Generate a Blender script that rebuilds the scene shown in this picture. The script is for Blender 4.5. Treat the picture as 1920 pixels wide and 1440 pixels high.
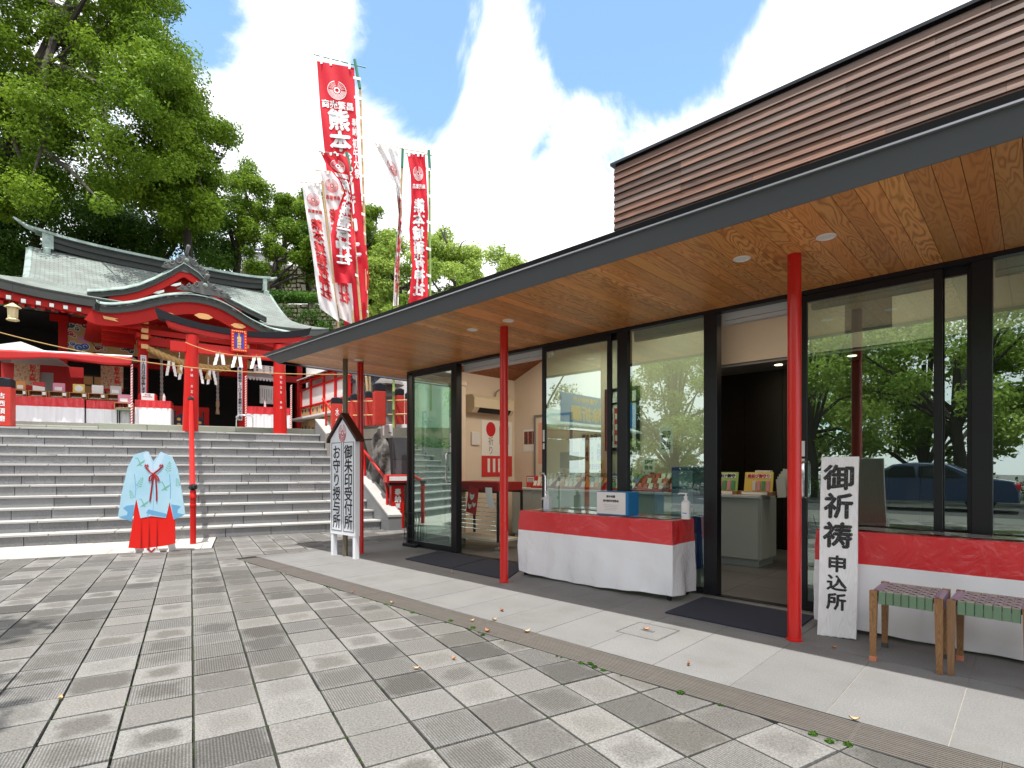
import bpy, bmesh, math, random
import numpy as np
from mathutils import Vector, Matrix
random.seed(7); np.random.seed(7)
for o in list(bpy.data.objects): bpy.data.objects.remove(o)
SC = bpy.context.scene
COL = SC.collection
# ------------------------------------------------------------------ camera, sky, sun, exposure
CH, FP, CX, HY = 1.2, 1030.0, 960.0, 878.0
RT = Vector((.7237, .6902, 0)); FW = Vector((-.6902, .7237, 0)); UP = Vector((0, 0, 1))
cam = bpy.data.cameras.new('camera'); camo = bpy.data.objects.new('camera', cam); COL.objects.link(camo)
camo.location = (0, 0, CH); camo.rotation_euler = (math.radians(90), 0, math.atan2(.6902, .7237))
cam.sensor_width = 36; cam.lens = 36 * FP / 1920; cam.shift_y = 158 / 1920; cam.clip_start = .05; cam.clip_end = 900
SC.camera = camo
SUN = Vector((-.46, .67, -2.83)).normalized()
w = bpy.data.worlds.new("World"); SC.world = w; w.use_nodes = True
nt = w.node_tree; nt.nodes.clear()
def N(nt, t, **k):
    n = nt.nodes.new(t)
    for a, b in k.items():
        if a.startswith('i_'): n.inputs[a[2:]].default_value = b
        else: setattr(n, a, b)
    return n
def MATH(nt, op, a, b=None, c=None, clamp=False):
    n = nt.nodes.new('ShaderNodeMath'); n.operation = op; n.use_clamp = clamp
    for i, v in enumerate((a, b, c)):
        if v is None: continue
        if isinstance(v, (int, float)): n.inputs[i].default_value = v
        else: nt.links.new(v, n.inputs[i])
    return n.outputs[0]
sky = N(nt, 'ShaderNodeTexSky', sky_type='NISHITA', sun_disc=False, sun_elevation=math.radians(74), sun_rotation=math.atan2(.46, -.67), altitude=50, air_density=1.0, dust_density=.6, ozone_density=1.6)
tc = N(nt, 'ShaderNodeTexCoord')
nz = N(nt, 'ShaderNodeTexNoise', i_Scale=4.6, i_Detail=12, i_Roughness=.62, i_Distortion=.35)
nt.links.new(tc.outputs['Generated'], nz.inputs['Vector'])
nz2 = N(nt, 'ShaderNodeTexNoise', i_Scale=1.6, i_Detail=3, i_Roughness=.5)
nt.links.new(tc.outputs['Generated'], nz2.inputs['Vector'])
cov = MATH(nt, 'ADD', MATH(nt, 'MULTIPLY', nz.outputs['Fac'], 1.9), MATH(nt, 'MULTIPLY', nz2.outputs['Fac'], .5))
cov = MATH(nt, 'SUBTRACT', cov, 1.02)
def pdir(px, py):
    return (FW + RT * ((px - CX) / FP) + UP * ((HY - py) / FP)).normalized()
for (px, py, rad, amp) in ((800, 190, .15, .42), (720, 60, .13, .32), (1150, 110, .2, .42), (1040, 300, .09, .2), (1290, 30, .13, .36), (1060, 10, .14, .36), (390, 70, .09, .4), (360, 20, .08, .3),
                           (620, 20, .1, .15), (560, 230, .2, -.28), (955, 40, .08, -.34), (950, 130, .08, -.34), (940, 210, .07, -.24), (1110, 200, .05, -.2), (640, 60, .05, -.15), (760, 90, .04, -.12), (1010, 290, .05, .2), (880, 30, .04, .2), (1100, 420, .22, -.3), (860, 420, .25, -.25), (1450, 200, .15, -.2), (1100,230,.05,-.1)):
    d = pdir(px, py)
    vd = nt.nodes.new('ShaderNodeVectorMath'); vd.operation = 'DISTANCE'
    nrm = nt.nodes.new('ShaderNodeVectorMath'); nrm.operation = 'NORMALIZE'
    nt.links.new(tc.outputs['Generated'], nrm.inputs[0])
    nt.links.new(nrm.outputs[0], vd.inputs[0]); vd.inputs[1].default_value = d
    mr = N(nt, 'ShaderNodeMapRange', interpolation_type='SMOOTHSTEP'); nt.links.new(vd.outputs['Value'], mr.inputs['Value'])
    mr.inputs['From Min'].default_value = rad * .25; mr.inputs['From Max'].default_value = rad * 1.35
    mr.inputs['To Min'].default_value = amp; mr.inputs['To Max'].default_value = 0
    cov = MATH(nt, 'SUBTRACT', cov, mr.outputs['Result'])
mr = N(nt, 'ShaderNodeMapRange', interpolation_type='SMOOTHSTEP'); nt.links.new(cov, mr.inputs['Value'])
mr.inputs['From Min'].default_value = -.24; mr.inputs['From Max'].default_value = .17; mr.inputs['To Min'].default_value = .04
mx = N(nt, 'ShaderNodeMix', data_type='RGBA'); nt.links.new(mr.outputs['Result'], mx.inputs['Factor'])
gain = nt.nodes.new('ShaderNodeVectorMath'); gain.operation = 'MULTIPLY'; gain.inputs[1].default_value = (1.5, 1.8, 1.72)
nt.links.new(sky.outputs['Color'], gain.inputs[0])
nt.links.new(gain.outputs[0], mx.inputs['A']); mx.inputs['B'].default_value = (9.0, 9.1, 9.4, 1)
bg = N(nt, 'ShaderNodeBackground', i_Strength=.12); nt.links.new(mx.outputs['Result'], bg.inputs['Color'])
wo = N(nt, 'ShaderNodeOutputWorld'); nt.links.new(bg.outputs[0], wo.inputs['Surface'])
sl = bpy.data.lights.new('sun', 'SUN'); sl.energy = 4.2; sl.angle = math.radians(.53); sl.color = (1, .965, .91)
so = bpy.data.objects.new('sun', sl); COL.objects.link(so); so.location = (8, -12, 40); so.rotation_euler = SUN.to_track_quat('-Z', 'Y').to_euler()
vs = SC.view_settings; vs.view_transform = 'Standard'; vs.look = 'None'; vs.gamma = 1; vs.exposure = .64
try: vs.use_curve_mapping = False
except Exception: pass
SC.cycles.max_bounces = 8; SC.cycles.transparent_max_bounces = 12; SC.cycles.caustics_reflective = False; SC.cycles.caustics_refractive = False
SC.cycles.use_denoising = True

# ------------------------------------------------------------------ picture-to-place helpers
def ray(px, py): return FW + RT * ((px - CX) / FP) + UP * ((HY - py) / FP)
CAMP = Vector((0, 0, CH))
def PD(px, py, D): return CAMP + ray(px, py) * D
def GR(px, py, z=0.0): return PD(px, py, (CH - z) * FP / (py - HY))
class Fr:
    def __init__(s, o, ex):
        s.o = Vector(o); s.ex = Vector((ex[0], ex[1], 0)).normalized(); s.ey = Vector((-s.ex.y, s.ex.x, 0))
        s.M = Matrix(((s.ex.x, s.ey.x, 0, s.o.x), (s.ex.y, s.ey.y, 0, s.o.y), (0, 0, 1, s.o.z), (0, 0, 0, 1))); s.I = s.M.inverted()
    def loc(s, P): return s.I @ Vector(P)
    def w(s, x, y, z=0): return s.M @ Vector((x, y, z))
    def ony(s, px, py, y=0.0):
        r = ray(px, py); k = (y + s.ey.dot(s.o) - s.ey.dot(CAMP)) / s.ey.dot(r); return s.loc(CAMP + r * k)
    def onx(s, px, py, x=0.0):
        r = ray(px, py); k = (x + s.ex.dot(s.o) - s.ex.dot(CAMP)) / s.ex.dot(r); return s.loc(CAMP + r * k)
SH = Fr((0, 0, 0), (1, 0))                                   # the shop: X along its front, Y into it
LD = lambda lat, D, z=0: CAMP * 0 + RT * lat + FW * D + UP * z
ST = Fr(LD(-5.189, 9.544), RT * .8996 + FW * .4368)           # the stairs
TO = Fr(LD(-7.118, 12.16), RT * .8409 + FW * .5414)           # the gate
QF = Fr(LD(-8.49, 14.5), RT * .7693 + FW * .6390)             # the shrine
VERT = lambda px, Y: SH.ony(px, HY, Y).x

# ------------------------------------------------------------------ mesh builder
class MB:
    def __init__(s): s.v = []; s.f = []; s.m = []; s.r = []; s.uv = []
    def add(s, vs, fs, mi=0, r=None, uv=None):
        b = len(s.v); s.v += [tuple(v) for v in vs]
        s.uv += (list(uv) if uv is not None else [(0, 0, 0)] * len(vs))
        if r is None: r = random.random()
        for f in fs: s.f.append(tuple(i + b for i in f)); s.m.append(mi); s.r.append(r)
    def hexa(s, P, mi=0, r=None): s.add(P, [(0, 3, 2, 1), (4, 5, 6, 7), (0, 1, 5, 4), (1, 2, 6, 5), (2, 3, 7, 6), (3, 0, 4, 7)], mi, r)
    def box(s, x0, x1, y0, y1, z0, z1, mi=0, r=None, M=None):
        P = [Vector(p) for p in ((x0, y0, z0), (x1, y0, z0), (x1, y1, z0), (x0, y1, z0), (x0, y0, z1), (x1, y0, z1), (x1, y1, z1), (x0, y1, z1))]
        if M is not None: P = [M @ p for p in P]
        s.hexa(P, mi, r); return s
    def bbox(s, x0, x1, y0, y1, z0, z1, b=.004, mi=0, r=None, M=None):
        """box with its vertical and top edges bevelled"""
        def ring(i, z): return [(x0 + i + b, y0 + i, z), (x1 - i - b, y0 + i, z), (x1 - i, y0 + i + b, z), (x1 - i, y1 - i - b, z), (x1 - i - b, y1 - i, z), (x0 + i + b, y1 - i, z), (x0 + i, y1 - i - b, z), (x0 + i, y0 + i + b, z)]
        V = ring(0, z0) + ring(0, z1 - b) + ring(b, z1)
        if M is not None: V = [M @ Vector(p) for p in V]
        F = [tuple(reversed(range(8))), tuple(range(16, 24))]
        for k in (0, 8):
            for i in range(8): F.append((k + i, k + (i + 1) % 8, k + 8 + (i + 1) % 8, k + 8 + i))
        s.add(V, F, mi, r); return s
    def prism(s, poly, z0, z1, mi=0, r=None, uvf=None, tilt=None):
        n = len(poly); tz = tilt or (lambda x, y: 0)
        V = [(x, y, z0) for x, y in poly] + [(x, y, z1 + tz(x, y)) for x, y in poly]
        F = [tuple(reversed(range(n))), tuple(range(n, 2 * n))] + [(i, (i + 1) % n, n + (i + 1) % n, n + i) for i in range(n)]
        uv = [(*uvf(x, y), 0) for x, y in poly] * 2 if uvf else None
        s.add(V, F, mi, r, uv); return s
    def slab(s, pts, off, mi=0, r=None):
        """planar outline (3-D points) pushed along a vector"""
        n = len(pts); off = Vector(off); V = [Vector(p) for p in pts] + [Vector(p) + off for p in pts]
        F = [tuple(range(n)), tuple(reversed(range(n, 2 * n)))] + [(i, n + i, n + (i + 1) % n, (i + 1) % n) for i in range(n)]
        s.add(V, F, mi, r); return s
    def tube(s, pts, rad, n=8, mi=0, r=None, cap=True):
        pts = [Vector(p) for p in pts]; m = len(pts)
        if not hasattr(rad, '__len__'): rad = [rad] * m
        V = []; F = []; pu = None
        for i, p in enumerate(pts):
            t = (pts[min(i + 1, m - 1)] - pts[max(i - 1, 0)]).normalized()
            if pu is None:
                pu = t.cross(Vector((0, 0, 1)));
                if pu.length < .1: pu = t.cross(Vector((1, 0, 0)))
            pu = (pu - t * pu.dot(t)).normalized(); pv = t.cross(pu)
            for k in range(n):
                a = 2 * math.pi * k / n; V.append(p + (pu * math.cos(a) + pv * math.sin(a)) * rad[i])
        for i in range(m - 1):
            for k in range(n): F.append((i * n + k, i * n + (k + 1) % n, (i + 1) * n + (k + 1) % n, (i + 1) * n + k))
        if cap: F.append(tuple(reversed(range(n)))); F.append(tuple(range((m - 1) * n, m * n)))
        s.add(V, F, mi, r); return s
    def lathe(s, prof, c=(0, 0, 0), n=16, mi=0, r=None, M=None):
        V = []; F = []
        for (rr, z) in prof:
            for k in range(n): V.append(Vector((c[0] + rr * math.cos(2 * math.pi * k / n), c[1] + rr * math.sin(2 * math.pi * k / n), c[2] + z)))
        m = len(prof)
        for i in range(m - 1):
            for k in range(n): F.append((i * n + k, i * n + (k + 1) % n, (i + 1) * n + (k + 1) % n, (i + 1) * n + k))
        F.append(tuple(reversed(range(n)))); F.append(tuple(range((m - 1) * n, m * n)))
        if M is not None: V = [M @ v for v in V]
        s.add(V, F, mi, r); return s
    def grid(s, fn, nu, nv, mi=0, r=None, thick=None, uvf=None):
        """surface fn(u,v); thick = vector for a second sheet joined at the rim"""
        V = [Vector(fn(i / nu, j / nv)) for j in range(nv + 1) for i in range(nu + 1)]
        idx = lambda i, j: j * (nu + 1) + i
        F = [(idx(i, j), idx(i + 1, j), idx(i + 1, j + 1), idx(i, j + 1)) for j in range(nv) for i in range(nu)]
        if thick is not None:
            b = len(V); th = Vector(thick); V += [v + th for v in V]
            F += [tuple(b + k for k in reversed(f)) for f in list(F)]
            rim = [idx(i, 0) for i in range(nu + 1)] + [idx(nu, j) for j in range(1, nv + 1)] + [idx(i, nv) for i in range(nu - 1, -1, -1)] + [idx(0, j) for j in range(nv - 1, 0, -1)]
            for a, c in zip(rim, rim[1:] + rim[:1]): F.append((a, b + a, b + c, c))
        uv = None
        if uvf: uv = [(*uvf(i / nu, j / nv), 0) for j in range(nv + 1) for i in range(nu + 1)] * (2 if thick is not None else 1)
        s.add(V, F, mi, r, uv); return s
    def mesh(s, name, mats, smooth=False):
        me = bpy.data.meshes.new(name); me.from_pydata(s.v, [], s.f)
        for m in (mats if isinstance(mats, (list, tuple)) else [mats]): me.materials.append(m)
        n = len(me.polygons)
        me.polygons.foreach_set('material_index', s.m)
        a = me.attributes.new('rnd', 'FLOAT', 'FACE'); a.data.foreach_set('value', s.r)
        if any(u != (0, 0, 0) for u in s.uv[:400]) or len(s.uv) > 400 and any(u != (0, 0, 0) for u in s.uv):
            a = me.attributes.new('tuv', 'FLOAT_VECTOR', 'POINT'); a.data.foreach_set('vector', [c for u in s.uv for c in u])
        if smooth is True: me.polygons.foreach_set('use_smooth', [True] * n)
        me.update()
        if smooth == 'auto':
            me.polygons.foreach_set('use_smooth', [True] * n); me.set_sharp_from_angle(angle=math.radians(35))
        return me
    def build(s, name, mats, parent=None, smooth=False, kind=None, label=None, cat=None, group=None, M=None):
        o = bpy.data.objects.new(name, s.mesh(name, mats, smooth)); COL.objects.link(o)
        if parent is not None: o.parent = parent
        if M is not None: o.matrix_local = M
        tag(o, label, cat, group, kind); return o
def tag(o, label=None, cat=None, group=None, kind=None):
    if label: o['label'] = label
    if cat: o['category'] = cat
    if group: o['group'] = group
    if kind: o['kind'] = kind
    return o
def thing(name, label, cat, M=None, group=None, kind=None, loc=None, rz=0):
    o = bpy.data.objects.new(name, None); COL.objects.link(o); o.empty_display_size = .1
    if M is not None: o.matrix_world = M
    if loc is not None: o.location = loc; o.rotation_euler = (0, 0, rz)
    return tag(o, label, cat, group, kind)
def T(x, y, z): return Matrix.Translation((x, y, z))
def face(o, xd, up=(0, 0, 1)):
    """matrix of a flat panel: local x along xd, local y along up, local z out of the face"""
    x = Vector(xd).normalized(); z = x.cross(Vector(up)).normalized(); y = z.cross(x); o = Vector(o)
    return Matrix(((x.x, y.x, z.x, o.x), (x.y, y.y, z.y, o.y), (x.z, y.z, z.z, o.z), (0, 0, 0, 1)))
def frame_at(P, xd=(1, 0)):
    return Fr(P, xd)

# ------------------------------------------------------------------ lettering
_gl = {}
def glyph(ch):
    if ch in _gl: return _gl[ch]
    cu = bpy.data.curves.new('t', 'FONT'); cu.body = ch; cu.resolution_u = 2
    ob = bpy.data.objects.new('t', cu); me = bpy.data.meshes.new_from_object(ob)
    V = [(v.co.x, v.co.y) for v in me.vertices]; Fs = [tuple(p.vertices) for p in me.polygons]
    bpy.data.objects.remove(ob); bpy.data.curves.remove(cu); bpy.data.meshes.remove(me)
    _gl[ch] = (V, Fs); return _gl[ch]
def letters(mb, s, fn, cell, vertical=True, bold=.0, mi=0, mirror=False, adv=None, half=False):
    """lay the characters of s out round (0,0); fn maps (x, y, lift) to a 3-D point"""
    cw, chh = cell; n = len(s); adv = adv or (chh if vertical else cw)
    for k, ch in enumerate(s):
        if ch == ' ': continue
        V, Fs = glyph(ch)
        lat = ord(ch) < 256; wem = .62 if lat and not half else 1
        cx = 0 if vertical else (k - (n - 1) / 2) * adv; cy = ((n - 1) / 2 - k) * adv if vertical else 0
        offs = [(0, 0)] if bold <= 0 else [(0, 0), (bold, 0), (-bold, 0), (0, bold), (0, -bold), (bold * .7, bold * .7), (-bold * .7, -bold * .7)]
        for q, (ox, oy) in enumerate(offs):
            P = []
            for (x, y) in V:
                X = ((x - (.5 if not lat else .33)) / wem + ox) * cw; Y = (y - (.38 if not lat else .34) + oy) * chh
                X += cx; Y += cy
                if mirror: X = -X
                P.append(fn(X, Y, q * .00012))
            fs = [tuple(reversed(f)) for f in Fs] if mirror else Fs
            mb.add(P, fs, mi)
def panel_fn(M, lift=.002): return lambda x, y, l: M @ Vector((x, y, lift + l))

# ------------------------------------------------------------------ materials
def mat(name, col, rough=.6, metal=0.0, spec=.5, var=0.0, vscale=8.0, rvar=0.0, bump=0.0, bscale=60.0, coat=0.0, col2=None, c2scale=6.0, c2lo=.45, c2hi=.6, sub=0.0, stretch=None, ao=False):
    m = bpy.data.materials.new(name); m.use_nodes = True; nt = m.node_tree; b = nt.nodes['Principled BSDF']
    b.inputs['Roughness'].default_value = rough; b.inputs['Metallic'].default_value = metal; b.inputs['Specular IOR Level'].default_value = spec
    b.inputs['Coat Weight'].default_value = coat; b.inputs['Coat Roughness'].default_value = .08
    tc = nt.nodes.new('ShaderNodeTexCoord'); vec = tc.outputs['Object']
    if stretch:
        mp = nt.nodes.new('ShaderNodeMapping'); mp.inputs['Scale'].default_value = stretch; nt.links.new(vec, mp.inputs['Vector']); vec = mp.outputs['Vector']
    c = nt.nodes.new('ShaderNodeRGB'); c.outputs[0].default_value = (*col, 1); cur = c.outputs[0]
    if col2:
        n = N(nt, 'ShaderNodeTexNoise', i_Scale=c2scale, i_Detail=6, i_Roughness=.65); nt.links.new(vec, n.inputs['Vector'])
        r = N(nt, 'ShaderNodeMapRange', interpolation_type='SMOOTHSTEP'); nt.links.new(n.outputs['Fac'], r.inputs['Value']); r.inputs['From Min'].default_value = c2lo; r.inputs['From Max'].default_value = c2hi
        x = N(nt, 'ShaderNodeMix', data_type='RGBA'); nt.links.new(r.outputs['Result'], x.inputs['Factor']); nt.links.new(cur, x.inputs['A']); x.inputs['B'].default_value = (*col2, 1); cur = x.outputs['Result']
    fac = None
    if var:
        n = N(nt, 'ShaderNodeTexNoise', i_Scale=vscale, i_Detail=5, i_Roughness=.6); nt.links.new(vec, n.inputs['Vector'])
        fac = MATH(nt, 'MULTIPLY_ADD', n.outputs['Fac'], 2 * var, 1 - var)
    if rvar:
        a = N(nt, 'ShaderNodeAttribute', attribute_name='rnd')
        f2 = MATH(nt, 'MULTIPLY_ADD', a.outputs['Fac'], 2 * rvar, 1 - rvar)
        fac = f2 if fac is None else MATH(nt, 'MULTIPLY', fac, f2)
    if fac is not None:
        s = nt.nodes.new('ShaderNodeVectorMath'); s.operation = 'SCALE'; nt.links.new(cur, s.inputs[0]); nt.links.new(fac, s.inputs['Scale']); cur = s.outputs[0]
    nt.links.new(cur, b.inputs['Base Color'])
    if bump:
        n = N(nt, 'ShaderNodeTexNoise', i_Scale=bscale, i_Detail=4, i_Roughness=.6); nt.links.new(vec, n.inputs['Vector'])
        bp = N(nt, 'ShaderNodeBump', i_Strength=bump, i_Distance=.01); nt.links.new(n.outputs['Fac'], bp.inputs['Height']); nt.links.new(bp.outputs[0], b.inputs['Normal'])
    return m
def wood(name, cols, axis='Y', ring=9.0, rough=.5, grain=(1, .12), weather=None, bump=.15, rv=.25):
    """plain-sawn boards: cathedral grain running along the board, shifted per piece by its rnd value"""
    m = bpy.data.materials.new(name); m.use_nodes = True; nt = m.node_tree; b = nt.nodes['Principled BSDF']; b.inputs['Roughness'].default_value = rough
    tc = nt.nodes.new('ShaderNodeTexCoord'); at = N(nt, 'ShaderNodeAttribute', attribute_name='rnd')
    off = nt.nodes.new('ShaderNodeCombineXYZ')
    for i, k in enumerate((37.0, 91.0, 53.0)): nt.links.new(MATH(nt, 'MULTIPLY', at.outputs['Fac'], k), off.inputs[i])
    ad = nt.nodes.new('ShaderNodeVectorMath'); nt.links.new(tc.outputs['Object'], ad.inputs[0]); nt.links.new(off.outputs[0], ad.inputs[1])
    sc = {'X': (grain[1], 1, 1), 'Y': (1, grain[1], 1), 'Z': (1, 1, grain[1])}[axis]
    mp = nt.nodes.new('ShaderNodeMapping'); mp.inputs['Scale'].default_value = sc; nt.links.new(ad.outputs[0], mp.inputs['Vector'])
    n = N(nt, 'ShaderNodeTexNoise', i_Scale=ring, i_Detail=2.5, i_Roughness=.45, i_Distortion=.35); nt.links.new(mp.outputs[0], n.inputs['Vector'])
    s = MATH(nt, 'SINE', MATH(nt, 'MULTIPLY', n.outputs['Fac'], 120))
    s = MATH(nt, 'MULTIPLY_ADD', s, .5, .5); s = MATH(nt, 'POWER', s, 2.2)
    fn = N(nt, 'ShaderNodeTexNoise', i_Scale=ring * 16, i_Detail=3); mp2 = nt.nodes.new('ShaderNodeMapping'); mp2.inputs['Scale'].default_value = tuple(.12 if v != 1 else 1 for v in sc); nt.links.new(ad.outputs[0], mp2.inputs['Vector']); nt.links.new(mp2.outputs[0], fn.inputs['Vector'])
    f = MATH(nt, 'ADD', MATH(nt, 'MULTIPLY', s, .7), MATH(nt, 'MULTIPLY', fn.outputs['Fac'], .35), clamp=True)
    x = N(nt, 'ShaderNodeMix', data_type='RGBA'); nt.links.new(f, x.inputs['Factor']); x.inputs['A'].default_value = (*cols[0], 1); x.inputs['B'].default_value = (*cols[1], 1); cur = x.outputs['Result']
    at2 = MATH(nt, 'FRACT', MATH(nt, 'MULTIPLY', at.outputs['Fac'], 7.31))
    if len(cols) > 2:
        x2 = N(nt, 'ShaderNodeMix', data_type='RGBA'); nt.links.new(MATH(nt, 'MULTIPLY', at2, .75), x2.inputs['Factor']); nt.links.new(cur, x2.inputs['A']); x2.inputs['B'].default_value = (*cols[2], 1); cur = x2.outputs['Result']
    if weather:
        wn = N(nt, 'ShaderNodeTexNoise', i_Scale=1.7, i_Detail=4); nt.links.new(mp.outputs[0], wn.inputs['Vector'])
        r = N(nt, 'ShaderNodeMapRange', interpolation_type='SMOOTHSTEP'); nt.links.new(wn.outputs['Fac'], r.inputs['Value']); r.inputs['From Min'].default_value = .5; r.inputs['From Max'].default_value = .68; r.inputs['To Max'].default_value = .6
        x3 = N(nt, 'ShaderNodeMix', data_type='RGBA'); nt.links.new(r.outputs['Result'], x3.inputs['Factor']); nt.links.new(cur, x3.inputs['A']); x3.inputs['B'].default_value = (*weather, 1); cur = x3.outputs['Result']
    v = nt.nodes.new('ShaderNodeVectorMath'); v.operation = 'SCALE'; nt.links.new(cur, v.inputs[0]); nt.links.new(MATH(nt, 'MULTIPLY_ADD', at.outputs['Fac'], 2 * rv, 1 - rv), v.inputs['Scale'])
    nt.links.new(v.outputs[0], b.inputs['Base Color'])
    bp = N(nt, 'ShaderNodeBump', i_Strength=bump, i_Distance=.004); nt.links.new(f, bp.inputs['Height']); nt.links.new(bp.outputs[0], b.inputs['Normal'])
    return m
def tile_mat(name):
    m = bpy.data.materials.new(name); m.use_nodes = True; nt = m.node_tree; b = nt.nodes['Principled BSDF']; b.inputs['Roughness'].default_value = .85; b.inputs['Specular IOR Level'].default_value = .3
    L = nt.links
    tu = N(nt, 'ShaderNodeAttribute', attribute_name='tuv'); rn = N(nt, 'ShaderNodeAttribute', attribute_name='rnd'); tc = nt.nodes.new('ShaderNodeTexCoord')
    se = nt.nodes.new('ShaderNodeSeparateXYZ'); L.new(tu.outputs['Vector'], se.inputs[0])
    u, v = se.outputs[0], se.outputs[1]; R = rn.outputs['Fac']
    fr = lambda k: MATH(nt, 'FRACT', MATH(nt, 'MULTIPLY', R, k))
    r1, r2, r3, r4 = fr(13.7), fr(29.3), fr(71.9), fr(153.1)
    n1 = N(nt, 'ShaderNodeTexNoise', i_Scale=7, i_Detail=5, i_Roughness=.6); L.new(tc.outputs['Object'], n1.inputs['Vector'])
    n2 = N(nt, 'ShaderNodeTexNoise', i_Scale=95, i_Detail=5, i_Roughness=.85); L.new(tc.outputs['Object'], n2.inputs['Vector'])
    e = MATH(nt, 'POWER', MATH(nt, 'ADD', MATH(nt, 'POWER', MATH(nt, 'ABSOLUTE', u), 4), MATH(nt, 'POWER', MATH(nt, 'ABSOLUTE', v), 4)), .25)
    e = MATH(nt, 'ADD', e, MATH(nt, 'MULTIPLY_ADD', n1.outputs['Fac'], 1.3, -.65))
    e = MATH(nt, 'ADD', e, MATH(nt, 'MULTIPLY_ADD', r4, .5, -.25))
    mrn = N(nt, 'ShaderNodeMapRange', interpolation_type='SMOOTHSTEP'); L.new(e, mrn.inputs['Value']); mrn.inputs['From Min'].default_value = .55; mrn.inputs['From Max'].default_value = 1.02; mrn.inputs['To Min'].default_value = 1; mrn.inputs['To Max'].default_value = 0
    amt = MATH(nt, 'MULTIPLY', mrn.outputs['Result'], MATH(nt, 'MULTIPLY_ADD', r2, .8, .12))
    x = N(nt, 'ShaderNodeMix', data_type='RGBA'); L.new(amt, x.inputs['Factor']); x.inputs['A'].default_value = (.178, .174, .166, 1); x.inputs['B'].default_value = (.078, .074, .068, 1)
    x2 = N(nt, 'ShaderNodeMix', data_type='RGBA'); L.new(MATH(nt, 'MULTIPLY', r3, .3), x2.inputs['Factor']); L.new(x.outputs['Result'], x2.inputs['A']); x2.inputs['B'].default_value = (.125, .116, .098, 1)
    rib = MATH(nt, 'SINE', MATH(nt, 'MULTIPLY', v, math.pi * 23)); ribon = MATH(nt, 'GREATER_THAN', r1, .52)
    ribf = MATH(nt, 'MULTIPLY', MATH(nt, 'MULTIPLY_ADD', rib, .5, .5), ribon)
    sp = MATH(nt, 'MULTIPLY_ADD', n2.outputs['Fac'], 3.0, -.5)
    fac = MATH(nt, 'MULTIPLY', sp, MATH(nt, 'MULTIPLY_ADD', ribf, -.5, 1.08))
    fac = MATH(nt, 'MULTIPLY', fac, MATH(nt, 'MULTIPLY_ADD', r4, .2, .9))
    s = nt.nodes.new('ShaderNodeVectorMath'); s.operation = 'SCALE'; L.new(x2.outputs['Result'], s.inputs[0]); L.new(fac, s.inputs['Scale']); L.new(s.outputs[0], b.inputs['Base Color'])
    h = MATH(nt, 'ADD', MATH(nt, 'MULTIPLY', ribf, -1.0), MATH(nt, 'MULTIPLY', n2.outputs['Fac'], .6))
    bp = N(nt, 'ShaderNodeBump', i_Strength=.5, i_Distance=.003); L.new(h, bp.inputs['Height']); L.new(bp.outputs[0], b.inputs['Normal'])
    return m
def granite(name, col, dark, speck=220, rough=.75, rvar=.08, stain=None, amt=.5):
    m = bpy.data.materials.new(name); m.use_nodes = True; nt = m.node_tree; b = nt.nodes['Principled BSDF']; b.inputs['Roughness'].default_value = rough; b.inputs['Specular IOR Level'].default_value = .3
    tc = nt.nodes.new('ShaderNodeTexCoord')
    n = N(nt, 'ShaderNodeTexNoise', i_Scale=speck, i_Detail=3, i_Roughness=.8); nt.links.new(tc.outputs['Object'], n.inputs['Vector'])
    r = N(nt, 'ShaderNodeMapRange'); nt.links.new(n.outputs['Fac'], r.inputs['Value']); r.inputs['From Min'].default_value = .4; r.inputs['From Max'].default_value = .62
    x = N(nt, 'ShaderNodeMix', data_type='RGBA'); nt.links.new(MATH(nt, 'MULTIPLY', r.outputs['Result'], amt), x.inputs['Factor']); x.inputs['A'].default_value = (*col, 1); x.inputs['B'].default_value = (*dark, 1); cur = x.outputs['Result']
    if stain:
        n3 = N(nt, 'ShaderNodeTexNoise', i_Scale=2.2, i_Detail=7, i_Roughness=.65); nt.links.new(tc.outputs['Object'], n3.inputs['Vector'])
        r3 = N(nt, 'ShaderNodeMapRange', interpolation_type='SMOOTHSTEP'); nt.links.new(n3.outputs['Fac'], r3.inputs['Value']); r3.inputs['From Min'].default_value = .48; r3.inputs['From Max'].default_value = .72; r3.inputs['To Max'].default_value = .6
        x3 = N(nt, 'ShaderNodeMix', data_type='RGBA'); nt.links.new(r3.outputs['Result'], x3.inputs['Factor']); nt.links.new(cur, x3.inputs['A']); x3.inputs['B'].default_value = (*stain, 1); cur = x3.outputs['Result']
    n2 = N(nt, 'ShaderNodeTexNoise', i_Scale=3, i_Detail=5); nt.links.new(tc.outputs['Object'], n2.inputs['Vector'])
    at = N(nt, 'ShaderNodeAttribute', attribute_name='rnd')
    f = MATH(nt, 'MULTIPLY', MATH(nt, 'MULTIPLY_ADD', n2.outputs['Fac'], .3, .85), MATH(nt, 'MULTIPLY_ADD', at.outputs['Fac'], 2 * rvar, 1 - rvar))
    s = nt.nodes.new('ShaderNodeVectorMath'); s.operation = 'SCALE'; nt.links.new(cur, s.inputs[0]); nt.links.new(f, s.inputs['Scale']); nt.links.new(s.outputs[0], b.inputs['Base Color'])
    bp = N(nt, 'ShaderNodeBump', i_Strength=.25, i_Distance=.002); nt.links.new(n.outputs['Fac'], bp.inputs['Height']); nt.links.new(bp.outputs[0], b.inputs['Normal'])
    return m
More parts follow.
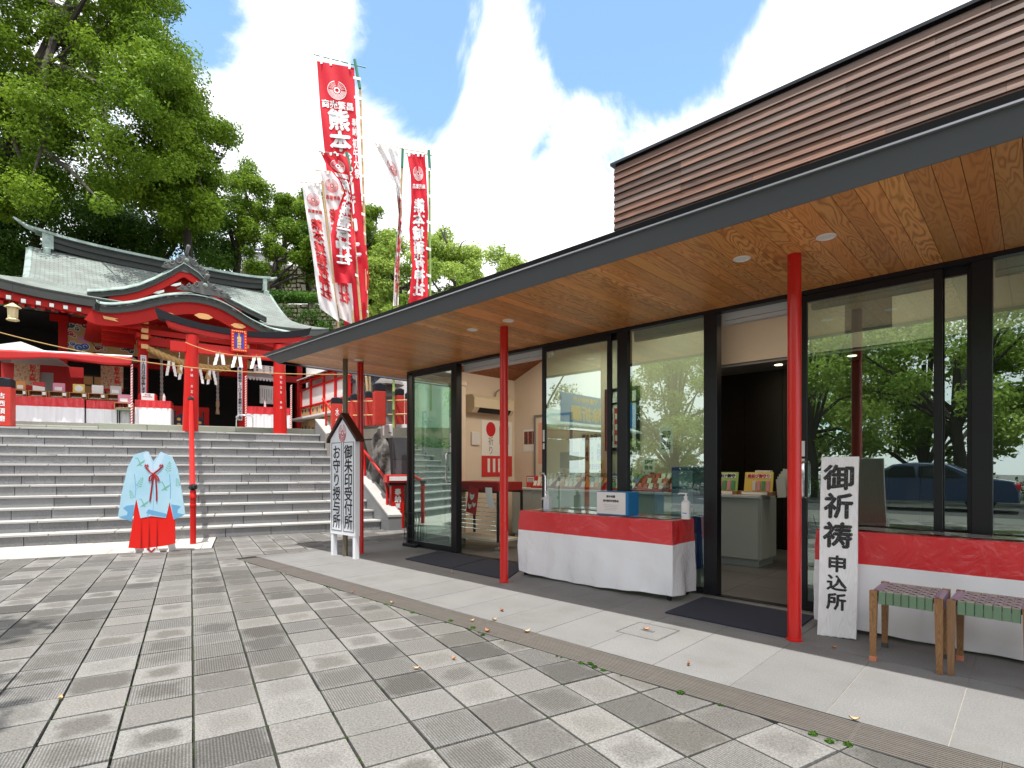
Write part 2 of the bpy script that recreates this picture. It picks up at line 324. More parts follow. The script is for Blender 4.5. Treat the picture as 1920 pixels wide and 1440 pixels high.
def glassmat(name, tint=(.76, .91, .86), ior=1.9, base=.27):
    m = bpy.data.materials.new(name); m.use_nodes = True; nt = m.node_tree; nt.nodes.clear()
    t = N(nt, 'ShaderNodeBsdfTransparent'); t.inputs['Color'].default_value = (*tint, 1)
    g = N(nt, 'ShaderNodeBsdfGlossy', i_Roughness=.0); g.inputs['Color'].default_value = (.84, 1, .93, 1)
    fr = N(nt, 'ShaderNodeFresnel', i_IOR=ior); ge = nt.nodes.new('ShaderNodeNewGeometry'); f = MATH(nt, 'MULTIPLY', MATH(nt, 'ADD', fr.outputs[0], base, clamp=True), MATH(nt, 'SUBTRACT', 1, ge.outputs['Backfacing']))
    tc = nt.nodes.new('ShaderNodeTexCoord'); n = N(nt, 'ShaderNodeTexNoise', i_Scale=1.4, i_Detail=1); nt.links.new(tc.outputs['Object'], n.inputs['Vector'])
    bp = N(nt, 'ShaderNodeBump', i_Strength=.03, i_Distance=.02); nt.links.new(n.outputs['Fac'], bp.inputs['Height']); nt.links.new(bp.outputs[0], g.inputs['Normal'])
    x = N(nt, 'ShaderNodeMixShader'); nt.links.new(f, x.inputs[0]); nt.links.new(t.outputs[0], x.inputs[1]); nt.links.new(g.outputs[0], x.inputs[2])
    o = N(nt, 'ShaderNodeOutputMaterial'); nt.links.new(x.outputs[0], o.inputs['Surface']); return m
def leafmat(name, c1, c2, rough=.45, trans=.35):
    m = bpy.data.materials.new(name); m.use_nodes = True; nt = m.node_tree; b = nt.nodes['Principled BSDF']; b.inputs['Roughness'].default_value = .6; b.inputs['Specular IOR Level'].default_value = .18
    at = N(nt, 'ShaderNodeAttribute', attribute_name='rnd'); tc = nt.nodes.new('ShaderNodeTexCoord')
    n = N(nt, 'ShaderNodeTexNoise', i_Scale=.55, i_Detail=3); nt.links.new(tc.outputs['Object'], n.inputs['Vector'])
    f = MATH(nt, 'ADD', MATH(nt, 'MULTIPLY', at.outputs['Fac'], .6), MATH(nt, 'MULTIPLY_ADD', n.outputs['Fac'], 1.6, -.6), clamp=True)
    x = N(nt, 'ShaderNodeMix', data_type='RGBA'); nt.links.new(f, x.inputs['Factor']); x.inputs['A'].default_value = (*c1, 1); x.inputs['B'].default_value = (*c2, 1)
    nt.links.new(x.outputs['Result'], b.inputs['Base Color'])
    tr = N(nt, 'ShaderNodeBsdfTranslucent'); nt.links.new(x.outputs['Result'], tr.inputs['Color'])
    ms = N(nt, 'ShaderNodeMixShader', i_Fac=trans); nt.links.new(b.outputs[0], ms.inputs[1]); nt.links.new(tr.outputs[0], ms.inputs[2])
    nt.links.new(ms.outputs[0], nt.nodes['Material Output'].inputs['Surface']); return m
def emis(name, col, s):
    m = bpy.data.materials.new(name); m.use_nodes = True; b = m.node_tree.nodes['Principled BSDF']; b.inputs['Base Color'].default_value = (*col, 1)
    b.inputs['Emission Color'].default_value = (*col, 1); b.inputs['Emission Strength'].default_value = s; return m

M_tile = tile_mat('paving_tile')
M_joint = mat('joint_dirt', (.03, .03, .024), .95, var=.4, vscale=9, col2=(.03, .042, .015), c2scale=4)
M_ground = granite('ground_paving', (.15, .147, .138), (.08, .08, .072), 60)
M_walk = granite('walkway_slab', (.215, .214, .21), (.095, .095, .093), 110, rvar=.05, stain=(.15, .148, .14))
M_walkj = mat('pale_grout', (.3, .285, .25), .9, var=.2)
M_grate = mat('drain_grate', (.16, .145, .13), .55, metal=.3, var=.15, rvar=.06)
M_black = mat('black_void', (.01, .01, .011), .8)
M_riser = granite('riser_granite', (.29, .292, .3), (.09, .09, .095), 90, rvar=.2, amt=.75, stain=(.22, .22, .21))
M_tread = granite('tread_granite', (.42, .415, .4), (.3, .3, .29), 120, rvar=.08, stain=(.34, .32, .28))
M_pale = granite('pale_paving', (.46, .44, .4), (.36, .345, .31), 90, rvar=.08, stain=(.32, .3, .25))
M_red = mat('vermilion_paint', (.5, .01, .007), .42, var=.14, vscale=6, spec=.3, coat=.05, bump=.04, bscale=30)
M_pole = mat('red_pole_paint', (.62, .008, .005), .3, var=.12, vscale=5, coat=.25, col2=(.42, .06, .05), c2scale=22, c2lo=.66, c2hi=.7, bump=.03, bscale=14)
M_redst = mat('red_stone_paint', (.5, .03, .018), .55, var=.22, vscale=9, col2=(.34, .04, .03), c2scale=14, c2lo=.55, c2hi=.7, bump=.3, bscale=50)
M_blkst = mat('black_stone_paint', (.011, .012, .017), .6, spec=.25, var=.3, vscale=10, bump=.25, bscale=50)
M_frame = mat('black_aluminium', (.012, .013, .017), .32, metal=.2, var=.15)
M_fascia = mat('charcoal_sheet_metal', (.085, .09, .1), .45, metal=.3, var=.08, vscale=2)
M_fasc2 = mat('grey_drip_edge', (.3, .31, .33), .35, metal=.5)
M_soff = wood('cedar_soffit', ((.84, .42, .14), (.36, .115, .026), (.64, .23, .06)), 'Y', ring=6.5, rough=.42, grain=(1, .16), weather=(.62, .29, .07), rv=.22)
M_clad = wood('weathered_cladding', ((.19, .088, .05), (.07, .028, .017), (.1, .06, .045)), 'X', ring=7, rough=.6, grain=(1, .05), weather=(.2, .15, .125), rv=.42)
M_glass = glassmat('shop_glass')
M_chrome = mat('chrome', (.75, .76, .78), .12, metal=1)
M_beige = mat('beige_wall', (.72, .62, .5), .8, var=.03)
M_white = mat('white_paint', (.75, .75, .76), .5, var=.05)
M_whitedull = mat('white_plastic', (.7, .7, .69), .4)
M_cab = mat('cabinet_laminate', (.5, .52, .49), .35, var=.03)
M_dkwood = wood('dark_panel_wood', ((.016, .012, .011), (.007, .006, .006)), 'X', ring=20, rough=.35, grain=(1, .1), bump=.05, rv=.1)
M_floor = granite('interior_floor', (.13, .125, .12), (.09, .09, .085), 120, rough=.35)
M_grey = mat('grey_underside', (.25, .25, .25), .6)
M_mat = mat('door_mat', (.022, .026, .042), .95, var=.3, vscale=150, bump=.5, bscale=250)
M_letter = mat('black_lettering', (.008, .008, .009), .6)
M_redlet = mat('red_lettering', (.55, .01, .015), .6)
M_whitelet = mat('white_lettering', (.8, .8, .8), .6)
M_gold = mat('gold_lettering', (.7, .42, .1), .35, metal=.4)
M_ginger = mat('gilt_fitting', (.75, .42, .13), .35, metal=.35, var=.15, vscale=30)
def film(name, col, rough=.35):
    m = mat(name, col, rough, var=.04, vscale=3); nt = m.node_tree; b = nt.nodes['Principled BSDF']
    b.inputs['Coat Weight'].default_value = 1; b.inputs['Coat Roughness'].default_value = .07; b.inputs['Coat IOR'].default_value = 1.5
    tc = nt.nodes.new('ShaderNodeTexCoord'); n = N(nt, 'ShaderNodeTexNoise', i_Scale=4.2, i_Detail=4, i_Roughness=.55, i_Distortion=2.2); nt.links.new(tc.outputs['Object'], n.inputs['Vector'])
    n2 = N(nt, 'ShaderNodeTexVoronoi', i_Scale=7); mp = nt.nodes.new('ShaderNodeMapping'); mp.inputs['Scale'].default_value = (1.6, 1, .7); nt.links.new(tc.outputs['Object'], mp.inputs['Vector']); nt.links.new(mp.outputs[0], n2.inputs['Vector'])
    h = MATH(nt, 'ADD', n.outputs['Fac'], MATH(nt, 'MULTIPLY', n2.outputs['Distance'], .35))
    bp = N(nt, 'ShaderNodeBump', i_Strength=.75, i_Distance=.05); nt.links.new(h, bp.inputs['Height']); nt.links.new(bp.outputs[0], b.inputs['Coat Normal']); return m
M_filmred = film('red_cloth_under_film', (.66, .01, .018)); M_filmwhite = film('white_cloth_under_film', (.86, .86, .9))
M_leafdark = leafmat('dark_leaves', (.02, .055, .008), (.1, .2, .025))
M_leafmid = leafmat('camphor_leaves', (.035, .1, .007), (.25, .37, .03))
M_leafyel = leafmat('fresh_leaves', (.14, .25, .03), (.44, .55, .12))
M_leafhedge = leafmat('hedge_leaves', (.03, .09, .01), (.1, .22, .03))
M_bark = mat('tree_bark', (.05, .04, .033), .9, var=.4, vscale=12, bump=.6, bscale=30)

# ================================================================== GROUND
g = MB(); g.add([(-160, -120, -.05), (120, -120, -.05), (120, 160, -.05), (-160, 160, -.05)], [(0, 1, 2, 3)])
g.build('ground', M_ground, kind='structure')
# plaza of ribbed and plain tiles
PB = Vector((-2.226, 1.265)); PA = Vector((-.9612, .2759)); PC = Vector((.2759, .9612)); PS = .295
def stl(x, y): p = ST.loc((x, y, 0)); return p.x, p.y
SIDE_X = -7.72
half = {'drain': lambda x, y: 2.742 - y, 'past': lambda x, y: y - 2.742, 'left': lambda x, y: SIDE_X - x,
        'front': lambda x, y: -1.46 - stl(x, y)[1], 'base': lambda x, y: -.012 - stl(x, y)[1], 'mid': lambda x, y: stl(x, y)[1] + 1.46, 'rightof': lambda x, y: stl(x, y)[0] - .06,
        'curb': lambda x, y: stl(x, y)[0] - 3.36, 'behind': lambda x, y: stl(x, y)[1] + .012, 'wall': lambda x, y: 1.9 - stl(x, y)[1]}
REG = [('drain', 'front'), ('drain', 'mid', 'base', 'rightof'), ('left', 'past', 'front'), ('left', 'past', 'mid', 'base', 'rightof'), ('left', 'curb', 'behind', 'wall')]
def clip(poly, h):
    out = []
    for i, p in enumerate(poly):
        q = poly[(i + 1) % len(poly)]; a, b = h(*p), h(*q)
        if a >= 0: out.append(p)
        if (a > 0 > b) or (a < 0 < b):
            t = a / (a - b); out.append((p[0] + (q[0] - p[0]) * t, p[1] + (q[1] - p[1]) * t))
    return out
def area(p): return abs(sum(p[i][0] * p[(i + 1) % len(p)][1] - p[(i + 1) % len(p)][0] * p[i][1] for i in range(len(p)))) / 2
cells = []
for i in range(-24, 58):
    for j in range(-46, 46):
        c = PB + PA * ((i + .5) * PS) + PC * ((j + .5) * PS)
        if c.y > 7.5 or c.y < -5.8 or c.x > 5.5 or c.x < -17: continue
        D = -.6902 * c.x + .7237 * c.y; lat = .7237 * c.x + .6902 * c.y
        jt = random.uniform(-.002, .002); hw = PS / 2 - .0055
        po = [c + PA * (sx * (hw + random.uniform(-.0022, .0008)) + jt) + PC * (sy * (hw + random.uniform(-.0022, .0008))) for sx, sy in ((1, -1), (1, 1), (-1, 1), (-1, -1))]
        po = [(p.x, p.y) for p in po]
        if area([*po]) and (po[1][0] - po[0][0]) * (po[2][1] - po[1][1]) - (po[1][1] - po[0][1]) * (po[2][0] - po[1][0]) < 0: po.reverse()
        pieces = []
        if all(any(all(half[h](*p) >= 0 for h in R) for R in REG) for p in po) and any(True for _ in [0]):
            pieces = [po]
        else:
            for R in REG:
                q = po
                for h in R:
                    q = clip(q, half[h])
                    if len(q) < 3: break
                if len(q) >= 3 and area(q) > .0004: pieces.append(q)
        rr = random.random()
        for q in pieces: cells.append((area(q) / max(D, .3) ** 3, q, c, rr, D, lat))
vis = [c for c in cells if c[4] > 1.75 and abs(c[5] / c[4]) < .98]
vis.sort(key=lambda c: -c[0]); near = {id(c) for c in vis[:298]}
plaza = MB(); plaza.add([(p.x, p.y, -.026) for p in (Vector((-30, -6)), Vector((6, -6)), Vector((6, 2.745)), Vector((SIDE_X, 2.745)), Vector((SIDE_X, 9)), Vector((-30, 9)))], [(0, 1, 2, 3, 4, 5)])
plaza = plaza.build('plaza_paving', M_joint, kind='structure')
rest = MB()
for c in cells:
    _, q, ce, rr, D, lat = c
    uvf = lambda x, y, ce=ce: ((Vector((x, y)) - ce).dot(PA) / (PS / 2), (Vector((x, y)) - ce).dot(PC) / (PS / 2))
    h = random.uniform(-.0018, .0018); ta, tb = random.uniform(-.008, .008), random.uniform(-.008, .008)
    tl = lambda x, y, ce=ce: (x - ce.x) * ta + (y - ce.y) * tb
    if id(c) in near:
        m = MB(); m.prism(q, -.04, h, r=rr, uvf=uvf, tilt=tl); m.build('tile', M_tile, plaza)
    else: rest.prism(q, -.04, h, r=rr, uvf=uvf, tilt=tl)
rest.build('tile_field', M_tile, plaza, kind='stuff')
# far tiles beyond view (seen in the window panes): one sheet
# pale granite strip at the foot of the stairs
strip = thing('pale_granite_strip', None, None, ST.M, kind='structure')
for r_ in range(3):
    y0 = -1.455 + r_ * .485; x = -7 + r_ * .37
    while x < .03:
        L = 1.15; x1 = min(x + L, .045)
        MB().box(x + .004, x1 - .004, y0 + .004, y0 + .481, -.04, random.uniform(.0, .003)).build('paver', M_pale, strip); x += L
# walkway slabs
wk = MB(); wk.add([(SIDE_X + .002, 3.012, -.003), (2.6, 3.012, -.003), (2.6, 5.02, -.003), (SIDE_X + .002, 5.02, -.003)], [(0, 1, 2, 3)])
wk.add([(SIDE_X + .002, 5.02, -.012), (-7.05, 5.02, -.012), (-7.05, 8.6, -.012), (SIDE_X + .002, 8.6, -.012)], [(0, 1, 2, 3)])
wk = wk.build('walkway', M_walkj, kind='structure')
xs = [-1.219 + .4725 * k for k in range(-13, 9)]
for a, b in zip(xs, xs[1:]):
    for y0, y1 in ((3.016, 4.078), (4.082, 5.018)):
        MB().box(a + .0022, b - .0022, y0, y1, -.04, random.uniform(-.0006, .0006)).build('slab', M_walk, wk)
for y0, y1 in ((3.016, 4.078), (4.082, 5.018)): MB().box(-7.56, xs[0] - .002, y0, y1, -.04, 0).build('slab', M_walk, wk)
M_edge = granite('edge_slab', (.16, .157, .15), (.1, .1, .095), 170)
for k in range(11):
    MB().box(SIDE_X + .006, -7.565, 3.016 + k * .5 + .002, 3.016 + (k + 1) * .5 - .002, -.04, .0005).build('edge_slab', M_edge, wk)
for k in range(7):
    MB().box(-7.555, -7.06, 5.022 + k * .5, 5.018 + (k + 1) * .5, -.04, 0).build('slab', M_walk, wk)
# inspection cover in the walkway
mc = thing('inspection_cover', 'square paved inspection cover with metal name strip set in the walkway', 'manhole cover', T(-2.07, 3.62, 0))
MB().box(-.17, .17, -.17, -.162, -.01, .003).box(-.17, .17, .162, .17, -.01, .003).box(-.17, -.162, -.162, .162, -.01, .003).box(.162, .17, -.162, .162, -.01, .003).build('rim', mat('cover_rim', (.3, .3, .3), .4, metal=.7), mc)
MB().box(-.158, .158, -.158, .158, -.01, .0022).build('infill', M_walk, mc); MB().box(-.05, .05, -.02, .02, .0, .004).build('plate', mat('cover_plate', (.25, .25, .26), .4, metal=.7), mc)
# drain channel
dr = thing('drain_channel', 'long line of brown slotted drain grates dividing plaza and walkway', 'drain')
MB().box(SIDE_X + .1, 2.6, 2.752, 3.008, -.1, -.045).build('trough', M_black, dr)
gm = None
for k in range(-13, 8):
    x0 = -1.095 + k * .4985; m = MB()
    if gm is None:
        for q in range(13): m.box(.006, .4925, -.124 + q * .0192, -.124 + q * .0192 + .0125, -.03, .001)
        m.box(.0, .006, -.124, .12, -.03, .0016); m.box(.4925, .4965, -.124, .12, -.03, .0016)
        for q in range(1, 5): m.box(q * .1, q * .1 + .003, -.124, .12, -.028, -.001)
        gm = m.mesh('grate', M_grate)
    o = bpy.data.objects.new('grate', gm); COL.objects.link(o); o.parent = dr; o.location = (x0, 2.882, random.uniform(-.001, .001))
MB().box(SIDE_X + .1, 2.6, 2.748, 2.756, -.06, .001).box(SIDE_X + .1, 2.6, 3.004, 3.012, -.06, .001).build('channel_frame', mat('drain_edge', (.07, .07, .07), .5, metal=.4), dr)

# ================================================================== STAIRS
RI, TR, NR = .183, .31, 11
stp = MB()
XS0, XS1 = -6.2, 2.885
for k in range(NR): stp.box(XS0, XS1 - .02 - .25 * k * TR, k * TR + .05, 6, k * RI - .2, (k + 1) * RI - .045)
stairs = stp.build('stairs', mat('stair_core', (.03, .03, .03), .9), kind='structure', M=ST.M)
for k in range(NR):
    x = XS0 + random.uniform(0, .3)
    XS1 = 2.885 - .25 * k * TR
    while x < XS1:
        L = random.uniform(.42, .95); x1 = x + L if XS1 - x - L > .3 else XS1
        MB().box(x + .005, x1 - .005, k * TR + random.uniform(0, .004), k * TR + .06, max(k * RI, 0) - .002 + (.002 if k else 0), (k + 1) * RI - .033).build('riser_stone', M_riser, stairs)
        x = x1
    x = XS0 + random.uniform(0, .4)
    while x < XS1:
        L = random.uniform(.75, .95); x1 = x + L if XS1 - x - L > .3 else XS1
        y1 = k * TR + TR + .055 if k < NR - 1 else k * TR + .9
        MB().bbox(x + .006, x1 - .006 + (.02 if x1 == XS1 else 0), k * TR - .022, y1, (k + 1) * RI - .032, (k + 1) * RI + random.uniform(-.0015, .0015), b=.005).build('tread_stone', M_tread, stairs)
        x = x1
TZ = NR * RI
terr = MB(); terr.box(-16, 2.9, NR * TR - .3 + .9, 20, 0, TZ - .004); terr.box(3.3, 14, .85, 20, 0, TZ - .004); terr.box(2.2, 3.3, 2.2, 20, 0, TZ - .006)
M_terr = granite('terrace_paving', (.28, .265, .24), (.18, .175, .16), 60)
terr = terr.build('upper_terrace', M_terr, kind='structure', M=ST.M)
pod = thing('shrine_podium', None, None, ST.M, kind='structure')
M_pod = granite('mossy_podium_stone', (.3, .32, .26), (.22, .24, .2), 60, stain=(.2, .24, .17))
PZ = 2.2; PY = 3.95
x = -6
MB().box(-6, 3.2, PY + .04, 12, TZ - .05, PZ - .012).build('podium_fill', M_terr, pod)
xl = ST.ony(178, 800, PY).x
while x < 3.2:
    x1 = x + .9
    top = PZ if x > xl - .5 else PZ - .085
    MB().bbox(x + .003, x1 - .003, PY, PY + .3, TZ - .02, top, b=.01).build('kerb_stone', M_pod, pod); x = x1

# stair side curb on the right with railing
curb = thing('stair_curb', 'sloping granite curb closing the right end of the stairs', 'curb', ST.M)
def slope(y): return RI / TR * y
cp = [(0, -.42), (0, .06), (0, NR * TR), (.2, NR * TR)]
CZ = lambda y: max(.17, .17 + slope(y - .0) + .1)
ce = 2.9 - .25 * NR * TR; pts = [(2.975, -.3, 0), (2.975, -.3, .26), (ce, NR * TR, .36 + slope(NR * TR) + .0), (ce, NR * TR, 0)]
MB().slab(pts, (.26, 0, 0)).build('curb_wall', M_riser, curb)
pts = [(2.97, -.31, .26), (2.97, -.31, .3), (ce - .005, NR * TR, .4 + slope(NR * TR)), (ce - .005, NR * TR, .36 + slope(NR * TR))]
MB().slab(pts, (.27, 0, 0)).build('coping', M_tread, curb)
rl = thing('curb_handrail', 'red pipe handrail fixed on the sloping curb beside the mossy rock', 'handrail', ST.M)
r0 = (3.03, .05, .32 + slope(.05)); R_ = lambda y: .33 + slope(y) + .62
MB().tube([(3.03, .02, .33), (3.03, .02, .78), (3.01, .12, R_(.1)), (2.74, 1.2, R_(1.2)), (2.21, 3.3, R_(3.3))], .028, 10).build('rail', M_red, rl, smooth='auto')
for y in (1.0, 2.1, 3.1): MB().tube([(3.035 - .25 * y, y, .3 + slope(y)), (3.035 - .25 * y, y, R_(y))], .024, 8).build('leg', M_red, rl, smooth='auto')
# central handrail: post with black knob, rail up to the top of the stairs
b0 = GR(362, 1020); b1 = PD(361, 905, (b0 - CAMP).dot(FW)); t1 = PD(358, 752, 12.0); 
hr = thing('stair_handrail', 'red handrail with black ball knobs climbing the middle of the stairs', 'handrail')
MB().lathe([(.043, 0), (.043, b1.z - .38), (.05, b1.z - .375), (.05, b1.z - .35), (.043, b1.z - .345), (.043, b1.z - .25), (.052, b1.z - .245), (.052, b1.z - .2), (.045, b1.z - .19), (.045, b1.z - .12)], b0, 14).build('post', M_red, hr, smooth='auto')
MB().lathe([(.02, 0), (.055, .015), (.066, .045), (.055, .08), (.02, .1)], (b0.x, b0.y, b1.z - .12), 14).build('knob', mat('black_gloss', (.01, .01, .01), .2), hr, smooth='auto')
MB().tube([b1 + Vector((0, 0, -.06)), t1], .042, 10).build('rail', M_red, hr, smooth='auto')
MB().tube([Vector((t1.x, t1.y, TZ)), Vector((t1.x, t1.y, t1.z))], .042, 10).build('post', M_red, hr, smooth='auto')
MB().lathe([(.02, 0), (.055, .015), (.066, .045), (.055, .08), (.02, .1)], (t1.x, t1.y, t1.z), 14).build('knob', bpy.data.materials['black_gloss'], hr, smooth='auto')

# ================================================================== SHOP
shop = thing('shop_building', 'modern single storey shop with wide timber soffit and black framed glazing', 'building')
GY = 5.07; XE = 2.3; SO = 2.69
# soffit boards, one by one
bw = .1098; x = -7.62
while x < XE:
    MB().bbox(x + .0015, x + bw - .0015, 3.30, 5.03, SO, SO + .018, b=.002, M=None).build('soffit_board', M_soff, shop); x += bw
# little bevel shadow gaps above the boards
MB().box(-7.62, XE, 3.3, 5.03, SO + .019, SO + .05).build('soffit_backing', M_black, shop)
# fascia profile extruded along the eave
def prof(pts, x0, x1, name, m, endl=None):
    mb = MB(); n = len(pts); e = endl or (lambda y, z: 0)
    V = [(x0 + e(y, z), y, z) for y, z in pts] + [(x1, y, z) for y, z in pts]
    F = [tuple(range(n)), tuple(reversed(range(n, 2 * n)))] + [(i, n + i, n + (i + 1) % n, (i + 1) % n) for i in range(n)]
    mb.add(V, F); return mb.build(name, m, shop)
fl = lambda y, z: -.42 * max(0, (z - 2.66) / .17)
prof([(3.29, 2.655), (3.255, 2.785), (3.6, 2.785), (3.6, 2.709), (3.296, 2.709), (3.296, 2.655)], -7.63, XE, 'fascia', M_fascia, fl)
prof([(3.262, 2.7865), (3.235, 2.7865), (3.235, 2.797), (3.262, 2.797)], -7.63, XE, 'drip_edge', M_fasc2, fl)
prof([(3.255, 2.798), (3.235, 2.835), (3.7, 2.85), (3.7, 2.798)], -7.63, XE, 'roof_edge', M_frame, fl)
prof([(3.7, 2.8), (3.7, 2.848), (5.2, 3.68), (10.5, 3.72), (10.5, 3.68), (5.3, 3.64), (5.15, 3.6), (5.1, 2.8)], -7.63, XE, 'roof', M_fascia)
# left end of the canopy
MB().slab([(-7.63, 3.3, 2.655), (-7.63, 8.0, 2.655), (-8.0, 8.0, 2.835), (-8.0, 3.3, 2.835)], (.006, 0, .01)).build('end_fascia', M_fascia, shop)
x = -7.62
while x < -7.1:
    MB().box(x + .0015, x + bw - .0015, 5.034, 8.0, SO, SO + .018).build('soffit_board', M_soff, shop); x += bw
MB().box(-7.62, -7.03, 5.032, 8.0, SO + .02, 2.78).build('soffit_backing', M_black, shop)
# columns and downpipe
for cx in (-6.9, -4.06, -1.22, 1.62):
    MB().lathe([(.047, 0), (.046, .01), (.0445, .02), (.0445, SO - .001)], (cx, 4.135, 0), 24).lathe([(.052, 0), (.052, .012), (.048, .016)], (cx, 4.135, 0), 24).build('column', M_pole, shop, smooth='auto')
MB().tube([(-6.83, 3.86, 0), (-6.83, 3.86, SO)], .034, 14).build('downpipe', mat('weathered_steel_pipe', (.17, .15, .11), .45, metal=.5, var=.3), shop, smooth='auto')
# downlights
M_dl = mat('downlight_white', (.85, .84, .8), .4)
for px, py in ((1549, 444), (1391, 485), (953, 601), (886, 618), (672, 675)):
    D = (SO - CH) * FP / (HY - py); p = PD(px, py, D)
    MB().lathe([(.045, -.002), (.05, -.006), (.058, -.004), (.06, .002)], (p.x, p.y, SO), 24).build('downlight', M_dl, shop, smooth='auto')
# cladding boards of the upper storey
UY = 6.6; UX = VERT(1153, UY); bh = .0975; ZT = 5.5
row = 0; z = ZT - .07
while z > 3.3:
    x = UX; k = 0
    while x < XE:
        L = random.choice((.9, 1.3, 1.8, 2.4)) if k else random.choice((.45, 1.0, 1.6)); x1 = min(x + L, XE)
        if XE - x1 < .3: x1 = XE
        V = [(x + .001, UY, z), (x1 - .001, UY, z), (x1 - .001, UY - .012, z), (x + .001, UY - .012, z)]
        V = [(x + .001, UY - .030, z - bh), (x1 - .001, UY - .030, z - bh), (x1 - .001, UY + .0, z - bh), (x + .001, UY + .0, z - bh),
             (x + .001, UY - .008, z - .001), (x1 - .001, UY - .008, z - .001), (x1 - .001, UY + .0, z - .001), (x + .001, UY + .0, z - .001)]
        m = MB(); m.hexa([Vector(v) for v in V]); m.build('cladding_board', M_clad, shop); x = x1; k += 1
    z -= bh; row += 1
MB().box(UX + .01, XE, UY + .002, 11, 3.73, ZT - .03).build('upper_wall', M_dkwood, shop)
z = ZT - .07; 
while z > 3.4:
    m = MB(); m.hexa([Vector(v) for v in [(UX - .024, UY - .0, z - bh), (UX + .008, UY - .0, z - bh), (UX + .008, 11, z - bh), (UX - .024, 11, z - bh), (UX - .002, UY - .0, z - .001), (UX + .008, UY, z - .001), (UX + .008, 11, z - .001), (UX - .002, 11, z - .001)]]); m.build('cladding_board', M_clad, shop); z -= bh
MB().box(UX - .05, XE, UY - .05, 11, ZT - .045, ZT - .01).build('parapet_cap', M_frame, shop)

# glazing along the front: everything named by where it stands along the wall
gx = lambda px: VERT(px, GY)
HT = 2.655; m = MB()
m.box(-7.05, XE, 5.035, 5.12, HT, SO + .04); m.box(-7.05, XE, 5.035, 5.12, -.02, .012); m.build('glazing_head', M_frame, shop)
def post(px0, px1, y0=5.036, y1=5.14):
    MB().bbox(gx(px0), gx(px1), y0, y1, .012, HT, b=.003).build('mullion', M_frame, shop)
def leaf(px0, px1, y0=5.05, fl=.045, name='sliding_door', bot=.09, handle=None, hp=None):
    x0, x1 = gx(px0), gx(px1); f = MB(); y1 = y0 + .035
    f.bbox(x0, x0 + fl, y0, y1, .015, HT - .002, b=.002); f.bbox(x1 - fl, x1, y0, y1, .015, HT - .002, b=.002); f.box(x0 + fl, x1 - fl, y0, y1, .015, bot); f.box(x0 + fl, x1 - fl, y0, y1, HT - .06, HT - .002)
    d = f.build(name, M_frame, shop)
    MB().box(x0 + fl, x1 - fl, y0 + .014, y0 + .022, bot, HT - .06).build('pane', M_glass, d)
    if handle:
        for yy, s in ((y0, -1), (y1, 1)):
            MB().tube([(handle, yy, 1.0), (handle, yy + s * .055, 1.01), (handle, yy + s * .065, 1.03), (handle, yy + s * .065, 1.3), (handle, yy + s * .055, 1.32), (handle, yy, 1.33)] if hp is None else [(handle, yy, hp[0]), (handle, yy + s * .06, hp[0] + .01), (handle, yy + s * .07, hp[0] + .03), (handle, yy + s * .07, hp[1] - .03), (handle, yy + s * .06, hp[1] - .01), (handle, yy, hp[1])], .0115, 10).build('handle', M_chrome, d, smooth='auto')
    return d
# corner return pane
MB().box(-7.035, -7.005, 5.12, 7.2, .02, .08).box(-7.035, -7.005, 5.12, 7.2, HT - .04, HT + .03).build('window_frame', M_frame, shop)
post(766, 769); MB().box(-7.024, -7.016, 5.145, 5.9, .08, HT - .04).build('pane', M_glass, shop)
leaf(774, 851, handle=gx(846) , hp=(1.0, 1.42), fl=.035)
post(849, 859)
leaf(1018, 1147, y0=5.05, fl=.05)
leaf(1138, 1168, y0=5.10, fl=.03)
post(1160, 1179)
m = MB(); m.box(gx(1179), gx(1322), 5.07, 5.08, .06, HT); 
w = MB().box(gx(1179), gx(1322), 5.06, 5.09, .012, .06).build('window', M_frame, shop); m.build('pane', M_glass, w)
post(1322, 1347)
leaf(1502, 1768, y0=5.045, fl=.052, handle=gx(1512), hp=(.95, 1.26))
leaf(1757, 1826, y0=5.10, fl=.04)
post(1822, 1862)
w = MB().box(gx(1862), XE, 5.06, 5.09, .012, .06).build('window', M_frame, shop); MB().box(gx(1862), XE, 5.07, 5.08, .06, HT).build('pane', M_glass, w)
M_stick = mat('white_sticker', (.8, .8, .78), .5)
for px, z0, z1 in ((1022, 1.52, 1.66), (1022, 1.43, 1.5), (847.5, 1.52, 1.7), (847.5, 1.43, 1.5), (1508, 1.3, 1.43), (1508, 1.23, 1.28)):
    MB().box(gx(px) - .012, gx(px) + .012, 5.040, 5.0435 if px == 1508 else 5.0485, z0, z1).build('sticker', M_stick, shop)
# threshold rails
MB().box(-7.05, XE, 5.02, 5.034, -.02, .006).box(-7.05, XE, 5.122, 5.16, -.02, .008).build('door_track', mat('door_track', (.28, .27, .26), .35, metal=.7), shop)
# blind boxes inside the heads
for a, b in ((860, 1018), (1347, 1480), (1180, 1320), (1865, 1990), (1515, 1755)):
    m = MB(); m.box(gx(a), gx(b), 5.16, 5.27, 2.60, HT + .02); m.box(gx(a), gx(b), 5.17, 5.2, 2.56, 2.595); m.box(gx(a), gx(b), 5.22, 5.245, 2.565, 2.598)
    m.build('blind_box', M_whitedull, shop)
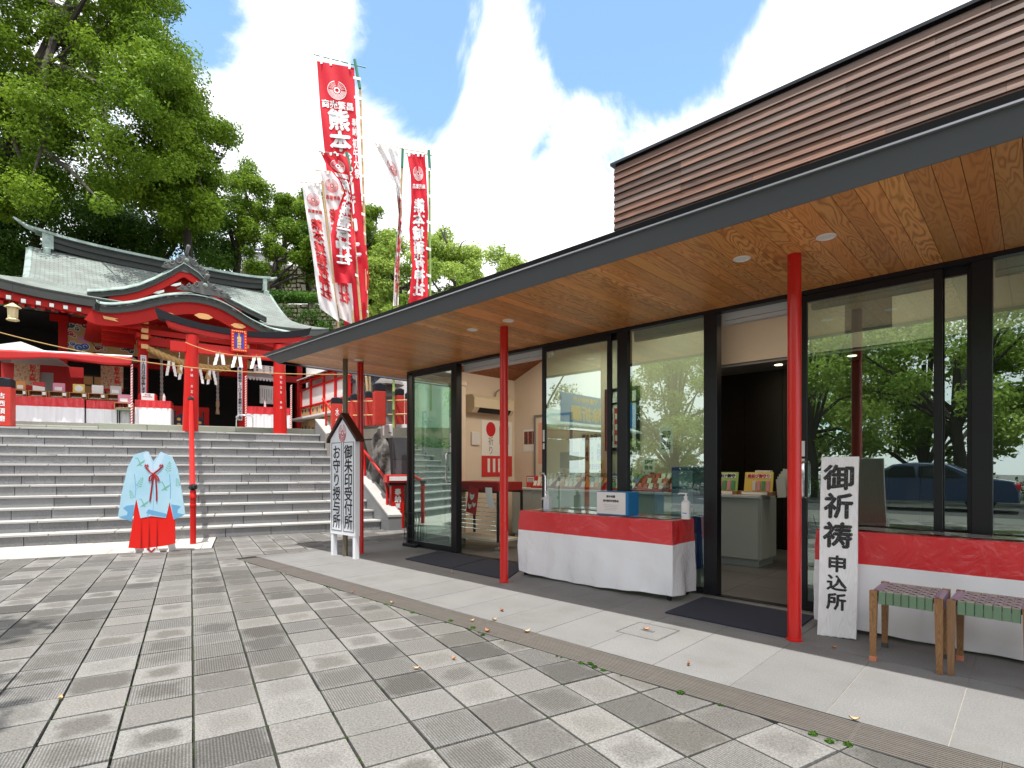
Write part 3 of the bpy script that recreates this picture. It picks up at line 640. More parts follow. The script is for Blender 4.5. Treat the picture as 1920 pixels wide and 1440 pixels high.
# interior shell
BW = 7.35
MB().box(-7.0, XE, 5.165, 9.4, -.06, -.012).build('floor', M_joint, shop)
flo = [o for o in COL.objects if o.name.startswith('floor')][-1]
yy = 5.17
while yy < 8.2:
    xx = -6.99
    while xx < 1.8:
        MB().box(xx + .002, xx + .598, yy + .002, yy + .598, -.03, 0).build('floor_tile', M_floor, flo); xx += .6
    yy += .6
MB().box(-7.0, -6.95, 5.9, BW, 0, 2.9).build('end_wall', M_beige, shop)
MB().slab([(-7.0, BW, 0), (-3.24, BW, 0), (-3.24, BW, 3.66), (-5.05, BW, 3.66), (-7.0, BW, 2.86)], (0, .1, 0)).build('back_wall', M_beige, shop)
MB().box(-3.85, XE, 8.62, 8.7, 0, 2.75).build('panel_wall', M_dkwood, shop)
for k in range(11): MB().box(-3.8 + k * .55, -3.8 + k * .55 + .545, 8.60, 8.618, .02, 2.73).build('wall_panel', M_dkwood, shop)
MB().box(-3.85, XE, 7.9, 8.7, 2.66, 2.7).build('bulkhead_underside', M_grey, shop)
MB().box(-3.85, XE, 7.88, 7.98, 2.7, 3.66).build('bulkhead', M_beige, shop)
MB().box(-3.93, -3.85, BW + .11, 8.6, 0, 3.66).build('partition', M_beige, shop)
MB().lathe([(.13, 0), (.13, 2.5), (.15, 2.52), (.15, 2.58)], (-6.72, 5.78, 0), 20).build('round_pillar', M_beige, shop, smooth='auto')
# interior ceiling: rises from the low end, then flat
M_ceil = wood('interior_ceiling_wood', ((.35, .12, .045), (.2, .06, .02)), 'Y', ring=5, rough=.5, grain=(1, .2))
x = -6.95
zc = lambda x: min(3.6, 2.79 + (x + 7.0) * .41)
while x < XE:
    x1 = x + .15; m = MB(); m.hexa([Vector(v) for v in [(x + .001, 5.3, zc(x)), (x1 - .001, 5.3, zc(x1)), (x1 - .001, 8.6, zc(x1)), (x + .001, 8.6, zc(x)), (x + .001, 5.3, zc(x) + .02), (x1 - .001, 5.3, zc(x1) + .02), (x1 - .001, 8.6, zc(x1) + .02), (x + .001, 8.6, zc(x) + .02)]])
    m.build('ceiling_board', M_ceil, shop); x = x1
MB().slab([(-7.0, 5.2, SO), (XE, 5.2, SO), (XE, 5.2, 3.63), (-5.0, 5.2, 3.63), (-7.0, 5.2, 2.86)], (0, .08, 0)).build('head_wall', M_beige, shop)
MB().box(XE, XE + .1, 5.16, 9, 0, 3.6).build('far_end_wall', M_beige, shop)
# strip light on the sloping ceiling and its light, downlight in the bulkhead
p = SH.ony(968, 682, 6.0); L0 = Vector((p.x, 5.75, zc(p.x) - .02))
M_em = emis('strip_light_glow', (1, .93, .8), 6.0)
MB().slab([(L0.x, L0.y, L0.z), (L0.x, L0.y + 1.0, L0.z), (L0.x + .05, L0.y + 1.0, L0.z + .018), (L0.x + .05, L0.y, L0.z + .018)], (0, 0, -.02)).build('strip_light', M_em, shop)
def area_light(name, loc, sx, sy, e, col=(1, .87, .7)):
    l = bpy.data.lights.new(name, 'AREA'); l.shape = 'RECTANGLE'; l.size = sx; l.size_y = sy; l.energy = e; l.color = col
    o = bpy.data.objects.new(name, l); COL.objects.link(o); o.location = loc; o.parent = shop; return o
area_light('ceiling_lamp', (L0.x + .5, 6.3, 3.1), .6, 1.2, 18); area_light('ceiling_lamp', (-3.6, 6.4, 3.5), 1.2, 1.2, 20); area_light('ceiling_lamp', (-1.2, 6.8, 3.5), 1.2, 1.0, 13)
pd_ = SH.ony(1460, 677, 8.2)
for dx in (0, .9, 1.8): MB().lathe([(.035, -.006), (.05, -.004), (.052, .002)], (pd_.x + dx, 8.2, 2.659), 16).build('downlight', emis('warm_lamp', (1, .8, .5), 5) if dx == 0 else bpy.data.materials['warm_lamp'], shop)
# ================================================================== THINGS ON THE WALKWAY
def fline(M, z=0): return panel_fn(M, z)
# --- cloth covered tables
def cloth_table(name, label, x0, x1, y0, y1, H, band, wav=.012, lift=.03):
    t = thing(name, label, 'table', T((x0 + x1) / 2, (y0 + y1) / 2, 0)); X = (x1 - x0) / 2; Y = (y1 - y0) / 2
    def skirt(za, zb, m, nm, nv):
        mb = MB(); per = []
        pts = [(-X, Y), (-X, -Y), (X, -Y), (X, Y)]; n = 0
        for (ax, ay), (bx, by) in zip(pts, pts[1:]):
            k = max(6, int(math.hypot(bx - ax, by - ay) / .04))
            for i in range(k): per.append((ax + (bx - ax) * i / k, ay + (by - ay) * i / k))
        per.append(pts[-1])
        V = []
        for j in range(nv + 1):
            z = za + (zb - za) * j / nv; fl = (H - z) / H
            for i, (px, py) in enumerate(per):
                nx = (-1 if abs(px + X) < 1e-6 else 1 if abs(px - X) < 1e-6 else 0); ny = (-1 if abs(py + Y) < 1e-6 else 0)
                s = i * .04
                d = wav * 1.5 * fl * (math.sin(s * 9 + 2 * math.sin(s * 2.3) + z * 3) + .6 * math.sin(s * 21 + 1.3 - z * 4)) + .02 * fl + .004 * math.sin(s * 17 + z * 14) * math.sin(s * 5 - z * 9)
                zz = z + (.018 * math.sin(s * 3.1 + 1) + lift * .2) * fl * (1 if j == 0 and za < .1 else 0)
                V.append((px + nx * d, py + ny * d, zz))
        w_ = len(per); F = [(j * w_ + i, j * w_ + i + 1, (j + 1) * w_ + i + 1, (j + 1) * w_ + i) for j in range(nv) for i in range(w_ - 1)]
        mb.add(V, F); return mb.build(nm, m, t, smooth='auto')
    skirt(lift, band, M_filmwhite, 'skirt', 8); skirt(band, H, M_filmred, 'valance', 4)
    MB().grid(lambda u, v: (-X + 2 * X * u, -Y + 2 * Y * v, H + .002 * math.sin(u * 40) * math.sin(v * 9)), 40, 8).build('table_top', M_filmred, t, smooth=True)
    m = MB(); 
    m.grid(lambda u, v: (-X + .12 + (2 * X - .2) * u, -Y + .1 + (2 * Y - .12) * v, H + .006 + .002 * math.sin(u * 31 + v * 5)), 30, 6)
    m.build('plastic_sheet', M_sheet, t, smooth=True)
    for sx in (-1, 1):
        for sy in (-1, 1): MB().box(sx * (X - .05) - .015, sx * (X - .05) + .015, sy * (Y - .05) - .015, sy * (Y - .05) + .015, 0, H - .02).build('leg', M_frame, t)
    return t
M_sheet = mat('pale_sheen_sheet', (.5, .5, .52), .14, coat=.6, var=.25, vscale=7, bump=.15, bscale=9)  # opaque pale grey carries the bright reflection on the clear plastic
t1x0, t1x1 = -4.22, -2.36
cloth_table('covered_table', 'long table under glossy red and white cloth standing between two red columns', t1x0, t1x1, 4.55, 4.99, .725, .51)
cloth_table('covered_table', 'red and white cloth covered table behind the two woven stools', -1.21, 1.3, 4.62, 5.0, .738, .508)

# --- hand sanitiser bottles
def pump(name, label, P, r, h, nozzle, sq=False, tube=False):
    t = thing(name, label, 'bottle', T(*P)); M_b = bpy.data.materials.get('bottle_plastic') or mat('bottle_plastic', (.66, .7, .74), .25, coat=.3)
    if sq: MB().bbox(-r, r, -r * .7, r * .7, 0, h * .84, b=.012).build('body', M_white, t); MB().box(-r * .8, r * .8, -r * .7 - .0015, -r * .7 - .0005, h * .15, h * .7).build('label', M_stick, t); m = MB(); m.box(-r * .6, r * .6, -r * .7 - .0022, -r * .7 - .0016, h * .25, h * .3).build('label_band', mat('blue_print', (.1, .3, .7), .5), t)
    else: MB().bbox(-r, r, -r * .75, r * .75, 0, h * .88, b=.012).build('body', M_b, t); m = MB(); m.bbox(-r + .004, r - .004, -r * .75 - .0008, r * .75 + .0008, .003, h * .42, b=.008).build('liquid', mat('liquid_level', (.58, .65, .72), .3), t)
    MB().lathe([(r * .8, h * .84), (.016, h * .9), (.016, h * .98), (.02, h * .985), (.02, h * 1.05), (.008, h * 1.06), (.008, h * 1.16)], (0, 0, 0), 14).build('neck', M_white, t, smooth='auto')
    MB().tube([(0.012, 0, h * 1.17), (-nozzle * .8, -.0, h * 1.175), (-nozzle, -.0, h * 1.13)], .0065, 8).build('pump', M_white, t, smooth='auto')
    return t
p = SH.ony(1022, 955, 4.74)
pump('pump_bottle', 'translucent hand sanitiser bottle at the left end of the cloth table', (p.x, 4.78, .733), .042, .17, .035)
p = SH.ony(1288, 966, 4.74)
pump('pump_bottle', 'white square hand sanitiser bottle with long nozzle at the table right end', (p.x - .02, 4.76, .733), .037, .2, .075, sq=True)
# --- donation box
p0 = SH.ony(1121, 960, 4.72); p1 = SH.ony(1175, 960, 4.72); wd = p1.x - p0.x
db = thing('donation_box', 'blue cardboard donation box with white notice on the cloth covered table', 'box', T((p0.x + p1.x) / 2, 4.81, .732)); M_blue = mat('blue_card', (.01, .17, .42), .55, var=.1)
MB().bbox(-wd / 2 - .012, wd / 2 + .025, -.10, .10, 0, .232, b=.004).build('box_body', M_blue, db)
MB().box(-wd / 2 - .004, wd / 2 - .006, -.1035, -.1008, .006, .226).build('notice', M_stick, db)
m = MB(); Mx = face((-.005, -.1036, .117), (1, 0, 0)); 
letters(m, '熊本地震', lambda x, y, l: Mx @ Vector((x, y + .066, .0008 + l)), (.026, .026), False, .04)
letters(m, '境内復旧支援募金', lambda x, y, l: Mx @ Vector((x, y + .022, .0008 + l)), (.0235, .026), False, .04)
for k, (a, b) in enumerate(((-.09, .09), (-.08, .08), (-.07, .075), (-.08, .06))):
    m.add([Mx @ Vector(v) for v in ((a, -.022 - k * .016, .001), (b, -.022 - k * .016, .001), (b, -.019 - k * .016, .001), (a, -.019 - k * .016, .001))], [(0, 1, 2, 3)], 1)
m.build('lettering', [M_letter, mat('faint_grey_print', (.45, .45, .48), .6)], db)
# --- bent steel dispenser pipe behind the left bottle
dp = thing('sanitiser_stand', 'bent chromed steel pipe stand behind the sanitiser bottle', 'stand')
q = SH.ony(1021, 900, 4.92)
MB().tube([(q.x, 4.93, .0), (q.x, 4.93, 1.10), (q.x - .01, 4.92, 1.135), (q.x - .035, 4.9, 1.145), (q.x - .05, 4.89, 1.13)], .0125, 10).build('pipe', M_chrome, dp, smooth='auto')
MB().lathe([(.02, .83), (.02, .86)], (q.x - .02, 4.92, 0), 12).build('ring', M_chrome, dp)
MB().lathe([(.12, 0), (.12, .01)], (q.x, 4.93, 0.001), 20).build('base', M_frame, dp)
# --- leaning signboard
a = Vector((-1.142, 4.386, 0)); b = Vector((-.905, 4.41, 0)); xd = (b - a).normalized(); bk = Vector((-xd.y, xd.x, 0)); Hs = 1.30
up = (bk * .20 + Vector((0, 0, 1.29))).normalized(); Ms = face((a + b) / 2 + up * Hs / 2, xd, up); Wd = .238
sb = thing('prayer_signboard', 'tall white wooden plank sign with black brush writing leaning on the table', 'signboard', Ms)
M_plank = wood('white_washed_plank', ((.9, .9, .91), (.78, .78, .8), (.85, .85, .86)), 'Y', ring=9, rough=.65, weather=(.45, .43, .4), rv=.03, bump=.35)
m = MB(); m.grid(lambda u, v: (-Wd / 2 + Wd * u + .003 * math.sin(v * 6), -Hs / 2 + Hs * v + (.002 * math.sin(u * 30) * (v < .01)) + .012 * u * (v < .01), 0), 16, 24, thick=(0, 0, -.028)); m.build('plank', M_plank, sb)
m = MB()
for ch, y, w_, h_ in (('御', .497, .185, .178), ('祈', .288, .175, .178), ('祷', .075, .175, .178), ('申', -.132, .12, .115), ('込', -.268, .12, .11), ('所', -.398, .115, .115)):
    letters(m, ch, lambda X, Y, l: Vector((X - .004, Y + y, .0015 + l)), (w_ * 1.08, h_ * 1.08), True, .034)
M_ink = mat('worn_black_ink', (.012, .012, .013), .55, col2=(.6, .6, .6), c2scale=190, c2lo=.6, c2hi=.66)
m.build('lettering', M_ink, sb)
# --- stools
M_oak = wood('oak_leg', ((.33, .17, .07), (.16, .075, .028)), 'Z', ring=22, rough=.45, grain=(1, .12), weather=(.26, .15, .08), rv=.1)
M_green = mat('green_webbing', (.13, .21, .13), .6, var=.06, vscale=40, rvar=.08)
M_lilac = mat('lilac_webbing', (.36, .285, .38), .5, var=.05, rvar=.08); M_taupe = mat('taupe_webbing', (.33, .31, .26), .6, rvar=.1)
M_sock = mat('terracotta_leg_cap', (.55, .2, .11), .6); M_sockd = mat('dark_leg_cap', (.07, .07, .06), .6)
def stool(label, M, caps):
    t = thing('woven_stool', label, 'stool', M, group='woven stools in front of the covered table'); W, Dp, Hh = .362, .405, .437
    for i, (sx, sy) in enumerate(((-1, -1), (1, -1), (-1, 1), (1, 1))):
        cx, cy = sx * (W / 2 - .02), sy * (Dp / 2 - .02); m = MB(); h1, h0 = .021, .0145; z0 = .002
        ix, iy = -sx * .0, -sy * .0
        P = [(cx + sx * .004 - h0, cy - h0, z0), (cx + sx * .004 + h0, cy - h0, z0), (cx + sx * .004 + h0, cy + h0, z0), (cx + sx * .004 - h0, cy + h0, z0), (cx - h1, cy - h1, Hh), (cx + h1, cy - h1, Hh), (cx + h1, cy + h1, Hh), (cx - h1, cy + h1, Hh)]
        m.hexa([Vector(v) for v in P]); leg = m.build('leg', M_oak, t)
        if caps[i] is not None: MB().bbox(cx + sx * .004 - .019, cx + sx * .004 + .019, cy - .019, cy + .019, 0, .03, b=.003).build('leg_cap', caps[i], leg)
    n = 7; x0, x1 = -W / 2 + .045, W / 2 - .045; st = (x1 - x0) / n
    for s in (-1, 1):
        m = MB()
        for k in range(n):
            y = s * (Dp / 2 - .005); m.bbox(x0 + k * st + .0012, x0 + (k + 1) * st - .0012, min(y, y - s * .03), max(y, y - s * .03), Hh - .075, Hh - .002, b=.003)
        m.build('webbing_front', M_green, t)
    ny = 7; y0, y1 = -Dp / 2 + .045, Dp / 2 - .045; sy_ = (y1 - y0) / ny
    for s in (-1, 1):
        m = MB()
        for k in range(ny):
            x = s * (W / 2 - .005); m.bbox(min(x, x - s * .03), max(x, x - s * .03), y0 + k * sy_ + .0012, y0 + (k + 1) * sy_ - .0012, Hh - .075, Hh - .002, b=.003)
        m.build('webbing_side', M_lilac, t)
    m = MB()
    nx = 7; Y0, Y1 = -Dp / 2 + .008, Dp / 2 - .008; dy = (Y1 - Y0) / 9
    for i in range(nx + 2):
        for j in range(9):
            xa = -W / 2 + .008 + (i) * (W - .016) / (nx + 2); xb = xa + (W - .016) / (nx + 2); ya = Y0 + j * dy; yb = ya + dy
            if (i in (0, nx + 1)) and (j in (0, 8)): continue
            lil = (i + j) % 2 == 0 or i in (0, nx + 1)
            if j in (0, 8): lil = False
            zt = Hh - .001; c_ = .004
            if lil: V = [(xa - .002, ya + .002, zt - c_), ((xa + xb) / 2, ya + .002, zt + .004), (xb + .002, ya + .002, zt - c_), (xb + .002, yb - .002, zt - c_), ((xa + xb) / 2, yb - .002, zt + .004), (xa - .002, yb - .002, zt - c_)]; m.add(V, [(0, 1, 4, 5), (1, 2, 3, 4)], 0)
            else: V = [(xa + .002, ya - .002, zt - c_), (xb - .002, ya - .002, zt - c_), (xb - .002, (ya + yb) / 2, zt + .003), (xa + .002, (ya + yb) / 2, zt + .003), (xb - .002, yb + .002, zt - c_), (xa + .002, yb + .002, zt - c_)]; m.add(V, [(0, 1, 2, 3), (3, 2, 4, 5)], 1)
    m.build('woven_seat', [M_lilac, M_taupe], t)
    MB().box(-W / 2 + .02, W / 2 - .02, -Dp / 2 + .02, Dp / 2 - .02, Hh - .03, Hh - .009).build('seat_base', M_black, t)
stool('green and lilac woven stool with a terracotta capped front leg, beside the plank sign', T(-.571, 4.22, 0), (M_sock, None, M_sockd, M_sockd))
stool('woven stool at the picture edge whose back leg wears a terracotta cap', T(-.186, 4.238, 0) @ Matrix.Rotation(math.radians(-2), 4, 'Z'), (None, M_sock, M_sock, None))
# --- free standing notice board near the end column
nb = thing('notice_board', 'white house shaped notice board with two columns of black brush writing', 'notice board', T(-6.79, 3.83, 0) @ Matrix.Rotation(math.radians(3), 4, 'Z'))
M_nb = mat('white_board_paint', (.76, .78, .83), .45, var=.03)
for sx in (-1, 1): MB().box(sx * .265 - .03, sx * .265 + .03, -.03, .03, 0, .31).build('leg', M_nb, nb)
MB().slab([(-.30, -.035, .30), (.30, -.035, .30), (.30, -.035, 1.60), (0, -.035, 1.86), (-.30, -.035, 1.60)], (0, .07, 0)).build('board', M_nb, nb)
M_brn = mat('dark_brown_paint', (.045, .012, .01), .35)
for s in (-1, 1):
    MB().slab([(0, -.06, 1.9), (s * .36, -.06, 1.55), (s * .36, -.06, 1.60), (0, -.06, 1.95)] if s > 0 else [(0, -.06, 1.95), (s * .36, -.06, 1.60), (s * .36, -.06, 1.55), (0, -.06, 1.9)], (0, .12, 0)).build('roof_board', M_brn, nb)
m = MB()
for cx in (-.143, .143):
    for x0, x1, z0, z1 in ((-.125, .125, 1.545, 1.552), (-.125, .125, .35, .357), (-.125, -.118, .357, 1.545), (.118, .125, .357, 1.545)): m.box(cx + x0, cx + x1, -.039, -.0352, z0, z1)
m.build('border_line', mat('thin_dark_line', (.08, .07, .08), .5), nb)
m = MB(); Mf = face((0, -.0355, .95), (1, 0, 0))
letters(m, '御朱印受付所', lambda x, y, l: Mf @ Vector((x + .143, y + .0, .002 + l)), (.2, .2), True, .018, adv=.188)
letters(m, 'お守り授与所', lambda x, y, l: Mf @ Vector((x - .143, y, .002 + l)), (.19, .2), True, .018, adv=.188); m.build('lettering', M_letter, nb)
def crest(m, fn, R, n=30, mi=0, mirror=False):
    """round rice-sheaf crest: ring, hub and radiating grains"""
    def ring(r0, r1, k=40, a0=0, a1=2 * math.pi):
        V = []; 
        for i in range(k + 1):
            a = a0 + (a1 - a0) * i / k; V.append(fn(r0 * math.sin(a), r0 * math.cos(a), 0)); V.append(fn(r1 * math.sin(a), r1 * math.cos(a), 0))
        m.add(V, [(2 * i, 2 * i + 1, 2 * i + 3, 2 * i + 2) for i in range(k)], mi)
    ring(R * .93, R, a0=.22, a1=2 * math.pi - .22); ring(R * .2, R * .34, 20)
    for rr in (.45, .57, .69, .81): ring(R * rr, R * (rr + .06), 26, a0=1.6, a1=2 * math.pi - 1.6)
    for s in (-1, 1):
        for i in range(6):
            a = s * (.3 + i * .2)
            for r_ in (.5, .66, .8):
                c = Vector((math.sin(a) * R * r_, math.cos(a) * R * r_)); d = Vector((math.sin(a + s * .5), math.cos(a + s * .5))) * R * .085; e = Vector((-d.y, d.x)) * .35
                m.add([fn(*(c - d), 0), fn(*(c + e), 0), fn(*(c + d), 0), fn(*(c - e), 0)], [(0, 1, 2, 3)], mi)
m = MB(); crest(m, lambda x, y, l: Mf @ Vector((x * .75, y + .725, .002)), .12); m.build('crest', M_redlet, nb)
# --- door mats
def rug(name, label, pts, t=.012, m=None):
    o = MB().prism([(p[0], p[1]) for p in pts], .001, t).build(name, m or M_mat); tag(o, label, 'mat'); return o
q = GR(1473, 1196); rug('door_mat', 'dark ribbed door mat at the open doorway by the second red column', [(-2.98 + .0, 4.2), (-1.55, 4.17), (-1.36, 4.93), (-2.75, 4.97)][0:0] or [(GR(1247, 1150).x, GR(1247, 1150).y), (GR(1475, 1197).x, GR(1475, 1197).y), (GR(1527, 1157).x, GR(1527, 1157).y), (GR(1318, 1121).x, GR(1318, 1121).y)])
P4 = [GR(760, 1049), GR(845, 1067), GR(913, 1048), GR(820, 1035)]; rug('door_mat', 'left dark entrance mat beside the umbrella rack', [(p.x, p.y) for p in P4])
P4 = [GR(847, 1067.5), GR(950, 1088), GR(985, 1062), GR(915, 1048.5)]; rug('door_mat', 'dark entrance mat behind the first red column, joined to the left one', [(p.x, p.y) for p in P4])
# --- umbrella rack of black wire
u0 = GR(778, 1024); ur = thing('umbrella_rack', 'black wire umbrella rack in front of the corner glass', 'rack', T(u0.x, u0.y, 0)); M_wire = mat('black_wire', (.012, .012, .014), .4, metal=.4)
MB().bbox(-.17, .17, -.12, .12, 0.004, .05, b=.01).build('tray', M_wire, ur)
m = MB()
for z in (.12, .32, .52): m.tube([(-.15, -.1, z), (.15, -.1, z), (.15, .1, z), (-.15, .1, z), (-.15, -.1, z)], .004, 6)
m.build('ring', M_wire, ur); m = MB()
for i in range(9):
    for sy in (-1, 1):
        x = -.15 + i * .0375; m.tube([(x, sy * .1, .04), (x + .012 * (-1) ** i, sy * .1, .2), (x - .012 * (-1) ** i, sy * .1, .4), (x, sy * .1, .53)], .003, 5)
for i in range(5):
    for sx in (-1, 1):
        y = -.1 + i * .05; m.tube([(sx * .15, y, .04), (sx * .15, y + .01 * (-1) ** i, .2), (sx * .15, y - .01 * (-1) ** i, .4), (sx * .15, y, .53)], .003, 5)
m.build('wire', M_wire, ur)
# --- life-size costume cutout board
cz = GR(287, 1036); cd = (cz - CAMP).dot(FW); CF = frame_at(LD(-.6534 * cd, cd), RT * .985 + FW * .17)
cb = thing('costume_cutout', 'life size cutout board of a pale blue kimono jacket and red skirt', 'cutout board', CF.M)
def cpx(px, py): p = CF.ony(px, py, 0); return (p.x, 0, p.z)
zx = lambda x, y: (150 + x / 5.143, 780 + y / 5.143)
def shp(pts, m, name, off, th=-.004, par=None):
    V = []
    for x, y in pts:
        p = cpx(*zx(x, y)); V.append((p[0], -off, p[2]))
    return MB().slab(V, (0, -th, 0)).build(name, m, par or cb)
# outline pieces: CCW order matters little for thin board
M_lb = mat('pale_blue_print', (.33, .56, .7), .5, col2=(.43, .64, .77), c2scale=1.5, c2lo=.3, c2hi=.7); M_lb2 = mat('blue_shade_print', (.14, .36, .6), .35, coat=.3); M_rp = mat('red_skirt_print', (.7, .01, .005), .35, coat=.3); M_gp = mat('green_print', (.17, .42, .33), .5); M_rc = mat('crimson_cord_print', (.35, .01, .012), .4)
shp([(465, 1272), (520, 960), (535, 780), (880, 790), (915, 1000), (918, 1228), (830, 1250), (600, 1280)], M_rp, 'skirt', .0, th=-.012)
shp([(368, 975), (400, 760), (460, 500), (525, 372), (640, 340), (660, 345), (705, 440), (780, 345), (890, 395), (945, 520), (985, 740), (1018, 950), (905, 1000), (866, 830), (830, 982), (690, 965), (585, 985), (545, 800), (498, 1015)], M_lb, 'jacket', .006, th=-.01)
shp([(372, 975), (455, 955), (462, 925), (418, 888), (450, 865), (525, 856), (500, 1012)], M_lb2, 'sleeve_lining', .0075, th=-.001)
shp([(1015, 950), (940, 935), (945, 900), (975, 875), (950, 862), (880, 852), (905, 998)], M_lb2, 'sleeve_lining', .0075, th=-.001)
for x0 in (592, 668, 745):
    shp([(x0 - 6, 1275), (x0 + 6, 1275), (x0 + 2, 990), (x0, 990)], M_rc, 'pleat', .0135, th=-.0005)
shp([(660, 900), (830, 940), (842, 950), (825, 975), (700, 955), (640, 935)], M_lb2, 'hem', .0072, th=-.0006)
for pts in ([(648, 345), (612, 375), (668, 560), (706, 640), (700, 470), (668, 380)], [(782, 350), (815, 372), (750, 560), (712, 600), (712, 470), (760, 390)]): shp(pts, mat('collar_print', (.5, .66, .8), .4) if 'collar_print' not in bpy.data.materials else bpy.data.materials['collar_print'], 'collar', .0068, th=-.0006)
for pts in ([(535, 790), (545, 700), (530, 560), (524, 560), (538, 700), (530, 790)], [(868, 800), (872, 690), (862, 560), (868, 560), (880, 690), (876, 800)], [(664, 900), (650, 980), (656, 980), (672, 900)], [(705, 560), (712, 800), (700, 960), (704, 960), (716, 800), (709, 560)]): shp(pts, M_lb2, 'fold_line', .0066, th=-.0004)
m = MB()
def ln(pts, r):
    m.tube([Vector((cpx(*zx(x, y))[0], -.009, cpx(*zx(x, y))[2])) for x, y in pts], r, 6)
ln([(640, 495), (680, 540), (715, 552), (760, 520), (790, 490)], .012); ln([(715, 552), (700, 650), (690, 730), (678, 820)], .011); ln([(715, 552), (735, 620), (742, 720), (742, 820)], .011)
ln([(712, 555), (672, 590), (668, 625), (690, 620), (710, 560)], .009); ln([(718, 555), (752, 585), (768, 625), (745, 615), (720, 560)], .009)
for cx_ in (645, 788): ln([(cx_, 495), (cx_ - 18, 482), (cx_ - 10, 468), (cx_, 478), (cx_ + 12, 468), (cx_ + 16, 484), (cx_, 495)], .008)
m.build('cord', M_rc, cb)
m = MB(); random.seed(3)
for (cx_, cy_, sc_, ro) in ((855, 500, 1, .2), (580, 650, 1, .45), (500, 765, .8, -.3), (945, 650, .8, -.2), (490, 905, .7, .1), (918, 905, .7, .1)):
    def pl(poly):
        q_ = [(cx_ + sc_ * (x * math.cos(ro) - y * math.sin(ro)), cy_ + sc_ * (x * math.sin(ro) + y * math.cos(ro))) for x, y in poly]
        m.add([Vector((cpx(*zx(*p_))[0], -.0068, cpx(*zx(*p_))[2])) for p_ in q_], [tuple(range(len(q_)))])
    pl([(-1.5, 55), (1.5, 55), (1.5, -40), (-1.5, -40)])
    for k in range(4):
        for s in (-1, 1):
            y_ = 34 - k * 22; L_ = 34 - k * 5; pl([(s * 2, y_), (s * (L_ * .5), y_ - 16), (s * L_, y_ - 17), (s * (L_ * .6), y_ - 3)])
    pl([(0, -40), (7, -54), (0, -70), (-7, -54)])
for (cx_, cy_, s_) in ((575, 455, 1), (815, 690, 1.1), (610, 850, 1)):
    for poly in ([(0, 0), (-20, -45), (-48, -48), (-15, -52), (8, -8)], [(0, 0), (60, -35), (40, -5), (10, 12)], [(0, 0), (-30, 30), (-40, 34), (0, 20), (30, 28), (12, 8)]):
        m.add([Vector((cpx(*zx(cx_ + x * s_, cy_ + y * s_))[0], -.0072, cpx(*zx(cx_ + x * s_, cy_ + y * s_))[2])) for x, y in poly], [tuple(range(len(poly)))])
m.build('leaf_and_crane_print', M_gp, cb, kind='stuff')
shp([(595, 1325), (625, 1285), (680, 1270), (745, 1270), (775, 1315), (770, 1325), (690, 1322)], M_white, 'sandal', .004, th=-.008)
shp([(640, 1278), (690, 1320), (735, 1278), (720, 1272), (690, 1300), (660, 1272)], M_rc, 'sandal_strap', .009, th=-.001)
for x_ in (525, 845):
    a_ = cpx(*zx(x_, 1330)); MB().box(a_[0] - .012, a_[0] + .012, -.0, .25, 0, .025).build('foot', M_white, cb)
    MB().slab([(a_[0], .01, .02), (a_[0], .24, .02), (a_[0], .01, .55)], (.012, 0, 0)).build('strut', M_white, cb)

# ================================================================== INTERIOR THINGS
ct = thing('sales_counter', 'long pale grey cabinet counter inside the shop along the back wall', 'counter')
CX0, CX1, CY = -6.5, -2.39, 6.8
MB().box(CX0, CX1, CY - .02, BW - .002, .84, .87).build('worktop', M_whitedull, ct); MB().box(CX0 + .03, CX1 - .03, CY + .05, BW - .01, 0, .09).build('plinth', M_cab, ct)
MB().box(CX0, CX1 - .003, CY + .02, BW - .004, .09, .839).build('carcass', M_cab, ct)
x = CX1 - .02
while x > CX0 + .3:
    MB().bbox(x - .447, x - .003, CY, CY + .019, .1, .83, b=.002).build('cabinet_door', M_cab, ct); x -= .45
MB().bbox(CX1 - .0025, CX1 + .012, CY + .02, CY + .27, .1, .83, b=.002).build('side_panel', M_cab, ct); MB().bbox(CX1 - .0025, CX1 + .012, CY + .275, BW - .01, .1, .83, b=.002).build('side_panel', M_cab, ct)
M_cardw = mat('white_packet', (.68, .66, .6), .5, rvar=.12); M_cardr = mat('red_tray', (.3, .012, .012), .5); M_pk = {'r': mat('red_packet', (.5, .03, .03), .5, rvar=.2), 'w': M_cardw, 'g': mat('green_packet', (.08, .28, .12), .5), 'b': mat('blue_packet', (.08, .14, .4), .5), 'o': mat('orange_packet', (.6, .25, .06), .5), 'p': mat('pink_packet', (.65, .25, .35), .5), 'y': mat('yellow_card', (.72, .52, .1), .5)}
random.seed(11)
def tray(x, label, cols, w_=.42, rows=3, back='r'):
    t = thing('amulet_tray', label, 'tray', T(x, CY + .12, .871), group='trays of amulets on the counter')
    MB().slab([(-w_ / 2, 0, 0), (-w_ / 2, .36, 0), (-w_ / 2, .36, .26), (-w_ / 2, 0, .05)], (.01, 0, 0)).slab([(w_ / 2, 0, 0), (w_ / 2, .36, 0), (w_ / 2, .36, .26), (w_ / 2, 0, .05)], (.01, 0, 0)).slab([(-w_ / 2, 0, 0), (-w_ / 2, .36, .22), (w_ / 2, .36, .22), (w_ / 2, 0, 0)], (0, 0, .015)).build('tray_body', M_cardr, t)
    for r in range(rows):
        n = 5
        for c in range(n):
            k = random.choice(cols); cx = -w_ / 2 + (c + .5) * w_ / n; y0 = .04 + r * .11; z0 = .03 + r * .068
            M_ = T(cx, y0, z0) @ Matrix.Rotation(math.radians(-28), 4, 'X') @ Matrix.Rotation(random.uniform(-.06, .06), 4, 'Y')
            MB().box(-.032, .032, -.004, .004, 0, .1, M=M_).build('packet', M_pk[k], t)
    return t
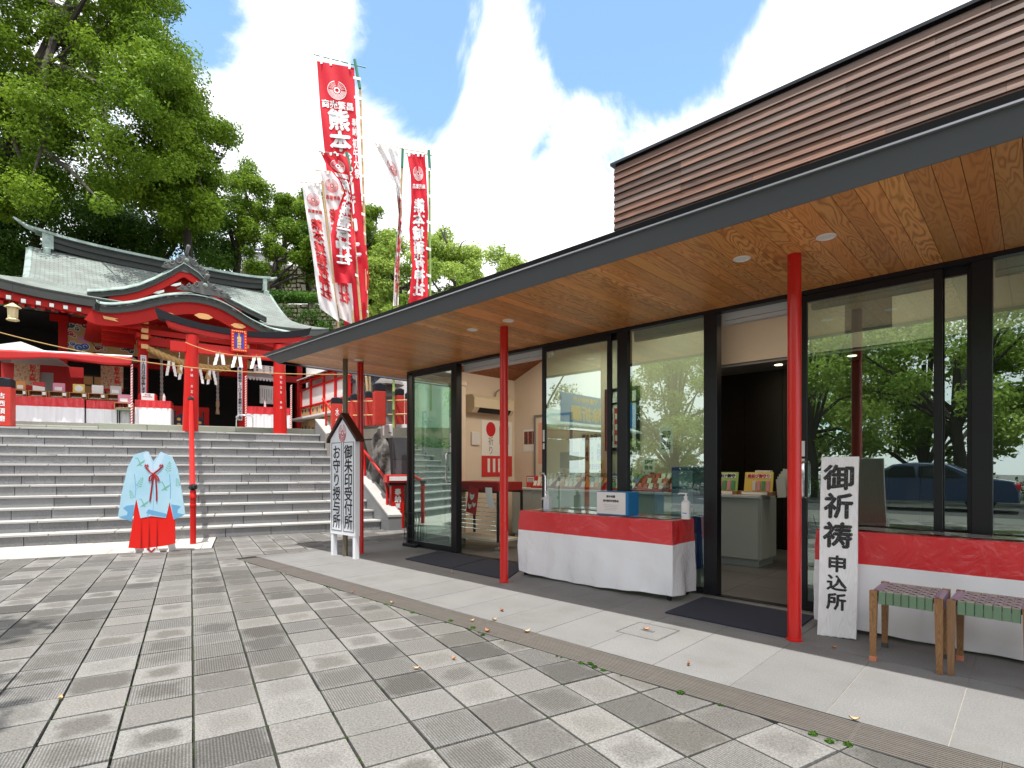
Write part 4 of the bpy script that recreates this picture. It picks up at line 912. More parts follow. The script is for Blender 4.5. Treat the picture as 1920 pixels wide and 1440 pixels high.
for i, (xx, cols, lb) in enumerate(((-5.95, 'www', 'dark red tray of white amulet packets below the photo print'), (-5.45, 'wwo', 'tray of white and orange amulet packets at the doorway edge'), (-4.95, 'wgo', 'tray of white, green and orange packets behind the sliding glass'),
                                    (-4.4, 'wbg', 'tray with blue and green amulet packets behind the left glass'), (-3.95, 'rrw', 'tray of mostly red packets left of the framed charms'), (-3.45, 'wrp', 'tray of pink and red packets under the framed charms'))): tray(xx, lb, cols)
# small boxes in front of the trays
# leaflet boards near the counter end (seen through the right doorway)
def card_board(x, col, wtxt, tcol, label, w_=.34, h_=.24, packs='wgp'):
    t = thing('amulet_display', label, 'display', T(x, CY + .1, .871))
    MB().bbox(-w_ / 2 - .02, w_ / 2 + .02, -.03, .2, 0, .045, b=.003).build('stand', M_oak, t); MB().box(-w_ / 2 + .005, w_ / 2 - .03, -.032, -.0305, .008, .04).build('price_strip', M_stick, t)
    Mb = T(0, .05, .045) @ Matrix.Rotation(math.radians(-12), 4, 'X'); MB().bbox(-w_ / 2, w_ / 2, 0, .012, 0, h_, b=.004, M=Mb).build('board', M_pk[col] if col in M_pk else col, t)
    MB().box(-w_ / 2 + .03, w_ / 2 - .03, -.003, -.001, h_ - .075, h_ - .02, M=Mb).build('title_strip', M_stick, t)
    m = MB(); letters(m, wtxt, lambda X, Y, l: Mb @ Vector((X, -.0035 - l, h_ - .048 + Y)), ((w_ - .07) / len(wtxt), .05), False, .05); m.build('lettering', tcol, t)
    for k in range(4):
        MB().box(-w_ / 2 + .1 + k * .055, -w_ / 2 + .14 + k * .055, -.008, -.002, .01, .13, M=Mb).build('packet', M_pk[random.choice(packs)], t)
xa = SH.ony(1418, 900, CY + .1).x
card_board(xa, 'y', '縁結び御守り', M_redlet, 'yellow display board of amulets with red title on the counter end')
card_board(xa - .42, mat('lime_card', (.35, .5, .15), .5), '厄除け御守', M_letter, 'lime green amulet display board left of the yellow one')
bx = thing('leaflet_box', 'white and pink card box behind the yellow amulet board', 'box', T(xa + .02, CY + .3, .871)); MB().bbox(-.09, .09, -.05, .05, 0, .3, b=.004).build('carton', M_stick, bx); MB().lathe([(.022, 0), (.022, .001)], (0, 0, 0), 16, M=face((0, -.0515, .26), (1, 0, 0))).build('mark', M_redlet, bx)
bgs = thing('paper_bag_stack', 'stack of white paper bags hanging over the counter end', 'bags', T(xa + .27, CY + .12, .871)); m = MB()
for k in range(5): m.box(-.05, .05 - k * .006, .05 + k * .03, .055 + k * .03, -.02 if k == 0 else 0, .2 + k * .03, M=Matrix.Rotation(.04 * (k - 2), 4, 'Y'))
m.build('bag', mat('white_paper_bag', (.6, .6, .58), .6, rvar=.1), bgs)
# air conditioner on the end wall
ac0 = SH.onx(874, 740, -6.95); ac1 = SH.onx(954, 766, -6.95)
A = thing('air_conditioner', 'cream wall mounted air conditioner high on the end wall', 'air conditioner', T(-6.95, 0, 0)); M_ac = mat('cream_plastic', (.62, .54, .38), .4)
za, zb = 2.44, 2.14; ya, yb = 6.16, 7.12
MB().slab([(0, ya, za), (.16, ya, za), (.215, ya, za - .06), (.215, ya, zb + .08), (.15, ya, zb), (0, ya, zb)], (0, yb - ya, 0)).build('casing', M_ac, A)
MB().slab([(.216, ya + .12, zb + .078), (.219, ya + .12, zb + .075), (.154, ya + .12, zb - .002), (.150, ya + .12, zb + .0)], (0, yb - ya - .2, 0)).build('vent', M_black, A)
MB().tube([(.05, 6.8, za), (.06, 6.82, za + .1), (.05, 6.9, za + .15)], .015, 6).build('pipe', M_grey, A)
# poster 祈り
po = thing('prayer_poster', 'tall white and red poster with a red circle hanging on the end wall', 'poster', T(-6.948, 0, 0))
y0, y1 = SH.onx(902, 800, -6.95).y, 7.28
py_ = lambda px, py: SH.onx(px, py, -6.95)
y0 = 6.52; z1 = 2.04; z0 = 1.05; zm = 1.42
MB().box(.002, .004, y0, 7.28, zm, z1).build('sheet', M_stick, po); MB().box(.002, .005, y0, 7.28, z0, zm - .001).build('red_field', M_pk['r'], po)
Mp = face((.0048, (y0 + 7.28) / 2, (zm + z1) / 2), (0, 1, 0))
m = MB(); V = [Mp @ Vector((-.16 + .115 * math.cos(a), .155 + .13 * math.sin(a), .001)) for a in [2 * math.pi * k / 24 for k in range(24)]]; m.add(V, [tuple(range(24))]); m.build('red_circle', M_redlet, po)
m = MB(); letters(m, '祈り', lambda X, Y, l: Mp @ Vector((X - .16, Y - .13, .001 + l)), (.13, .16), True, .0)
for k in range(5): m.add([Mp @ Vector(v) for v in ((.05 + k * .06, -.1, .001), (.06 + k * .06, -.1, .001), (.06 + k * .06, .22, .001), (.05 + k * .06, .22, .001))], [(0, 1, 2, 3)])
m.build('lettering', mat('grey_print', (.2, .2, .2), .6), po)
for k in range(3): MB().box(.0055, .0065, y0 + .14 + k * .13, y0 + .2 + k * .13, 1.13, 1.37).build('price_slip', M_stick, po)
ws = thing('wall_switch_cover', 'square cream cover plate beside the prayer poster', 'cover plate', T(-6.948, 0, 0)); MB().bbox(.002, .03, 6.27, 6.46, 1.6, 1.82, b=.006).build('plate', M_whitedull, ws)
M_phot = mat('photo_print_colours', (.3, .04, .02), .4, col2=(.03, .035, .02), c2scale=26, c2lo=.48, c2hi=.54, var=.4, vscale=40)
# photo print on the back wall, door, right of it
ph = SH.ony(948, 805, BW); ph = thing('photo_print', 'white sheet with three shrine photographs pinned on the back wall', 'print', T(0, BW - .003, 0)); x0 = -6.72; x1 = -6.4
MB().box(x0, x1, -.002, 0, 1.5, 1.9).build('sheet', M_stick, ph); m = MB()
for k, c in enumerate(('r', 'k', 'r')): MB().box(x0 + .02 + k * .1, x0 + .11 + k * .1, -.004, -.0022, 1.63, 1.86).build('photograph', M_phot, ph)
di = thing('interior_door', 'plain beige interior door at the right of the doorway view', 'door', T(0, BW - .004, 0)); dx = SH.ony(1003, 800, BW).x
MB().box(dx, dx + .04, -.03, 0, 0, 2.1).box(dx + .8, dx + .84, -.03, 0, 0, 2.1).box(dx, dx + .84, -.03, 0, 2.1, 2.14).build('door_frame', mat('grey_door_frame', (.2, .2, .2), .5), di); MB().box(dx + .041, dx + .799, -.02, -.002, 0, 2.099).build('panel', M_beige, di)
MB().box(dx + .1, dx + .22, -.022, -.0202, 1.28, 2.0).build('orange_notice', mat('orange_gradient', (.75, .4, .3), .5), di)
# framed charm collection behind glass
fr = thing('framed_charms', 'black framed display of striped paper charms on the back wall behind glass', 'frame', T(0, BW - .004, 0))
x0, x1 = SH.ony(1136, 780, BW).x, SH.ony(1200, 780, BW).x; zt = SH.ony(1160, 728, BW).z; zb = SH.ony(1160, 845, BW).z
MB().box(x0, x1, -.03, 0, zt - .05, zt).box(x0, x1, -.03, 0, zb, zb + .05).box(x0, x0 + .05, -.03, 0, zb + .05, zt - .05).box(x1 - .05, x1, -.03, 0, zb + .05, zt - .05).box(x0 + .05, x1 - .05, -.028, 0, zt - .25, zt - .22).build('frame', M_frame, fr)
MB().box(x0 + .05, x1 - .05, -.012, 0, zb + .05, zt - .25).box(x0 + .05, x1 - .05, -.012, 0, zt - .22, zt - .05).build('backing', M_whitedull, fr)
for k in range(5):
    xx = x0 + .09 + k * (x1 - x0 - .2) / 5
    MB().box(xx, xx + .07, -.018, -.0122, zb + .1, zt - .3).build('charm_strip', M_pk['wrwrw'[k]], fr); m = MB(); 
    for j in range(5): m.box(xx + .015, xx + .055, -.0195, -.0182, zb + .15 + j * .17, zb + .24 + j * .17)
    m.build('charm_print', M_pk['rwrwr'[k]] if k % 2 else M_letter, fr)
# posters standing on the counter behind the left glass
def sheet(name, label, px0, px1, py0, py1, yy, txt=None, m=None, cat='notice'):
    a_ = SH.ony(px0, py0, yy); b_ = SH.ony(px1, py1, yy); t = thing(name, label, cat, T((a_.x + b_.x) / 2, yy, (a_.z + b_.z) / 2)); w_ = abs(b_.x - a_.x); h_ = abs(a_.z - b_.z)
    MB().box(-w_ / 2, w_ / 2, 0, .004, -h_ / 2, h_ / 2).build('sheet', m or M_stick, t); Mz = face((0, -.001, 0), (1, 0, 0)); mb = MB()
    for k, (s, cx, cy, cw, chh, v, bo) in enumerate(txt or []): letters(mb, s, lambda X, Y, l: Mz @ Vector((X + cx * w_, Y + cy * h_, .001 + l)), (cw * w_, chh * h_), v, bo)
    if txt: mb.build('lettering', M_letter, t)
    return t
sheet('amulet_notice', 'notice about house amulets above the trays behind the left glass', 1088, 1132, 812, 872, 7.1, [('家のお守り', 0, .36, .17, .2, False, .04), ('火難除', -.2, -.15, .14, .16, True, .02), ('八方守', .02, -.15, .12, .15, True, .02), ('大難厄', .3, -.1, .18, .18, True, .04)], mat('cream_card', (.5, .5, .38), .6))
sheet('photo_card', 'small card with a grey photograph beside the amulet notice', 1050, 1085, 848, 878, 7.1, None, M_grey)
sheet('yellow_price_card', 'small yellow price card on the counter behind glass', 1103, 1131, 864, 886, 7.05, [('交通安全御守', 0, 0, .15, .5, False, .04)], mat('yellow_green_card', (.5, .5, .12), .6))
# display trolley by the doorway
tq = GR(862, 1028); tt = thing('display_trolley', 'black framed display trolley with wire rack inside the left doorway', 'trolley', T(-6.2, 5.78, 0)); M_tr = mat('dark_frame_metal', (.04, .042, .045), .4, metal=.5)
MB().box(-.45, .6, -.2, .3, .13, .16).build('shelf', mat('cream_shelf', (.62, .58, .48), .5), tt)
m = MB(); 
for x_ in (-.45, .6):
    for y_ in (-.2, .3): m.box(x_ - .015, x_ + .015, y_ - .015, y_ + .015, .13, .84)
m.box(-.465, .615, -.215, -.185, .84, .87); m.box(-.465, .615, .285, .315, .84, .87); m.build('frame', M_tr, tt)
m = MB()
for k in range(8): m.tube([(-.44, -.2, .3 + k * .065), (.59, -.2, .3 + k * .065)], .004, 5)
m.build('wire_rack', M_chrome, tt); MB().bbox(-.46, .61, -.21, .31, .872, 1.0, b=.004).build('red_display_box', M_cardr, tt)
for x_ in (-.4, .55): MB().lathe([(.035, -.012), (.035, .012)], (0, 0, 0), 14, M=T(x_, -.17, .036) @ Matrix.Rotation(math.pi / 2, 4, 'X')).build('wheel', M_chrome, tt)
lf = thing('fox_mask_leaflet', 'red and white leaflet with fox masks hanging on the trolley', 'leaflet', T(-6.12, 5.555, .72) @ Matrix.Rotation(math.radians(10), 4, 'Y'))
MB().box(-.11, .11, 0, .004, -.2, .2).build('sheet', M_pk['r'], lf); m = MB()
for cx_, cz_, s_ in ((-.02, .05, .055), (.045, -.06, .04), (-.045, -.1, .045)):
    m.add([Vector((cx_ + s_ * a_, -.0015, cz_ + s_ * b_)) for a_, b_ in ((0, -1), (.6, -.5), (.9, .1), (.85, 1), (.35, .55), (-.35, .55), (-.85, 1), (-.9, .1), (-.6, -.5))], [tuple(range(9))])
m.build('fox_print', M_stick, lf); m = MB()
for cx_, cz_, s_ in ((-.02, .05, .055), (.045, -.06, .04), (-.045, -.1, .045)):
    for sx in (-1, 1): m.add([Vector((cx_ + s_ * (sx * .3 + a_ * .2), -.0025, cz_ + s_ * (.05 + b_ * .1))) for a_, b_ in ((-1, 0), (0, -1), (1, 0), (0, 1))], [(0, 1, 2, 3)])
m.build('fox_eye_print', M_redlet, lf)
nt_ = thing('white_note', 'curling white note hanging from the trolley corner', 'note', T(-5.75, 5.555, .77)); MB().grid(lambda u, v: (-.07 + .14 * u + .06 * (1 - v), -.03 * math.sin(v * 2.5), -.15 + .3 * v), 6, 8).build('sheet', M_stick, nt_, smooth=True)
# dark cabinet and the right room
mo = thing('black_partition_board', 'tall black board standing inside the glass beside the plank sign', 'board', T(0, 5.5, 0)); a_ = SH.ony(1612, 858, 5.5); b_ = SH.ony(1666, 990, 5.5); MB().bbox(a_.x, b_.x, 0, .04, .0, a_.z, b=.004).build('board', mat('matt_black_board', (.015, .018, .018), .35), mo)
hp_ = thing('hanging_screen', 'pale roller screen hanging behind the right hand glass', 'screen', T(0, 5.9, 0)); a_ = SH.ony(1584, 530, 5.9); b_ = SH.ony(1672, 612, 5.9); MB().box(a_.x, b_.x, 0, .02, b_.z, 2.95).build('screen', M_whitedull, hp_)
# office chair-like purple rack seen through middle glass
pr = thing('blue_drawer_rack', 'blue plastic drawer tower behind the middle glass', 'drawer tower', T(SH.ony(1280, 880, 6.2).x, 6.2, 0)); M_bl = mat('blue_translucent', (.03, .06, .35), .3)
MB().bbox(-.15, .15, 0, .3, 0, 1.22, b=.01).build('case', M_bl, pr)
for k in range(5): MB().bbox(-.13, .13, -.012, -.001, .1 + k * .22, .29 + k * .22, b=.004).build('drawer', mat('pale_drawer', (.3, .4, .7), .3) if k == 0 else bpy.data.materials['pale_drawer'], pr)
# more goods on the counter and shop clutter
random.seed(77)
for i, (x_, y_, w_, h_, c_, lb) in enumerate(((-6.3, .3, .2, .2, 'r', 'small dark red box standing at the far left end of the counter'), (-5.72, .42, .14, .32, 'w', 'tall white card holder between the first two trays'), (-5.2, .44, .12, .28, 'y', 'yellow card holder behind the second tray'),
                                              (-4.68, .43, .2, .24, 'b', 'blue backed box behind the green packets'), (-4.15, .44, .16, .3, 'p', 'pink card holder between middle trays'), (-3.15, .2, .22, .18, 'w', 'white paper box left of the drawer tower'), (-2.95, .38, .16, .26, 'o', 'orange box at the back of the counter'))):
    t = thing('card_holder', lb, 'box', T(x_, CY + y_, .871)); MB().bbox(-w_ / 2, w_ / 2, -.03, .05, 0, h_, b=.004).build('carton', M_pk[c_], t); MB().box(-w_ / 2 + .02, w_ / 2 - .02, -.032, -.0305, h_ * .45, h_ * .9).build('label_card', M_stick, t)
    m = MB()
    for k in range(3): m.box(-w_ / 2 + .035, w_ / 2 - .035, -.0335, -.0325, h_ * (.5 + .12 * k), h_ * (.54 + .12 * k))
    m.build('printed_lines', M_letter, t, kind='stuff')
for i, (px0, px1, py0, py1, lb) in enumerate(((1062, 1082, 880, 905, 'small white price list on the counter behind the left glass'), (1205, 1228, 858, 885, 'square white notice under the framed charms'), (1236, 1262, 800, 850, 'white vertical notice on the wall right of the framed charms'))):
    sheet('small_notice', lb, px0, px1, py0, py1, 7.2, [('御守', 0, .2, .35, .3, False, .02), ('授与', 0, -.2, .35, .3, False, .02)])
# ================================================================== TORII GATE
tor = thing('torii_gate', 'red torii gate with black curved top beam standing at the top of the stairs', 'gate', TO.M)
for s0, s1, y_ in ((.0, .035, 0), (1.86, 1.835, 0)):
    n = 20; pr_ = [(.155, TZ - .0), (.15, TZ + .5), (.14, TZ + 1.3), (.128, 4.14)]
    mb = MB(); V = []
    for r_, z in pr_:
        f = (z - TZ) / (4.14 - TZ)
        for k in range(n): V.append((s0 + (s1 - s0) * f + r_ * math.cos(2 * math.pi * k / n), r_ * math.sin(2 * math.pi * k / n), z))
    mb.add(V, [(i * n + k, i * n + (k + 1) % n, (i + 1) * n + (k + 1) % n, (i + 1) * n + k) for i in range(3) for k in range(n)] + [tuple(range(3 * n, 4 * n))])
    mb.build('pillar', M_red, tor, smooth='auto')
MB().box(-.38, 2.28, -.07, .07, 3.76, 3.97).build('tie_beam', M_red, tor)
kz = lambda s: .22 * abs((s - .94) / 1.61) ** 2.2
def beam(s0, s1, za, zb, w_, name, m, lean=0.0, sk0=0., sk1=0.):
    mb = MB(); n = 24; V = []
    for i in range(n + 1):
        s = s0 + (s1 - s0) * i / n; e = kz(s); l0 = (lean if i in (0, n) else 0) * (1 if i == 0 else -1)
        for (yy_, zz_) in ((-w_, za), (w_, za), (w_ * 1.05, zb), (-w_ * 1.05, zb)): V.append((s + (l0 if zz_ == za else 0), yy_, zz_ + e + (.05 * abs((s - .94) / 1.61) ** 3 if zz_ == zb and name == 'top_beam' else 0)))
    F = [(0, 1, 2, 3), (n * 4 + 3, n * 4 + 2, n * 4 + 1, n * 4)]
    for i in range(n):
        for k in range(4): F.append((i * 4 + k, i * 4 + 4 + k, i * 4 + 4 + (k + 1) % 4, i * 4 + (k + 1) % 4))
    mb.add(V, F); return mb.build(name, m, tor)
beam(-.66, 2.55, 4.235, 4.365, .15, 'top_beam', M_blkst, .06)
beam(-.46, 2.34, 4.125, 4.233, .11, 'under_beam', M_red, .05)
pq = thing('gate_plaque', 'red and gold framed blue plaque fixed at the centre of the torii gate', 'plaque', TO.M @ T(.95, -.19, 4.1) @ Matrix.Rotation(math.radians(-6), 4, 'X'))
MB().bbox(-.1, .1, 0, .02, -.2, .2, b=.004).build('panel', mat('blue_enamel', (.02, .025, .3), .4), pq)
m = MB(); m.bbox(-.165, -.095, -.02, .03, -.25, .25, b=.008).bbox(.095, .165, -.02, .03, -.25, .25, b=.008).bbox(-.095, .095, -.02, .03, .19, .25, b=.008).bbox(-.095, .095, -.02, .03, -.25, -.19, b=.008); m.build('frame', M_red, pq)
m = MB()
for k in range(26):
    a = k / 26 * 4; q = a % 1; sd = int(a)
    x_, z_ = ((-.13 + .26 * q, .22), (.13, .22 - .44 * q), (.13 - .26 * q, -.22), (-.13, -.22 + .44 * q))[sd]
    m.add([(x_ - .018, -.0215, z_), (x_, -.0215, z_ - .014), (x_ + .018, -.0215, z_), (x_, -.0215, z_ + .014)], [(0, 1, 2, 3)])
m.build('gilt_pattern', M_gold, pq, kind='stuff')
Mq = face((0, -.001, 0), (1, 0, 0)); m = MB(); letters(m, '熊本城', lambda x, y, l: Mq @ Vector((x, y + .135, .002 + l)), (.05, .04), True, .03); letters(m, '稲荷神社', lambda x, y, l: Mq @ Vector((x, y - .04, .002 + l)), (.09, .068), True, .04); m.build('lettering', M_gold, pq)
# inscriptions on the pillars
m = MB(); letters(m, '奉納 大正七年', lambda x, y, l: Vector((x + .02, -.151, y + 3.0)), (.05, .07), True, 0, adv=.12); m.build('lettering', M_whitelet, tor); m = MB()
letters(m, '昭和五年 奉納', lambda x, y, l: Vector((x + 1.85, -.151, y + 3.0)), (.05, .07), True, 0, adv=.12); m.build('lettering', M_whitelet, tor)

# ================================================================== SHRINE
M_cop = bpy.data.materials.new('verdigris_copper'); M_cop.use_nodes = True
def copper():
    nt = M_cop.node_tree; b = nt.nodes['Principled BSDF']; b.inputs['Roughness'].default_value = .55; L = nt.links
    tu = N(nt, 'ShaderNodeAttribute', attribute_name='tuv'); tc = nt.nodes.new('ShaderNodeTexCoord')
    br = N(nt, 'ShaderNodeTexBrick', i_Scale=1.0); br.inputs['Mortar Size'].default_value = .06; br.inputs['Color1'].default_value = (1, 1, 1, 1); br.inputs['Color2'].default_value = (.85, .85, .85, 1); br.inputs['Mortar'].default_value = (.45, .45, .45, 1); br.inputs['Brick Width'].default_value = 1; br.inputs['Row Height'].default_value = .5; br.inputs['Mortar Smooth'].default_value = .2
    L.new(tu.outputs['Vector'], br.inputs['Vector'])
    n = N(nt, 'ShaderNodeTexNoise', i_Scale=1.6, i_Detail=6, i_Roughness=.65); L.new(tc.outputs['Object'], n.inputs['Vector'])
    r = N(nt, 'ShaderNodeMapRange', interpolation_type='SMOOTHSTEP'); L.new(n.outputs['Fac'], r.inputs['Value']); r.inputs['From Min'].default_value = .38; r.inputs['From Max'].default_value = .66
    x = N(nt, 'ShaderNodeMix', data_type='RGBA'); L.new(r.outputs['Result'], x.inputs['Factor']); x.inputs['A'].default_value = (.19, .21, .195, 1); x.inputs['B'].default_value = (.26, .31, .285, 1)
    y = N(nt, 'ShaderNodeMix', data_type='RGBA', blend_type='MULTIPLY'); y.inputs['Factor'].default_value = 1; L.new(x.outputs['Result'], y.inputs['A']); L.new(br.outputs['Color'], y.inputs['B']); L.new(y.outputs['Result'], b.inputs['Base Color'])
    bp = N(nt, 'ShaderNodeBump', i_Strength=.4, i_Distance=.02); L.new(br.outputs['Color'], bp.inputs['Height']); L.new(bp.outputs[0], b.inputs['Normal'])
copper()
M_copl = mat('pale_verdigris', (.3, .385, .35), .5, var=.15, vscale=4, col2=(.2, .26, .235), c2scale=3)
M_eave = mat('dark_roof_edge', (.045, .05, .047), .7, spec=.2, var=.25, vscale=6); M_tanw = mat('gilded_boss', (.62, .34, .12), .5, var=.1)
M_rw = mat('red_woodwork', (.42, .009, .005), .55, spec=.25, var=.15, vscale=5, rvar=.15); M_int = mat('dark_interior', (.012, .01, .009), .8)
M_capw = mat('white_rafter_end', (.55, .62, .6), .5); M_shr = shrine = thing('shrine_hall', 'red shrine hall with green copper roofs, curved porch gable and dark ridge', 'shrine', QF.M)
YE, YR = 1.2, 6.0
pe = QF.ony(0, 530, YE); pr_ = QF.ony(62, 463, YR); ZE, ZR = pe.z, pr_.z; XL, XR = -3.28, 3.62; CXL, CXR = -4.3, 4.2
def ss(t): t = max(0, min(1, t)); return t * t * (3 - 2 * t)
def msurf(u, v):
    x0 = CXL + (XL - CXL) * ss(v / .42); x1 = CXR + (XR - CXR) * ss(v / .42)
    x = x0 + (x1 - x0) * u; y = YE + (YR - YE) * v; lift = .22 * abs(2 * u - 1) ** 5 * (1 - v) ** 2
    return (x, y, ZE + (ZR - ZE) * (.72 * v + .28 * v * v * 1.0 - .06 * math.sin(math.pi * v)) + lift)
MB().grid(msurf, 40, 30, thick=(0, .05, -.08), uvf=lambda u, v: (u * 34, v * 26)).build('main_roof', M_cop, shrine)
MB().grid(lambda u, v: (msurf(u, v)[0], 2 * YR - msurf(u, v)[1], msurf(u, v)[2]), 20, 16, thick=(0, -.05, -.08), uvf=lambda u, v: (u * 34, v * 26)).build('rear_roof', M_cop, shrine)
# gable ends
for s, X in ((-1, XL + .25), (1, XR - .25)):
    m = MB(); m.slab([(X, YE + 2.2, ZE + .7), (X, 2 * YR - YE - 2.2, ZE + .7), (X, YR, ZR - .15)], (.05, 0, 0)); m.build('gable_wall', M_rw, shrine)
# verge flares
for s, X in ((-1, XL), (1, XR)):
    V = []; n = 14
    m = MB(); m.grid(lambda u, v, X=X, s=s: (X + s * (.16 * u), YE + (YR - YE) * (.4 + .6 * v), msurf(.5, .4 + .6 * v)[2] - .10 * u * u + .02), 4, 18, thick=(0, 0, -.07), uvf=lambda u, v: (u * 2, v * 30)); m.build('verge', M_copl, shrine, smooth=True)
# eave edge band + red board, following the eave curve
def band(y0, y1, za, zb, name, m, u0=0., u1=1., inset=0.):
    mb = MB(); n = 40
    P = [msurf(u0 + (u1 - u0) * i / n, 0) for i in range(n + 1)]
    V = []
    for p in P:
        x = p[0] * (1 - inset)
        V += [(x, p[1] + y0, p[2] + za), (x, p[1] + y0 + .02, p[2] + zb), (x, p[1] + y1, p[2] + zb), (x, p[1] + y1, p[2] + za)]
    F = [(0, 1, 2, 3), tuple(n * 4 + k for k in (3, 2, 1, 0))]
    for i in range(n):
        for k in range(4): F.append((i * 4 + k, i * 4 + (k + 1) % 4, i * 4 + 4 + (k + 1) % 4, i * 4 + 4 + k))
    mb.add(V, F); return mb.build(name, m, shrine)
band(.0, .3, -.24, -.005, 'eave_edge', M_eave); band(.08, .3, -.44, -.245, 'eave_board', M_rw, inset=.01)
# soffit and rafters under the main eave
MB().slab([(CXL + .1, YE + .25, ZE - .36), (CXR - .1, YE + .25, ZE - .36), (CXR - .1, 3.3, ZE + .1), (CXL + .1, 3.3, ZE + .1)], (0, 0, .05)).build('soffit', M_rw, shrine)
m = MB(); k = 0; x = CXL + .15
while x < CXR:
    m.hexa([Vector(v) for v in [(x, YE + .12, ZE - .47), (x + .07, YE + .12, ZE - .47), (x + .07, 3.3, ZE + .0), (x, 3.3, ZE + .0), (x, YE + .12, ZE - .39), (x + .07, YE + .12, ZE - .39), (x + .07, 3.3, ZE + .08), (x, 3.3, ZE + .08)]]); x += .19
m.build('rafters', M_rw, shrine, kind='stuff')
for px, py in ((16, 557), (44, 564), (72, 568), (97, 572), (123, 576), (148, 580)):
    p = QF.ony(px, py, YE + .03); MB().bbox(p.x - .045, p.x + .045, YE + .02, YE + .1, p.z - .045, p.z + .045, b=.006).build('rafter_end', M_capw, shrine)
# ridge: stacked dark courses, pale capping, end blocks
rz = lambda u: .16 * abs(2 * u - 1) ** 4
RX0, RX1 = XL + .3, XR - .15
def ridge(za, zb, hw, name, m, e0=0, e1=0):
    mb = MB(); n = 24; V = []
    for i in range(n + 1):
        u = i / n; x = RX0 - e0 + (RX1 + e1 - RX0 + e0) * u; z = rz(u)
        V += [(x, YR - hw, ZR + za + z), (x, YR + hw, ZR + za + z), (x, YR + hw, ZR + zb + z), (x, YR - hw, ZR + zb + z)]
    F = [(0, 1, 2, 3), tuple(n * 4 + k for k in (3, 2, 1, 0))] + [(i * 4 + k, i * 4 + 4 + k, i * 4 + 4 + (k + 1) % 4, i * 4 + (k + 1) % 4) for i in range(n) for k in range(4)]
    mb.add(V, F); mb.build(name, m, shrine)
ridge(-.08, .1, .16, 'ridge_course', M_eave); ridge(.1, .2, .22, 'ridge_course', M_eave); ridge(.2, .32, .17, 'ridge_course', M_eave); ridge(.32, .40, .26, 'ridge_cap', M_copl, .25, .2)
for s, X in ((-1, RX0), (1, RX1)):
    MB().bbox(X - .08, X + .2 * (1 if s < 0 else .4), YR - .24, YR + .24, ZR - .02, ZR + .46, b=.02).bbox(X - .05, X + .13, YR - .32, YR + .32, ZR - .32, ZR - .02, b=.02).build('ridge_end', M_copl, shrine)
MB().tube([(RX0 - .1, YR, ZR + .5), (RX0 - .45, YR, ZR + .6), (RX0 - .75, YR, ZR + .8)], [.09, .07, .03], 8).build('ridge_horn', M_copl, shrine, smooth=True)
MB().tube([(RX1 + .1, YR, ZR + .5), (RX1 + .35, YR, ZR + .56), (RX1 + .5, YR, ZR + .66)], [.09, .07, .03], 8).build('ridge_horn', M_copl, shrine, smooth=True)
# curved porch gable
YK = -.7
kp = [(181, 566), (190, 570), (213, 571.5), (253, 567), (287, 559), (320, 553.5), (353, 552), (387, 557), (417, 567), (443, 581), (473, 600), (507, 616), (533, 622), (560, 627)]
KP = [QF.ony(a, b, YK) for a, b in kp]
def lerpP(u):
    f = u * (len(KP) - 1); i = min(int(f), len(KP) - 2); t = f - i; P = [KP[max(i - 1, 0)], KP[i], KP[i + 1], KP[min(i + 2, len(KP) - 1)]]
    g = lambda a, b, c, d: .5 * (2 * b + (c - a) * t + (2 * a - 5 * b + 4 * c - d) * t * t + (3 * b - a - 3 * c + d) * t ** 3)
    return g(*[p.x for p in P]), g(*[p.z for p in P])
def porch(u, v):
    x, z = lerpP(u); return (x, YK + 3.4 * v, z + .34 * min(v, .35) / .35 * (.25 + .75 * math.sin(math.pi * min(1, max(0, u))) ** .6) + .28 * max(0, v - .35))
MB().grid(lambda u, v: porch(u, v), 52, 12, thick=(0, .0, -.05), uvf=lambda u, v: (v * 5, u * 30)).build('porch_roof', M_cop, shrine)
MB().grid(lambda u, v: (lerpP(u)[0], YK - .02 + .25 * v, lerpP(u)[1] + .012 + .10 * v), 52, 2, thick=(0, 0, -.02), uvf=lambda u, v: (v * .8, u * 36)).build('porch_verge', M_copl, shrine)
def strip_under(za, zb, y0, y1, name, m, u0=0., u1=1., sh=0.):
    mb = MB(); n = 52; V = []
    for i in range(n + 1):
        u = u0 + (u1 - u0) * i / n; x, z = lerpP(u); x0, z0 = lerpP(max(0, u - .01)); x1, z1 = lerpP(min(1, u + .01)); nx, nz = -(z1 - z0), x1 - x0; L = math.hypot(nx, nz) or 1; nx /= L; nz /= L
        V += [(x + nx * za, y0, z + nz * za), (x + nx * zb, y0, z + nz * zb), (x + nx * zb, y1, z + nz * zb), (x + nx * za, y1, z + nz * za)]
    F = [(0, 1, 2, 3), tuple(n * 4 + k for k in (3, 2, 1, 0))] + [(i * 4 + k, i * 4 + (k + 1) % 4, i * 4 + 4 + (k + 1) % 4, i * 4 + 4 + k) for i in range(n) for k in range(4)]
    mb.add(V, F); return mb.build(name, m, shrine)
strip_under(-.19, -.005, YK, YK + .3, 'gable_edge', M_eave); strip_under(-.47, -.19, YK + .06, YK + .14, 'bargeboard', M_rw, .03, 1)
strip_under(-.21, -.19, YK + .03, YK + .06, 'bargeboard_trim', M_rw, .03, 1)
strip_under(-.26, -.2, YK + .3, 2.9, 'porch_ceiling', M_rw, .02, .98)
